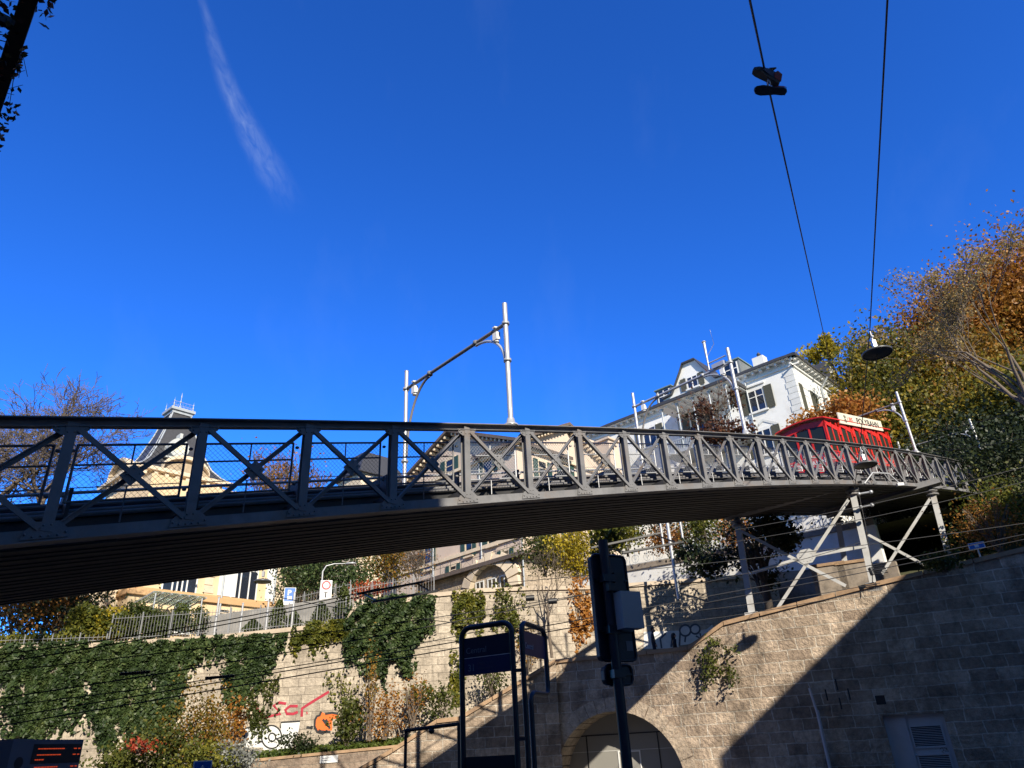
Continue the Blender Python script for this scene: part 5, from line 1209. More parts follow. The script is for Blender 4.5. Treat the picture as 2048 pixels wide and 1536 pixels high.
shv('olive bush by the stair parapet left of the stop sign', 885, 1438, -2.0, .8, .7, 700, .13, OLIVE)
shv('brown green shrub behind the stair parapet between the signs', 985, 1400, -1.6, .9, 1.0, 700, .12, OLIVE, stems=14)
shv('tangled brown climber above the stair parapet', 1060, 1340, -.5, .6, 1.3, 420, .11, AUTUMN, stems=10)
# sapling growing from the wall top
b = V(1103, 1300, -.6); tree('sapling', 'leafless grey sapling in front of the pale wall, above the stop signs', b, V(1105, 1100, -.6)[2] - b[2], OLIVE, 90, .10, 4, .075, BARK, (-.02, 0, 1), .5, .4, .2, kids=2, minr=.008, up=.14)
# hedges and garden plants along the upper street
def hedge(label, px0, px1, pyb, pyt, D, mat, n, size, name='hedge', cat='hedge', **k):
    bk = 1.1 if D < 43.2 else 2.4
    p0, p1 = V(px0, pyb, bk), V(px1, pyb, bk); h = V((px0 + px1) / 2, pyt, bk)[2] - (p0[2] + p1[2]) / 2; c = (p0 + p1) / 2
    t = thing(name, label, cat, c, k.get('group')); L = np.linalg.norm((p1 - p0)[:2]); e = (p1 - p0) / L; dp = np.append(VN, 0)
    u = rng.random((n, 3)); ph = .85 + .15 * np.sin(u[:, 0] * L * 1.7 + 1) ; bulge = 1 - .25 * np.abs(u[:, 0] * 2 - 1) ** 4
    C = p0 + e * (u[:, :1] * L) + dp * ((u[:, 1:2] - .5) * 1.3) + np.array([0, 0, 1.0]) * (u[:, 2:] ** .8 * h * (ph * bulge)[:, None]) + rng.normal(size=(n, 3)) * .12
    quads_mesh('foliage', leaves(rng, C, size), mat, t)
    m = MB()
    for q in np.linspace(.06, .94, max(2, int(L / .9))): m.tube([p0 + e * q * L - np.array([0, 0, .3]), p0 + e * q * L + np.array([rnd.uniform(-.1, .1), 0, h * .7])], [.04, .012], 5)
    mk('stems', m, BARK, t); return t
hedge('yellow green hedge at the left garden, beside the quoined corner', 135, 255, 1275, 1212, 43, YGREEN, 5200, .16)
hedge('bright yellow bush at the end of the iron fence', 190, 240, 1292, 1215, 42, YELLOW, 900, .15, 'bush', 'bush')
hedge('clipped dark green yew hedge behind the iron fence', 238, 335, 1282, 1205, 43.5, YEW, 5200, .13)
hedge('narrow yew beside the villa entrance canopy', 345, 372, 1262, 1212, 44, YEW, 1000, .12, 'yew', 'yew')
hedge('second small yew to the right of the entrance canopy', 383, 408, 1262, 1218, 44, YEW, 800, .12, 'yew', 'yew')
for px, a, b_, lab in ((555, 1255, 1200, 'pointed yew behind the iron fence near the blue parking sign'), (642, 1240, 1205, 'pointed yew below the white and red road sign'), (685, 1232, 1172, 'tall pointed yew at the end of the iron fence'), (585, 1262, 1222, 'low broad yew against the grey garden wall'), (505, 1262, 1240, 'short yew in front of the villa basement windows')):
    p = spot(px, a, 43); h = spot(px, b_, 43)[2] - p[2]; t = thing('yew', lab, 'yew', p)
    n = 900; u = rng.random((n, 1)); an = rng.random((n, 1)) * 6.28; rr = (.62 * (1 - u) ** .7 + .05) * np.sqrt(rng.random((n, 1)))
    quads_mesh('foliage', leaves(rng, p + np.hstack([rr * np.cos(an), rr * np.sin(an), u * h]), .12), YEW, t); m = MB(); m.tube([p - np.array([0, 0, .2]), p + np.array([0, 0, h * .7])], [.05, .01], 5); mk('trunk', m, BARK, t)
hedge('grassy ivy bank at the left edge above the wall', -40, 160, 1290, 1272, 41, YGREEN, 2600, .15, 'bank_planting', 'ground cover')
sh('bush', 'rust brown leafless bush in the lower left below the bridge', 'bush', 30, 1290, 51, 3.4, 2.2, 4200, .18, RUST, stems=16)
sh('bush', 'tall dark evergreen bush at the left edge under the bridge', 'bush', 45, 1275, 57, 5.2, 3.4, 12000, .2, DGREEN)
sh('bush', 'dark evergreen bush between the rust bush and the villa corner', 'bush', 105, 1285, 50, 2.4, 2.6, 4500, .17, DGREEN)
sh('bush', 'big rounded green shrub behind the garden wall right of the ochre villa', 'bush', 640, 1215, 52, 3.2, 2.2, 6500, .18, GREEN)
sh('bush', 'ivy covered mound left of the pink house', 'bush', 600, 1180, 56, 2.6, 2.0, 4000, .18, GREEN)
sh('bush', 'yellow leaved bush beside the pink house', 'bush', 770, 1180, 54, 2.6, 2.3, 4200, .17, AUTUMN)
sh('bush', 'red and pink bush behind the iron fence', 'bush', 735, 1200, 47, 1.0, .7, 900, .14, REDL)
b = spot(835, 1190, 50); tree('sapling', 'bare red brown climber in front of the pink house wall', b, spot(840, 1090, 50)[2] - b[2], RUST, 160, .13, 4, .06, BARK, (0, 0, 1), .7, .3, .25, kids=3, minr=.012)
sh('bush', 'dark green bush under the pink house balcony', 'bush', 1090, 1150, 47, 1.5, 1.5, 3200, .15, OLIVE)
sh('bush', 'bright yellow bush beside the signal box', 'bush', 1155, 1148, 46, 1.7, 1.35, 3600, .16, YELLOW)
sh('bush', 'fresh yellow green bush on the villa garden wall', 'bush', 1255, 1110, 48, 1.5, 1.4, 3000, .16, YGREEN)
sh('bush', 'yellow green bush on the garden wall nearer the pier', 'bush', 1415, 1098, 46, 1.4, 1.3, 2400, .15, YGREEN)
sh('bush', 'reddish brown bush in the villa garden', 'bush', 1345, 1105, 47, 1.3, 1.0, 1600, .15, RUST)
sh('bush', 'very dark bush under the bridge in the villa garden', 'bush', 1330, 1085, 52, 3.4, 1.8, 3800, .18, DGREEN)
sh('bush', 'orange brown bush above the white garden wall', 'bush', 1470, 1095, 47, 1.2, 1.0, 1300, .15, ORANGE)
sh('sapling', 'young tree with big yellow leaves behind the sign pole', 'tree', 1215, 1130, 30, .55, 1.5, 500, .24, YGREEN, clumps=9)
# hillside at the right end of the bridge
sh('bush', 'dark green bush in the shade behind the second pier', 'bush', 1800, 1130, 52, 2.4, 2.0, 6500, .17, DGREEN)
sh('bush', 'brown green shrub where the bridge meets the hillside', 'bush', 2005, 1060, 50, 1.6, 1.0, 3600, .17, OLIVE)
sh('bush', 'leafy olive shrub right of the second pier', 'bush', 1945, 1120, 42, 1.0, 1.1, 2200, .15, OLIVE)
sh('bush', 'tangled brown bare shrub with many pale stems at the right edge', 'bush', 2000, 1100, 39, 1.8, 1.3, 1500, .12, RUST, stems=40)
sh('bush', 'yellowish bush behind the tangled stems', 'bush', 2030, 1075, 41, 1.6, 1.6, 2200, .15, YGREEN)
sh('bush', 'small ivy clump spilling over the coping in the shade', 'bush', 1890, 1140, 34, .7, .4, 800, .13, OLIVE)
# dark strip of undergrowth against the slope
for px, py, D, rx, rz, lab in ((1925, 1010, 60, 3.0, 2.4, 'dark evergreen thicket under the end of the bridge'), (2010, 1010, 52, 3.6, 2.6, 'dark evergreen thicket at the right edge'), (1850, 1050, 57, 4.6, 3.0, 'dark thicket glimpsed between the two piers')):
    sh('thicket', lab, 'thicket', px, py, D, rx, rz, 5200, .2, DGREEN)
# plant growing out of the arch wall
t0 = W(1425, 1290); t = thing('wall_plant', 'wild plant rooted in the arch wall joints below the coping corner', 'plant', t0)
m = MB(); C = []
for k in range(14):
    p = t0 + np.append(WAZ, 0) * rnd.uniform(-.2, .6) + np.array([0, 0, rnd.uniform(-1.2, .4)]); v = np.append(WAZ, 0) * rnd.uniform(-1.2, .8) - np.append(WN, 0) * rnd.uniform(.2, .8) + np.array([0, 0, rnd.uniform(-1.0, .35)])
    pts = [p + v * q * .8 - np.append(WN, 0) * .02 + np.array([0, 0, -.2 * q * q]) for q in np.linspace(0, 1, 5)]; m.tube(pts, [.014, .011, .009, .006, .004], 4)
    for q in pts[1:]: C += [q + rng.normal(size=3) * .12 for _ in range(11)]
mk('stems', m, BARK, t); C = np.array(C); C = C[((C[:, :2] - WP) @ WN) < -.02]
quads_mesh('foliage', leaves(rng, C, .13), OLIVE, t)
# grass and weeds on the planting bed
n = 9000; A = -2 + rng.random(n) * (pl + 6); B = .3 + rng.random(n) ** 1.3 * 2.3
zz_ = p0[2] + (p1[2] - p0[2]) * np.clip(A / pl, -1, 1.6) - .05 + .1 * np.maximum(0, B - .5)
e_ = (p1 - p0)[:2] / np.linalg.norm((p1 - p0)[:2])
Cg = np.column_stack([p0[:2] + A[:, None] * e_ + B[:, None] * VN, zz_ + rng.random(n) * .22])
quads_mesh('grass', leaves(rng, Cg, .15), leafmat('grass_leaves', [(.03, .055, .012), (.08, .12, .02), (.14, .17, .03)], .35, .8), kind='stuff')
# ------------------------------------------------------------------ white garden wall with wrought iron fence
G0 = V(1480, 1100, 3.2); GA = az(130)
def GM(a, b, z): n = np.array([-GA[1], GA[0]]); n = n if n[1] > 0 else -n; q = G0[:2] + GA * a + n * b; return np.array([q[0], q[1], z])
def gp(px, py): p = on_plane(px, py, G0, GA); return float((p[:2] - G0[:2]).dot(GA)), float(p[2])
a0, z0 = gp(1168, 1148); a1, z1 = gp(1745, 1037); am, zm = gp(1480, 1092)
gt = lambda a: float(np.interp(a, [a0, am, a1], [z0, zm, z1]))
t = thing('garden_wall', 'long smooth white garden wall below the villa with a brown coping', 'wall', GM(am, 0, 8))
m = MB(); As = np.linspace(a0 - 1, a1, 16)
for a, b in zip(As[:-1], As[1:]): m.hexa([GM(a, 0, gt(a) - 2.9), GM(b, 0, gt(b) - 2.9), GM(b, .5, gt(b) - 2.9), GM(a, .5, gt(a) - 2.9), GM(a, 0, gt(a) - .35), GM(b, 0, gt(b) - .35), GM(b, .5, gt(b) - .35), GM(a, .5, gt(a) - .35)])
mk('wall_face', m, WHITEW, t)
m = MB()
for a, b in zip(As[:-1], As[1:]): m.hexa([GM(a, -.1, gt(a) - .35), GM(b, -.1, gt(b) - .35), GM(b, .6, gt(b) - .35), GM(a, .6, gt(a) - .35), GM(a, -.1, gt(a)), GM(b, -.1, gt(b)), GM(b, .6, gt(b)), GM(a, .6, gt(a))])
mk('coping', m, CONC, t)
t = thing('retaining_wall', 'dark stone footing wall under the white garden wall, behind the pier', 'stone wall', GM(am, -.3, 5))
m = MB(); fw = [(px, py) for px, py in ((1470, 1153), (1560, 1144), (1640, 1137), (1735, 1128), (1790, 1122))]; FW = [on_plane(px, py, GM(0, -.35, 0), GA) for px, py in fw]
for a, b in zip(FW[:-1], FW[1:]):
    zb = np.array([0, 0, 1.0]); n_ = np.append(GM(0, 1, 0)[:2] - GM(0, 0, 0)[:2], 0) * .3
    m.hexa([a * [1, 1, 0] + zb * 4, b * [1, 1, 0] + zb * 4, b * [1, 1, 0] + n_ + zb * 4, a * [1, 1, 0] + n_ + zb * 4, a, b, b + n_, a + n_])
mk('wall_face', m, CONC, t)
t = thing('wrought_iron_fence', 'grey wrought iron scrollwork fence on top of the white garden wall', 'fence', GM(am, .2, gt(am)))
m = MB()
for h in (.1, .95): 
    for a, b in zip(As[:-1], As[1:]): m.tube([GM(a, .2, gt(a) + h), GM(b, .2, gt(b) + h)], .02, 5)
for a in np.arange(a0, a1, 1.0):
    for sg in (-1, 1):
        m.tube([GM(a + .5 + sg * (.04 + .30 * math.sin(q) * (1 - q / 9)), .2, gt(a) + .5 - .33 * math.cos(q) * (1 - q / 9)) for q in np.linspace(0, 6.6, 15)], .016, 4)
    m.tube([GM(a + .5, .2, gt(a) + .1), GM(a + .5, .2, gt(a) + 1.05)], .016, 4)
mk('scrollwork', m, ZINC, t)
for a in np.arange(a0, a1, 2.0):
    m = MB(); m.tube([GM(a, .2, gt(a)), GM(a, .2, gt(a) + 1.15)], .03, 6); mk('post', m, ZINC, t)
grid('villa_garden', lambda a, b: GM(a, b, gt(np.clip(a, a0, a1)) - .3 + .09 * max(0, b - 1)), a0 - 1, a1 + 14, 24, .45, 40, 14, SOIL, kind='structure')
# stone plinths for the second pier
for px, py, w_, h_, lab in ((1666, 1178, 1.5, 2.0, 'square stone plinth carrying the dark rear pier leg'), (1712, 1165, 1.3, 1.6, 'mossy stone plinth beside the near white pier leg')):
    p = W(px, py, 3.4); t = thing('stone_plinth', lab, 'plinth', p); m = MB(); f = lambda a, b, c: p + np.append(WAZ, 0) * a + np.append(WN, 0) * b + np.array([0, 0, c])
    m.box(f, -w_ / 2, w_ / 2, -.6, .8, -2.6, h_ / 2); mk('block', m, CONC, t); m = MB(); m.box(f, -w_ / 2 - .06, w_ / 2 + .06, -.66, .86, h_ / 2 + .002, h_ / 2 + .14); mk('cap', m, COPE, t)
# ------------------------------------------------------------------ iron fences on the pale wall
FGREY = material('fence_grey_paint', (.24, .245, .25), .5, 0, .15)
def iron_fence(label, A, B, h, step, back=.35, mat=FGREY, top=True):
    pA, pB = V(*A, -back * -1), V(*B, back); L = np.linalg.norm((pB - pA)[:2]); t = thing('iron_fence', label, 'fence', pA, None)
    m = MB(); n = int(L / step)
    for k in range(n + 1):
        q = pA + (pB - pA) * k / n; m.tube([q, q + np.array([0, 0, h])], .011, 4)
    for z in (.12, h - .14): m.bar(pA + np.array([0, 0, z]), pB + np.array([0, 0, z]), .02, .045, (0, 1, 0))
    mk('railing', m, mat, t)
    for k in range(0, 5):
        q = pA + (pB - pA) * k / 4; m = MB(); m.box(lambda a, b, c: q + np.array([a, b, c]), -.025, .025, -.025, .025, 0, h + .12); mk('post', m, mat, t)
iron_fence('tall grey iron railing on the wall in front of the yew hedge', (217, 1283), (455, 1267), 1.28, .15)
iron_fence('tall grey iron railing on the wall below the ochre villa', (457, 1267), (690, 1243), 1.2, .15)
iron_fence('low grey railing half lost in grass at the left edge', (-10, 1293), (212, 1285), .42, .22)
iron_fence('iron railing above the big ivy cascade', (700, 1216), (868, 1187), 1.15, .15)
iron_fence('distant iron railing climbing the street beside the no entry sign', (575, 1222), (700, 1190), .8, .16, 5.0)
# grey garden wall behind the fence
p, q = V(395, 1262, 3.0), V(690, 1232, 3.0); t = thing('garden_wall', 'grey weathered garden wall behind the iron fence under the ochre villa', 'wall', p)
m = MB(); m.hexa([p - np.array([0, 0, .5]), q - np.array([0, 0, .5]), q + np.append(VN, 0) * .35 - np.array([0, 0, .5]), p + np.append(VN, 0) * .35 - np.array([0, 0, .5]), p + np.array([0, 0, .75]), q + np.array([0, 0, 1.15]), q + np.append(VN, 0) * .35 + np.array([0, 0, 1.15]), p + np.append(VN, 0) * .35 + np.array([0, 0, .75])])
mk('wall_face', m, material('grey_plaster', (.26, .25, .235), .9, 0, .3, 1.5, .1, 20, stain=(.12, .115, .11)), t)
# slim masts in front of the ochre villa
for px, yb, yt, lab in ((426, 1285, 1195, 'slim grey mast behind the fence, left of the villa basement windows'), (478, 1275, 1207, 'short grey mast in front of the villa basement windows'), (530, 1273, 1202, 'grey mast on the wall, left of the blue parking sign'), (582, 1265, 1185, 'grey mast at the blue parking sign')):
    p = V(px, yb, .7); h = V(px, yt, .7)[2] - p[2]; t = thing('mast', lab, 'mast', p, 'slim masts along the upper street'); m = MB(); m.tube([p, p + np.array([0, 0, h])], .055, 8); mk('pole', m, GALV, t); m = MB(); m.lathe([(.06, h - .02), (.075, h), (0, h + .05)], p, 8); mk('cap', m, GALV, t)
# ------------------------------------------------------------------ road signs
BLUE = material('sign_blue', (.015, .13, .48), .4, 0, .05); SRED = material('road_sign_red', (.5, .02, .03), .4, 0, .05); SWH = material('sign_white', (.75, .75, .75), .4, 0, .04)
def face_fn(p, udir):                    # sign plane: x along udir, y up, z towards the viewer
    n = np.array([udir[1], -udir[0]]); 
    if n.dot(CAM[:2] - p[:2]) < 0: n = -n
    return lambda x, y, z: p + np.append(udir, 0) * x + np.append(n, 0) * z + np.array([0, 0, y])
def sign(label, px, py, D, wd, ht, pole, paint):
    p = spot(px, py, D); d = p[:2] - CAM[:2]; d /= np.linalg.norm(d); u = np.array([d[1], -d[0]]); f = face_fn(p, u); t = thing('road_sign', label, 'road sign', p - np.array([0, 0, pole]))
    m = MB(); m.box(f, -wd / 2, wd / 2, -ht / 2, ht / 2, -.02, 0); b = mk('plate', m, SWH, t); m = MB(); m.tube([f(0, -pole, -.06), f(0, ht / 2, -.06)], .035, 8); mk('pole', m, GALV, t)
    paint(f, b)
def paint_blue(f, b):
    m = MB(); m.box(f, -.30, .30, -.2, .55, .001, .004); bl = mk('blue_field', m, BLUE, b)
    put_text('lettering', 'P', .42, lambda x, y, z: f(x - .14, y + .14, z + .005), SWH, bl, .012); m = MB(); m.box(f, -.13, .13, -.13, .08, .006, .008); mk('symbol', m, SWH, bl)
    m = MB(); m.box(f, -.25, .25, -.52, -.28, .001, .003); mk('lower_panel', m, SWH, b)
sign('small blue parking sign with white plate below, right of the ochre villa', 579, 1195, 45, .66, 1.15, 2.2, paint_blue)
def paint_noentry(f, b):
    m = MB(); P = circ(0, .28, .27); m.add([f(x, y, .002) for x, y in P], [tuple(range(len(P)))]); mk('red_ring', m, SRED, b); m = MB(); P = circ(0, .28, .18); m.add([f(x, y, .004) for x, y in P], [tuple(range(len(P)))]); mk('white_disc', m, SWH, b)
    m = MB(); m.box(f, -.04, .04, -.45, -.12, .001, .003); m.box(f, -.12, .12, -.16, -.12, .0015, .0035); mk('symbol', m, BLACKP, b)
sign('white road sign with red ring beside the street lamp pole', 652, 1180, 45, .68, 1.15, 2.0, paint_noentry)
def paint_ped(f, b):
    m = MB(); m.box(f, -.24, .24, -.24, .24, .001, .003); mk('blue_field', m, BLUE, b); m = MB(); m.add([f(0, .16, .005), f(-.17, -.14, .005), f(.17, -.14, .005)], [(0, 1, 2)]); tr_ = mk('white_triangle', m, SWH, b)
    m = MB(); m.ball(f(0, .06, .007), .022, 6, 4, (1, .3, 1)); m.ribbon([f(0, .04, .007), f(0, -.04, .007)], .03, f(0, 0, 1) - f(0, 0, 0)); m.ribbon([f(0, -.03, .007), f(-.05, -.12, .007)], .02, f(0, 0, 1) - f(0, 0, 0)); m.ribbon([f(0, -.03, .007), f(.05, -.12, .007)], .02, f(0, 0, 1) - f(0, 0, 0)); mk('symbol', m, BLACKP, tr_)
sign('blue pedestrian crossing sign cut by the lower edge', 404, 1541, 27, .55, .55, 2.0, paint_ped)
def paint_w(f, b):
    m = MB(); m.box(f, -.27, .27, -.11, .11, .001, .003); bl = mk('blue_field', m, BLUE, b); m = MB(); m.box(f, -.08, .08, -.07, .07, .004, .006); mk('symbol', m, SWH, bl)
sign('low blue and white sign among the bushes on the right', 1953, 1091, 36, .60, .26, .5, paint_w)
# ------------------------------------------------------------------ lamps
def pole_lamp():
    p = spot(641, 1205, 47); h = spot(650, 1128, 47)[2] - p[2]; t = thing('street_lamp', 'thin pale street lamp with curved arm above the no entry sign', 'street lamp', p)
    m = MB(); e = np.append(az(80), 0); m.tube([p, p + np.array([0, 0, h * .8]), p + np.array([0, 0, h * .95]) + e * .2, p + np.array([0, 0, h]) + e * .7, p + np.array([0, 0, h]) + e * 1.4], [.06, .05, .04, .035, .03], 8); mk('pole', m, GALV, t)
    m = MB(); m.ball(p + np.array([0, 0, h]) + e * 1.7, .4, 10, 6, (1, .5, .2)); mk('lamp_head', m, GALV, t)
pole_lamp()
def pendant(label, c, r, cable_to=None):
    t = thing('pendant_lamp', label, 'street lamp', c, 'street lamps hung on wires')
    m = MB(); m.lathe([(0, .13), (.05, .13), (.07, .08), (r * .8, .06), (r, .02), (r, -.03), (r * .93, -.035)], c, 28); mk('lamp_shade', m, material('lamp_shade_grey', (.10, .105, .11), .4, .3, .1), t)
    m = MB(); m.lathe([(r * .93, -.02), (0, -.045)], c, 28); mk('diffuser', m, material('unlit_diffuser', (.06, .065, .065), .35, 0, .05), t)
    m = MB(); m.tube([c + np.array([0, 0, .17]), c + np.array([0, 0, .75])], .015, 6); m.box(lambda a, b, z: c + np.array([a, b, z]), -.05, .05, -.05, .05, .2, .42); m.ball(c + np.array([.02, 0, .55]), .05, 6, 4); mk('suspension', m, GALV, t); return t
L1, L2 = slant(1754, 706, 23.2), slant(1731, 930, 30.2)
pendant('flat round lamp hanging against the autumn trees, the upper of two on one wire', L1, .42)
pendant('flat round lamp hanging in front of the bridge lattice below the red car', L2, .42)
L3 = spot(525, 1163, 32); pendant('grey round lamp hanging in front of the ochre villa', L3, .36)
m = MB(); m.tube([L3 + np.array([0, 0, .8]), L3 + np.array([-.25, 0, .95]), L3 + np.array([-.35, 0, .7]), L3 + np.array([-.15, 0, .6]), L3 + np.array([0, 0, .75])], .012, 4)
wire_n = [0]
def wire(label, pts, r=.012, sag=0.0, name='overhead_wire', group='overhead wires', mat=WIRE):
    P = []
    for a, b in zip(pts[:-1], pts[1:]):
        for k in range(12): u = k / 12; P.append(a + (b - a) * u - np.array([0, 0, sag * 4 * u * (1 - u)]))
    P.append(pts[-1]); m = MB(); m.tube(P, r, 5); o = mk(name, m, mat); tagset(o, label, 'wire', group); return o
up = np.array([0, 0, .75])
dn = (L1 - L2) / np.linalg.norm(L1 - L2)
WT = slant(1777, -40, 12.5)
wire('black wire that carries the two round lamps against the trees', [WT, L1 + up, L2 + up, W(1708, 985, -.3)], .016)
wire('black cable dropping from the upper round lamp to the bridge', [L1 - np.array([0, 0, .05]), slant(1737, 830, 27)], .009)
# insulator chain that drops beside the pier
p = [W(1716, 975, -.6), W(1722, 1010, -.6), W(1730, 1045, -.6), W(1738, 1095, -.6), W(1744, 1130, -.6), W(1745, 1165, -.6)]
o = wire('dark chain of insulators hanging beside the near pier leg', p, .02); 
t = thing('wire_insulator', 'short white insulator arms on the chain beside the near pier leg', 'insulator', p[0])
for q0, q1 in (((1718, 988), (1742, 984)), ((1722, 1014), (1744, 1010))):
    m = MB(); m.tube([W(*q0, -.6), W(*q1, -.6)], .05, 6); m.ball(W(*q1, -.6), .09, 8, 5); m.ball(W(*q0, -.6), .08, 8, 5); mk('arm', m, GALV, t)
m = MB()
for k in range(5): m.tube([W(1738 + k * 3, 1136 + k * 3, -.6), W(1768 + k * 2, 1131 + k * 3.4, -.6)], .022, 5)
m.tube([W(1740, 1136, -.6), W(1746, 1150, -.6)], .1, 6); mk('clamp', m, BLACKM, t)
m = MB(); m.tube([B_ for B_ in (BM(21.5, -.2, -.1), BM(22.0, -.5, .35), BM(22.8, -.9, .2), BM(23.2, -1.1, -.35))], .035, 6); c = BM(23.2, -1.1, -.4); m.box(lambda a, b, z: c + np.array([a, b, z]), -.14, .14, -.1, .1, -.06, .06)
br_ = mk('bracket_lamp', m, GALV); tagset(br_, 'small curved bracket lamp under the bridge edge beside the insulator chain', 'lamp')
# tram catenary: long thin lines across the wall, rising to the right
def two(label, A, DA, B, DB, r=.012, sag=.12): wire(label, [spot(*A, DA), spot(*B, DB)], r, sag)
lines = [((-20, 1312), 17, (760, 1176), 20, .012), ((-20, 1328), 17, (860, 1160), 20, .012), ((-20, 1345), 16, (1290, 1168), 21, .010), ((-20, 1400), 16, (1210, 1180), 20, .012), ((-20, 1415), 15, (960, 1262), 18, .009), ((-20, 1440), 15, (2080, 1062), 24, .010), ((-20, 1455), 14, (2080, 1072), 24, .010), ((980, 1168), 20, (2080, 1042), 24, .010), ((1180, 1240), 19, (1760, 1166), 23, .009), ((1260, 1255), 19, (1760, 1175), 23, .009), ((1470, 1060), 21, (2080, 925), 24, .010), ((1460, 1085), 21, (2080, 955), 24, .010), ((1270, 1190), 20, (1720, 1085), 23, .009), ((560, 1195), 22, (1100, 1260), 18, .010), ((1790, 880), 46, (2080, 810), 44, .014), ((1850, 905), 46, (2080, 870), 44, .012)]
wl = ['thick upper tram wire across the ivy at the far left', 'second thick tram wire across the ivy at the far left', 'tram wire passing behind the signal box', 'heavier tram wire ending at the sign pole', 'thin wire ending at the stop sign post', 'long thin wire crossing wall and pier, upper of a pair', 'long thin wire crossing wall and pier, lower of a pair', 'thin wire running past the pier towards the right edge', 'short wire between the signal box and the insulator clamp', 'lower short wire between the walkers and the insulator clamp', 'thin wire under the bridge deck running to the right edge', 'lower thin wire under the bridge deck running to the right edge', 'wire crossing in front of the white garden wall', 'thin cross wire falling to the right in front of the pale wall', 'pale wire rising to the right from the bridge end', 'lower pale wire rising to the right from the bridge end']
for (A, DA, B, DB, r), lab in zip(lines, wl): two(lab, A, DA, B, DB, r)
# wire spreader frames of the tram line
def spreader(label, P):
    t = thing('wire_spreader', label, 'spreader', P[0], 'tram wire spreader frames'); a, b, c, d = P
    for q, s in ((a, b), (c, d)):
        m = MB(); m.bar(q, s, .09, .05, (0, 0, 1)); mk('beam', m, BLACKM, t)
    m = MB(); m.bar(a + (b - a) * .08, c + (d - c) * .08, .05, .03, (0, 0, 1)); m.bar(b + (a - b) * .1, d + (c - d) * .1, .05, .03, (0, 0, 1)); mk('struts', m, BLACKM, t)
D_ = 18.5; spreader('black twin beam frame hanging in the tram wires before the pink house', [spot(714, 1188, D_), spot(846, 1164, D_ + .6), spot(744, 1204, D_ - 1.0), spot(874, 1182, D_ - .4)])
spreader('black twin beam frame with sunlit top hanging in the tram wires by the garden wall', [spot(1182, 1096, 20), spot(1322, 1066, 20.6), spot(1245, 1106, 19), spot(1366, 1084, 19.6)])
for px, py, lab in ((1060, 1196, 'small black insulator on the tram wire left of the sapling'), (1105, 1202, 'small black insulator on the tram wire right of the sapling'), (270, 1346, 'long dark insulator on the wire over the ivy'), (440, 1354, 'grey insulator on the wire over the bare wall')):
    c = spot(px, py, 17.5); m = MB(); e = np.array([1, .1, .03]); L = .3 if px < 500 else .1; m.tube([c - e * L, c + e * L], .03 if px < 500 else .07, 7); o = mk('insulator', m, BLACKM); tagset(o, lab, 'insulator', 'tram wire insulators')
# thin poles behind the bridge in the villa garden
for px, yb, yt, lab in ((1328, 1098, 1040, 'thin pole left of the garden bushes under the bridge'), (1369, 1098, 1036, 'second thin pole among the garden bushes under the bridge')):
    p = spot(px, yb, 44); h = spot(px, yt - 60, 44)[2] - p[2]; t = thing('garden_pole', lab, 'pole', p, 'thin poles in the villa garden'); m = MB(); m.tube([p, p + np.array([0, 0, h])], .07, 7); mk('pole', m, GALV, t); m = MB(); m.ball(p + np.array([0, 0, h]), .09, 7, 4); mk('cap', m, GALV, t)
p = spot(1352, 1160, 40); h = spot(1325, 1040, 40)[2] - p[2]; t = thing('garden_pole', 'pole with shaded lower half in front of the white garden wall', 'pole', p, 'thin poles in the villa garden'); m = MB(); m.tube([p - np.array([0, 0, 1]), p + np.array([0, 0, h])], .10, 8); mk('pole', m, GALV, t); m = MB(); m.lathe([(.1, 0), (.16, .02), (.16, .12), (0, .14)], p + np.array([0, 0, h]), 8); mk('cap', m, GALV, t)
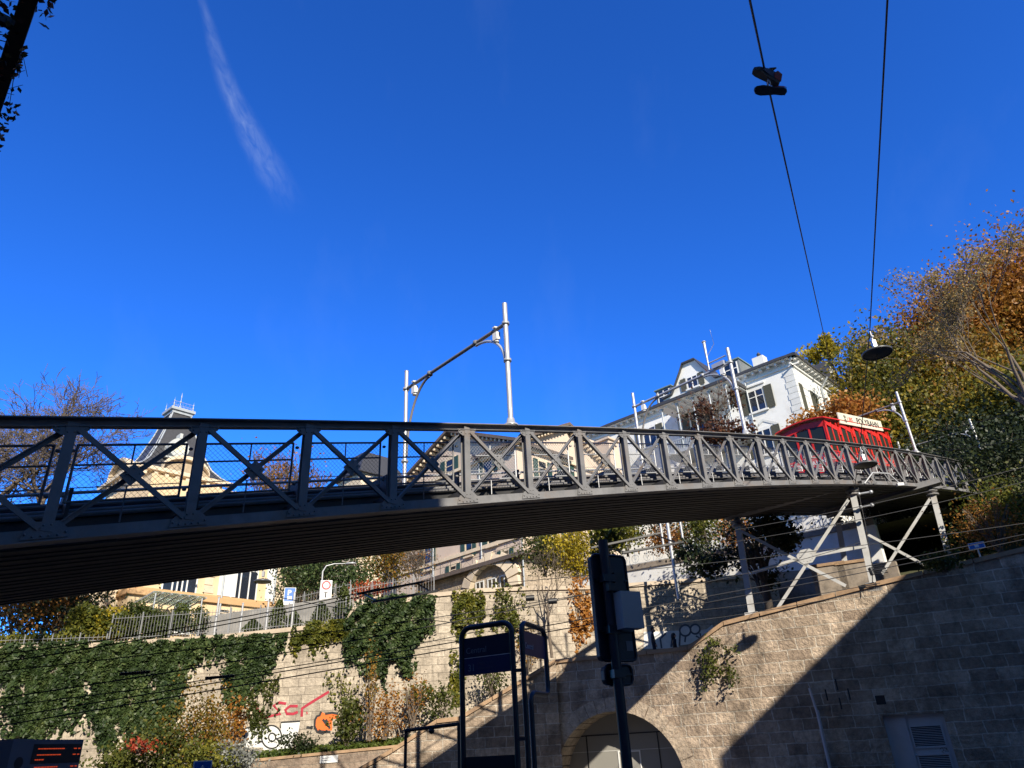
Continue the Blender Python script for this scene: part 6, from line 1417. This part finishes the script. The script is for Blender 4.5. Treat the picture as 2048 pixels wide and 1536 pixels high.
# ------------------------------------------------------------------ trainers thrown over a wire
SA, SB = slant(1532, 150, 8.2), slant(1668, 760, 34)
sd = (SA - SB) / np.linalg.norm(SA - SB); SA0 = slant(1493, -30, 6.6)
wire('black wire with a pair of trainers thrown over it', [SA0, SA + np.array([0, 0, .06]), SB], .011)
def shoe(label, c, toe, upv, side_light):
    toe = np.array(toe, float); toe /= np.linalg.norm(toe); upv = np.array(upv, float); upv -= toe * upv.dot(toe); upv /= np.linalg.norm(upv); sd_ = np.cross(toe, upv)
    P = lambda x, y, z: c + toe * x + sd_ * y + upv * z
    t = thing('trainer', label, 'shoe', c, 'trainers hanging from the wire')
    out = [(-.145, .030), (-.11, .037), (-.04, .034), (.04, .044), (.10, .050), (.145, .040), (.165, .012), (.165, -.018), (.145, -.036), (.10, -.044), (.04, -.036), (-.04, -.032), (-.11, -.037), (-.145, -.030), (-.158, 0)]
    m = MB(); m.prism(out, P, -.028, 0); mk('sole', m, material('worn_sole', (.10, .09, .08), .7, 0, .3, 20), t)
    m = MB(); K = 9; rings = []
    for k in range(K):
        u = k / (K - 1); x = -.152 + u * .312; hh = [.085, .105, .10, .098, .088, .07, .055, .045, .02][k]; wq = [.026, .036, .036, .035, .040, .046, .048, .040, .014][k]
        rings.append([P(x, wq * math.cos(q), .001 + hh * max(0, math.sin(q)) ** .8) for q in np.linspace(0, math.pi, 9)])
    vs = [p for r_ in rings for p in r_]; m.add(vs, [(i * 9 + j, i * 9 + j + 1, (i + 1) * 9 + j + 1, (i + 1) * 9 + j) for i in range(K - 1) for j in range(8)], True); m.add(rings[0], [tuple(range(9))])
    mk('upper', m, material('navy_shoe_leather', (.025, .035, .09), .6, 0, .3, 25), t)
    m = MB(); m.prism([(-.155, .002), (-.07, .002), (-.06, .06), (-.09, .10), (-.15, .09)], lambda x, z, y: P(x, y, z), .034, .038); m.prism([(-.155, .002), (-.07, .002), (-.06, .06), (-.09, .10), (-.15, .09)], lambda x, z, y: P(x, y, z), -.038, -.034); mk('heel_panel', m, material('shoe_red', (.35, .03, .03), .6, 0, .2, 20), t)
    m = MB(); m.bar(P(.0, 0, .085), P(-.075, 0, .135), .05, .012, sd_ * 0 + toe); mk('tongue', m, material('shoe_tongue', (.02, .02, .03), .7, 0, .2), t)
    m = MB()
    for k in range(5): x = -.03 + k * .028; z = .102 - k * .010; m.tube([P(x, -.032, z - .018), P(x, 0, z + .008), P(x + .01, .032, z - .018)], .004, 5)
    mk('laces', m, SWH, t)
rt, fwd = RW[:, 0], -RW[:, 2] * -1
rx = np.array([RW[0][0], RW[1][0], RW[2][0]]); ux = np.array([RW[0][1], RW[1][1], RW[2][1]]); fx = np.array([RW[0][2], RW[1][2], RW[2][2]])
c1 = slant(1533, 147, 8.2); c2 = slant(1541, 181, 8.1)
shoe('navy and dark red trainer, upper of the hanging pair, toe pointing left', c1 - ux * .03, -rx * .88 + ux * .34 - fx * .3, ux * .85 + rx * .3 + fx * .25, 1)
shoe('trainer showing its worn sole, lower of the hanging pair', c2, -rx * .93 + ux * .05, fx * .85 + ux * .5, 1)
m = MB(); m.tube([c1 - ux * .02, (c1 + c2) / 2 + rx * .015, c2 + ux * .03], .006, 5); m.tube([c1 - ux * .02 + rx * .02, (c1 + c2) / 2 - rx * .01, c2 + ux * .03 - rx * .02], .006, 5); o = mk('shoelace', m, SWH); tagset(o, 'pale knotted laces joining the two hanging trainers', 'shoelace')
# ------------------------------------------------------------------ tram stop signs
TUBE = material('stop_tube_dark', (.035, .04, .05), .3, .5, .1)
def rounded(p0, p1, zt, r, k=6):
    e = (p1 - p0); L = np.linalg.norm(e[:2]); e = e / L; z = np.array([0, 0, 1.0]); base = np.array([p0[0], p0[1], 0]); P = []
    P.append(base + z * .02); P.append(base + z * (zt - r))
    for j in range(1, k + 1): q = math.pi / 2 * j / k; P.append(base + e * r * (1 - math.cos(q)) + z * (zt - r + r * math.sin(q)))
    for j in range(0, k + 1): q = math.pi / 2 * j / k; P.append(base + e * (L - r + r * math.sin(q)) + z * (zt - r + r * math.cos(q)))
    P.append(np.array([p1[0], p1[1], .02])); return P
PG = .22
def stop_sign1():
    u = az(119); q = spot(925, 1400, 10.0); p0 = np.array([q[0], q[1], 0]); q1 = on_plane(1030, 1400, p0, u); p1 = np.array([q1[0], q1[1], 0]); zt = on_plane(975, 1250, p0, u)[2]
    t = thing('stop_sign', 'tall tram stop frame with two navy panels reading Central and 31', 'stop sign', (p0 + p1) / 2, 'tram stop signs')
    m = MB(); m.tube(rounded(p0, p1, zt, .14), .036, 10); mk('frame', m, TUBE, t)
    e = p1 - p0; L = np.linalg.norm(e); e /= L; n = np.array([e[1], -e[0], 0]); n = n if n[1] < 0 else -n
    f = lambda x, y, z: p0 + e * x + np.array([0, 0, y]) + n * z
    zz = lambda py: on_plane(976, py, p0, u)[2]
    za, zb, zc = zz(1271), zz(1312), zz(1347)
    m = MB(); m.box(f, .045, L - .045, zb + .004, za, -.012, .012); a = mk('name_panel', m, NAVY, t); m = MB(); m.box(f, .045, L - .045, zc, zb - .004, -.012, .012); b = mk('line_panel', m, NAVY2, t)
    m = MB(); m.box(f, .046, L - .046, zb - .0035, zb + .0035, -.01, .010); mk('divider', m, SWH, t)
    put_text('lettering', 'Central', .105, lambda x, y, z: f(.075 + x, zb + .055 + y, .013 + z), GREYT, a, .0, 1.0, 1.0, .001)
    put_text('lettering', '31', .115, lambda x, y, z: f(.10 + x, zc + .05 + y, .013 + z), GREYT, b, .002, 1.0, 1.0, .001)
    put_text('lettering', 'Hegibachplatz', .042, lambda x, y, z: f(.25 + x, zc + .125 + y, .013 + z), material('faint_letters', (.05, .06, .11), .5), b, 0, 1.0, 1.0, .001)
    put_text('lettering', 'Kienastenwies', .042, lambda x, y, z: f(.25 + x, zc + .06 + y, .013 + z), MATS['faint_letters'], b, 0, 1.0, 1.0, .001)
    zd = zz(1512); m = MB(); m.box(f, .045, L - .045, .5, zd, -.02, .02); mk('timetable_case', m, BLACKM, t)
    for q in (1340, 1478):
        m = MB(); c = on_plane(1040, q, p0, u); c = f(L + .05, c[2], 0); m.box(lambda x, y, z: c + np.array([x, y, z]), -.05, .06, -.02, .02, -.02, .02); mk('clamp', m, TUBE, t)
stop_sign1()
def stop_sign2():
    u = az(21); q = spot(1050, 1400, 10.15); p0 = np.array([q[0], q[1], 0]); g = lambda px, py: on_plane(px, py, p0, u)
    q1 = g(1091, 1300); L = float((q1 - p0)[:2].dot(u)); zt = g(1050, 1247)[2]; e = np.append(u, 0)
    f0 = face_fn(p0, u); f = lambda x, y, z: f0(x, y, z)
    t = thing('stop_sign', 'narrow tram stop frame seen edgewise with one navy Central panel and a kinked foot', 'stop sign', p0, 'tram stop signs')
    z1 = g(1096, 1390)[2]; xk = float((g(1062, 1405) - p0)[:2].dot(u)); r = .14
    P = [f(0, .02, 0), f(0, zt - r, 0)] + [f(r * (1 - math.cos(q)), zt - r + r * math.sin(q), 0) for q in np.linspace(.2, 1.57, 6)] + [f(L - r + r * math.sin(q), zt - r + r * math.cos(q), 0) for q in np.linspace(0, 1.57, 6)] + [f(L, z1 + .1, 0), f(L - .03, z1 + .03, 0), f(L - .1, z1, 0), f(xk + .1, z1, 0), f(xk + .03, z1 - .04, 0), f(xk, z1 - .12, 0), f(xk, .02, 0)]
    m = MB(); m.tube(P, .036, 10); mk('frame', m, TUBE, t)
    za, zb = g(1050, 1262)[2], g(1050, 1309)[2]; m = MB(); m.box(f, .045, L - .045, zb, za, -.012, .012); a = mk('name_panel', m, material('navy_sign_bright', (.008, .014, .10), .35), t)
    put_text('lettering', 'Central', .105, lambda x, y, z: f(.075 + x, zb + .085 + y, .013 + z), material('pale_letters', (.45, .47, .52), .5), a, 0, 1.0, 1.0, .001)
stop_sign2()
# signal mast with the backs of two boards and a cabinet
def back_sign():
    u = az(65); q = spot(1240, 1400, 8.0); p0 = np.array([q[0], q[1], 0]); f0 = face_fn(p0, u); f = f0; zt = spot(1214, 1080, 8.0)[2]
    t = thing('signal_mast', 'dark street pole carrying the backs of two boards and a grey cabinet', 'signal mast', p0)
    m = MB(); m.tube([f(0, 0, 0), f(0, zt * .5, 0), f(0, zt, 0)], .055, 12); mk('pole', m, material('mast_dark', (.03, .035, .045), .35, .3, .1), t)
    g = lambda px, py: on_plane(px, py, p0 - np.append(np.array([u[1], -u[0]]), 0) * -.0, u)
    def xz(px, py): p = g(px, py); return float((p - p0)[:2].dot(u)), float(p[2])
    xl, zA = xz(1196, 1106); xr, _ = xz(1264, 1112); _, zB = xz(1215, 1320); xr2, _ = xz(1306, 1310)
    xl = -.13; xr = .31
    for za, zb, x0, x1, nm in ((zA, zB, xl, xr, 'board'), (xz(1240, 1328)[1], xz(1240, 1368)[1], -.10, .23, 'board')):
        m = MB(); r = .05; P = [(x0, zb + r), (x0 + r * .3, zb + r * .3), (x0 + r, zb), (x1 - r, zb), (x1 - r * .3, zb + r * .3), (x1, zb + r), (x1, za - r), (x1 - r * .3, za - r * .3), (x1 - r, za), (x0 + r, za), (x0 + r * .3, za - r * .3), (x0, za - r)]
        m.prism(P, lambda x, z, c: f(x, z, c), -.16, -.08); b = mk(nm, m, material('board_back', (.018, .024, .04), .4, .2, .15), t)
        m = MB(); pr = [f(x, z, -.075) for x, z in P]; m.tube(pr + [pr[0]], .014, 6); mk('rim', m, TUBE, b)
        for z in ((za - .28, zb + .3) if za - zb > .6 else ((za + zb) / 2 + .0,)):
            m = MB(); m.bar(f(x0 + .02, z, -.065), f(x1 - .02, z, -.065), .035, .02, (0, 0, 1)); m.box(f, -.07, .07, z - .04, z + .04, -.07, .062); mk('clamp_rail', m, TUBE, t)
    # cabinet hung on the viewer's side
    zc, zd = xz(1245, 1190)[1], xz(1245, 1262)[1]; m = MB(); m.box(f, .02, .27, zd, zc, .065, .21); cb = mk('cabinet', m, BOXG, t)
    m = MB(); m.box(f, .271, .277, zd + .14, zd + .30, .09, .18); mk('cabinet_label', m, BLACKM, cb)
    m = MB(); m.box(f, .09, .2, zc + .02, zc + .24, -.06, .02); m.box(f, -.06, .09, zc + .02, zc + .1, .06, .12); mk('bracket', m, BLACKM, t)
    m = MB(); m.box(f, .2, .28, zB + .1, zB + .2, -.079, -.075); mk('sticker', m, GREYT, t)
back_sign()
# handrail frame of the platform
p0, p1 = spot(811, 1500, 13), spot(918, 1500, 12.2); z0, z1 = spot(811, 1461, 13)[2], spot(914, 1448, 12.2)[2]
t = thing('platform_handrail', 'thin black handrail frame left of the stop sign', 'handrail', (p0[0], p0[1], 0))
m = MB(); m.tube([(p0[0], p0[1], .01), (p0[0], p0[1], z0)], .026, 8); mk('post', m, BLACKM, t); m = MB(); m.tube([(p0[0], p0[1], z0), (p1[0], p1[1], z1)], .028, 8); m.ball((p0 + (p1 - p0) * .5)[:2].tolist() + [(z0 + z1) / 2 - .05], .05, 6, 4); mk('rail', m, BLACKM, t); m = MB(); m.tube([(p1[0], p1[1], z1), (p1[0], p1[1], .01)], .026, 8); mk('post', m, BLACKM, t)
# drain pole against the shaded wall
p = W(1660, 1536, -.25); z1 = W(1636, 1420, -.25)[2]; q = np.array([p[0], p[1], 0]); t = thing('wall_pole', 'thin blue grey pole with a pointed bracket in front of the shaded arch wall', 'pole', q)
m = MB(); m.tube([q, q + np.array([0, 0, z1])], .07, 10); mk('pole', m, DOORG, t); m = MB(); m.bar(q + np.array([0, 0, z1 - .3]), q + np.array([-.12, 0, z1 + .85]), .05, .16, (0, 1, 0)); mk('bracket', m, DOORG, t)
# departure board, lower left
def board():
    u = az(12); p = spot(95, 1500, 9.0); f = face_fn(p, u); g = lambda px, py: (float((on_plane(px, py, p, u) - p)[:2].dot(u)), float(on_plane(px, py, p, u)[2] - p[2]))
    xl, zt = g(24, 1478); xm, _ = g(68, 1478); xr, _ = g(168, 1481); zb = -.75
    t = thing('departure_board', 'dark departure board with glowing orange red lines of text', 'display', (p[0], p[1], 0))
    m = MB(); m.box(f, xl, xm - .01, zb, zt, -.18, .02); sp_ = mk('side_housing', m, material('board_housing', (.12, .125, .14), .45, 0, .1), t)
    m = MB(); P = circ((xl + xm) / 2 - .01, zt - .2, .05, 14); m.add([f(x, z, .022) for x, z in P], [tuple(range(14))]); mk('speaker', m, BLACKM, sp_)
    m = MB(); m.box(f, xm - .01, xr, zb, zt - .004, -.14, -.003); hs = mk('display_housing', m, MATS['board_housing'], t)
    zs0, zs1 = g(120, 1526)[1], g(120, 1488)[1]; m = MB(); m.box(f, xm + .02, xr - .012, zs0, zs1, -.002, .0); scn = mk('screen', m, BLACKP, hs)
    W_ = xr - xm; LED = material('led_text', (.3, .05, .02), .5, emit=((1, .10, .02), .32))
    for k, (a, b) in enumerate(((.12, .58), (.12, .56), (.10, .26), (.12, .53))):
        z = zs1 - .045 - k * .053 + (.012 if k == 2 else 0); x = xm + W_ * a; m = MB()
        while x < xm + W_ * b:
            ln = rnd.uniform(.012, .04); m.box(f, x, x + ln, z, z + .009, .001, .002); x += ln + .005
        if k != 2: m.box(f, xm + W_ * .82, xm + W_ * .88, z, z + .009, .001, .002); m.box(f, xm + W_ * .91, xm + W_ * .955, z, z + .009, .001, .002)
        mk('display_line', m, LED, scn)
    m = MB(); m.tube([f((xl + xr) / 2, zb, -.08), np.array([*f((xl + xr) / 2, 0, -.08)[:2], 0])], .06, 10); mk('post', m, TUBE, t)
board()
# ------------------------------------------------------------------ cars whose roofs show at the lower edge
def car(label, c, heading, paint):
    e = az(heading); n = np.array([-e[1], e[0]]); P = lambda x, y, z: np.array([c[0] + e[0] * x + n[0] * y, c[1] + e[1] * x + n[1] * y, c[2] + z]); t = thing('parked_car', label, 'car', c, None)
    prof_ = [(-2.1, .35, .82), (-2.15, .75, .84), (-2.05, .98, .82), (-1.75, 1.02, .80), (-1.05, 1.42, .66), (-.3, 1.50, .63), (.5, 1.44, .63), (1.15, 1.02, .78), (1.9, .90, .80), (2.15, .70, .80), (2.1, .35, .80)]
    m = MB(); K = len(prof_)
    vs = [P(x, -w_, z) for x, z, w_ in prof_] + [P(x, w_, z) for x, z, w_ in prof_]
    m.add(vs, [(i, i + 1, K + i + 1, K + i) for i in range(K - 1)] + [tuple(range(K)), tuple(range(2 * K - 1, K - 1, -1))]); mk('body', m, paint, t)
    m = MB()
    for sg in (-1, 1): m.add([P(-1.5, sg * .80, 1.05), P(-1.0, sg * .70, 1.38), (P(.42, sg * .665, 1.39)), P(.95, sg * .80, 1.06)], [(0, 1, 2, 3)])
    m.add([P(.56, -.6, 1.43), P(.56, .6, 1.43), P(1.12, .72, 1.06), P(1.12, -.72, 1.06)], [(0, 1, 2, 3)]); m.add([P(-1.1, -.6, 1.42), P(-1.1, .6, 1.42), P(-1.72, .72, 1.07), P(-1.72, -.72, 1.07)], [(0, 1, 2, 3)]); mk('windows', m, GLASS, t)
    for x in (-1.3, 1.35):
        for sg in (-1, 1):
            m = MB(); q = P(x, sg * .72, .33); d = np.append(n, 0) * .12; m.tube([q - d, q + d], .33, 18); w_ = mk('wheel', m, BLACKM, t); m = MB(); m.tube([q - d * 1.05, q + d * 1.05], .2, 12); mk('rim', m, GALV, w_)
    for x, mt_ in ((2.14, SWH), (-2.14, SRED)):
        for sg in (-1, 1): m = MB(); m.ball(P(x, sg * .62, .72), .1, 8, 5, (.5, 1, .7)); mk('headlight' if x > 0 else 'taillight', m, mt_, t)
q = spot(1385, 1538, 13.5); car('silver white car whose roof just shows in front of the arch', (q[0], q[1], q[2] - 1.5), 98, material('car_silver', (.62, .66, .70), .25, .3, .05))
q = spot(245, 1537, 17.0); car('dark car whose roof just shows below the olive bush', (q[0], q[1], q[2] - 1.5), 88, material('car_dark_blue', (.02, .025, .04), .25, .2, .05))
# ------------------------------------------------------------------ two people on the stairs behind the parapet
def person(label, foot, H_, face_az, coat, hair, beard=False, long_hair=False):
    t = thing('person', label, 'person', foot, 'people on the stairs'); e = np.append(az(face_az), 0); s = np.array([e[1], -e[0], 0]); k = H_ / 1.75
    P = lambda x, y, z: np.array(foot) + (s * x + e * y) * k + np.array([0, 0, z * k])
    V_ = [(0, 0, .93), (0, -.01, 1.15), (0, 0, 1.36), (0, .01, 1.47), (0, .03, 1.58), (0, .03, 1.67), (-.18, 0, 1.38), (-.25, -.03, 1.12), (-.22, .09, .90), (.18, 0, 1.38), (.25, -.02, 1.12), (.22, .10, .90), (-.09, 0, .88), (-.10, .05, .48), (-.10, -.05, .08), (-.10, .08, .04), (.09, 0, .88), (.10, -.02, .48), (.10, -.16, .10), (.10, -.03, .05)]
    Rr = [.155, .14, .165, .058, .085, .075, .075, .05, .035, .075, .05, .035, .095, .065, .045, .035, .095, .065, .045, .035]
    E = [(0, 1), (1, 2), (2, 3), (3, 4), (4, 5), (2, 6), (6, 7), (7, 8), (2, 9), (9, 10), (10, 11), (0, 12), (12, 13), (13, 14), (14, 15), (0, 16), (16, 17), (17, 18), (18, 19)]
    me = bpy.data.meshes.new('body'); me.from_pydata([tuple(P(*v)) for v in V_], E, []); o = bpy.data.objects.new('tmp_body', me); COL.objects.link(o)
    sk = o.modifiers.new('skin', 'SKIN'); 
    for i, r_ in enumerate(Rr): me.skin_vertices[0].data[i].radius = (r_ * k, r_ * k * .8)
    me.skin_vertices[0].data[0].use_root = True
    o.modifiers.new('sub', 'SUBSURF').levels = 2; bpy.context.view_layer.update()
    m2 = bpy.data.meshes.new_from_object(o.evaluated_get(bpy.context.evaluated_depsgraph_get())); bpy.data.objects.remove(o)
    m2.materials.clear(); m2.polygons.foreach_set('use_smooth', [True] * len(m2.polygons)); b = link_mesh('body', m2, coat, t)
    m = MB(); m.ball(P(0, .045, 1.62), .098 * k, 12, 8, (.82, 1.0, 1.18)); m.ball(P(0, .145, 1.60), .02 * k, 6, 4)
    for sg in (-1, 1): m.ball(P(sg * .085, .04, 1.61), .022 * k, 6, 4, (.6, 1, 1.3))
    m.tube([P(0, .02, 1.46), P(0, .03, 1.55)], .052 * k, 8); mk('head', m, SKIN, t)
    m = MB(); m.ball(P(0, .02, 1.665), .108 * k, 12, 7, (.86, 1.02, .92))
    if long_hair: m.ball(P(0, -.03, 1.56), .115 * k, 10, 7, (.95, .8, 1.7))
    if beard: m.ball(P(0, .10, 1.55), .06 * k, 8, 5, (1, .8, .9))
    mk('hair', m, hair, t)
    for sg in (-1, 1):
        m = MB(); m.ball(P(sg * .22, .11, .87), .04 * k, 8, 5, (.7, .9, 1.1))
        for j in range(4): m.tube([P(sg * (.22) + (j - 1.5) * .018, .12, .85), P(sg * .22 + (j - 1.5) * .02, .15, .80), P(sg * .22 + (j - 1.5) * .018, .14, .765 + .006 * abs(j - 1.5))], .0085 * k, 5)
        m.tube([P(sg * .19, .13, .875), P(sg * .175, .16, .83)], .009 * k, 5); mk('hand', m, SKIN, t)
    return t
SKIN = material('skin', (.42, .26, .19), .6, 0, .1, 8); COAT = material('navy_coat', (.012, .014, .025), .8, 0, .3, 12); COAT2 = material('black_coat', (.010, .010, .011), .85, 0, .3, 12); HAIR = material('dark_hair', (.012, .009, .007), .7, 0, .3, 30)
q = W(1303, 1254, 1.3); person('bearded man in a dark coat walking past the white graffiti', (q[0], q[1], q[2] - 1.76), 1.76, 100, COAT, HAIR, True)
q = W(1346, 1266, 1.3); person('person with long dark hair in black, right of the bearded man', (q[0], q[1], q[2] - 1.66), 1.66, 90, COAT2, HAIR, False, True)
# ------------------------------------------------------------------ vine covered pergola edge, top left
def pergola():
    zq = 8.6; A = slant(80, -25, 9.0); zq = A[2]; B = CAM + ray(-6, 232) * ((zq - CAM[2]) / ray(-6, 232)[2]); e = B - A; L = np.linalg.norm(e); e /= L; n = np.array([e[1], -e[0], 0]); 
    if n[0] > 0: n = -n
    t = thing('roof_pergola', 'dark timber and metal roof pergola overgrown with vines, top left corner', 'pergola', (A + B) / 2)
    f = lambda x, y, z: A + e * x + n * y + np.array([0, 0, z])
    m = MB(); m.box(f, -3, L + 4, -.02, .12, -.06, .10); mk('edge_beam', m, material('dark_timber', (.05, .028, .012), .8, 0, .3, 6), t)
    for q in np.arange(-2.6, L + 3.6, .8): m = MB(); m.box(f, q, q + .06, .12, 2.6, -.03, .08); mk('rafter', m, BLACKM, t)
    m = MB(); m.box(f, -3, L + 4, 1.0, 2.7, .10, .14); mk('roof_sheet', m, BLACKM, t)
    m = MB(); m.tube([f(.2, .3, -.2), f(.9, .75, -.15)], .025, 6); m.tube([f(1.4, .15, -.2), f(.9, .75, -.15)], .025, 6); m.tube([f(.9, .75, -.15), f(.4, 1.2, -.1)], .025, 6); mk('stays', m, GALV, t)
    n_ = 9000; x = -2 + rng.random(n_) * (L + 5); y = .03 + rng.random(n_) ** .8 * 2.3; z = -.22 + rng.random(n_) * .45
    C = np.array([f(a, b, c) for a, b, c in zip(x, y, z)])
    for cx in (.1, 1.05, 1.9, 2.2, 3.1, 3.9): # sprigs over the edge
        k = 34; q = rng.random((k, 1)); C = np.concatenate([C, f(cx, 0, 0) + e * (rng.normal(size=(k, 1)) * .14) - n * (q * rnd.uniform(.06, .2)) + np.array([0, 0, 1.0]) * (rng.normal(size=(k, 1)) * .06 + .05 - .15 * q)])
    quads_mesh('vine_leaves', leaves(rng, C, .065), leafmat('vine_leaves', [(.02, .025, .01), (.05, .05, .015), (.12, .03, .02), (.04, .05, .015)], .3, 1.5), t)
    m = MB()
    for k in range(26):
        a = rnd.uniform(-1.5, L + 2); P = [f(a, .9, .05), f(a + rnd.uniform(-.2, .2), .4, .12), f(a + rnd.uniform(-.3, .3), .0, .05), f(a + rnd.uniform(-.4, .4), -rnd.uniform(.02, .14), -rnd.uniform(.0, .12))]; m.tube(P, [.012, .01, .006, .003], 4)
    mk('vine_stems', m, BARKD, t)
    for q in (-2, L + 3): m = MB(); m.box(f, q, q + .14, 2.4, 2.54, -A[2], -.03); mk('support', m, BLACKM, t)
pergola()
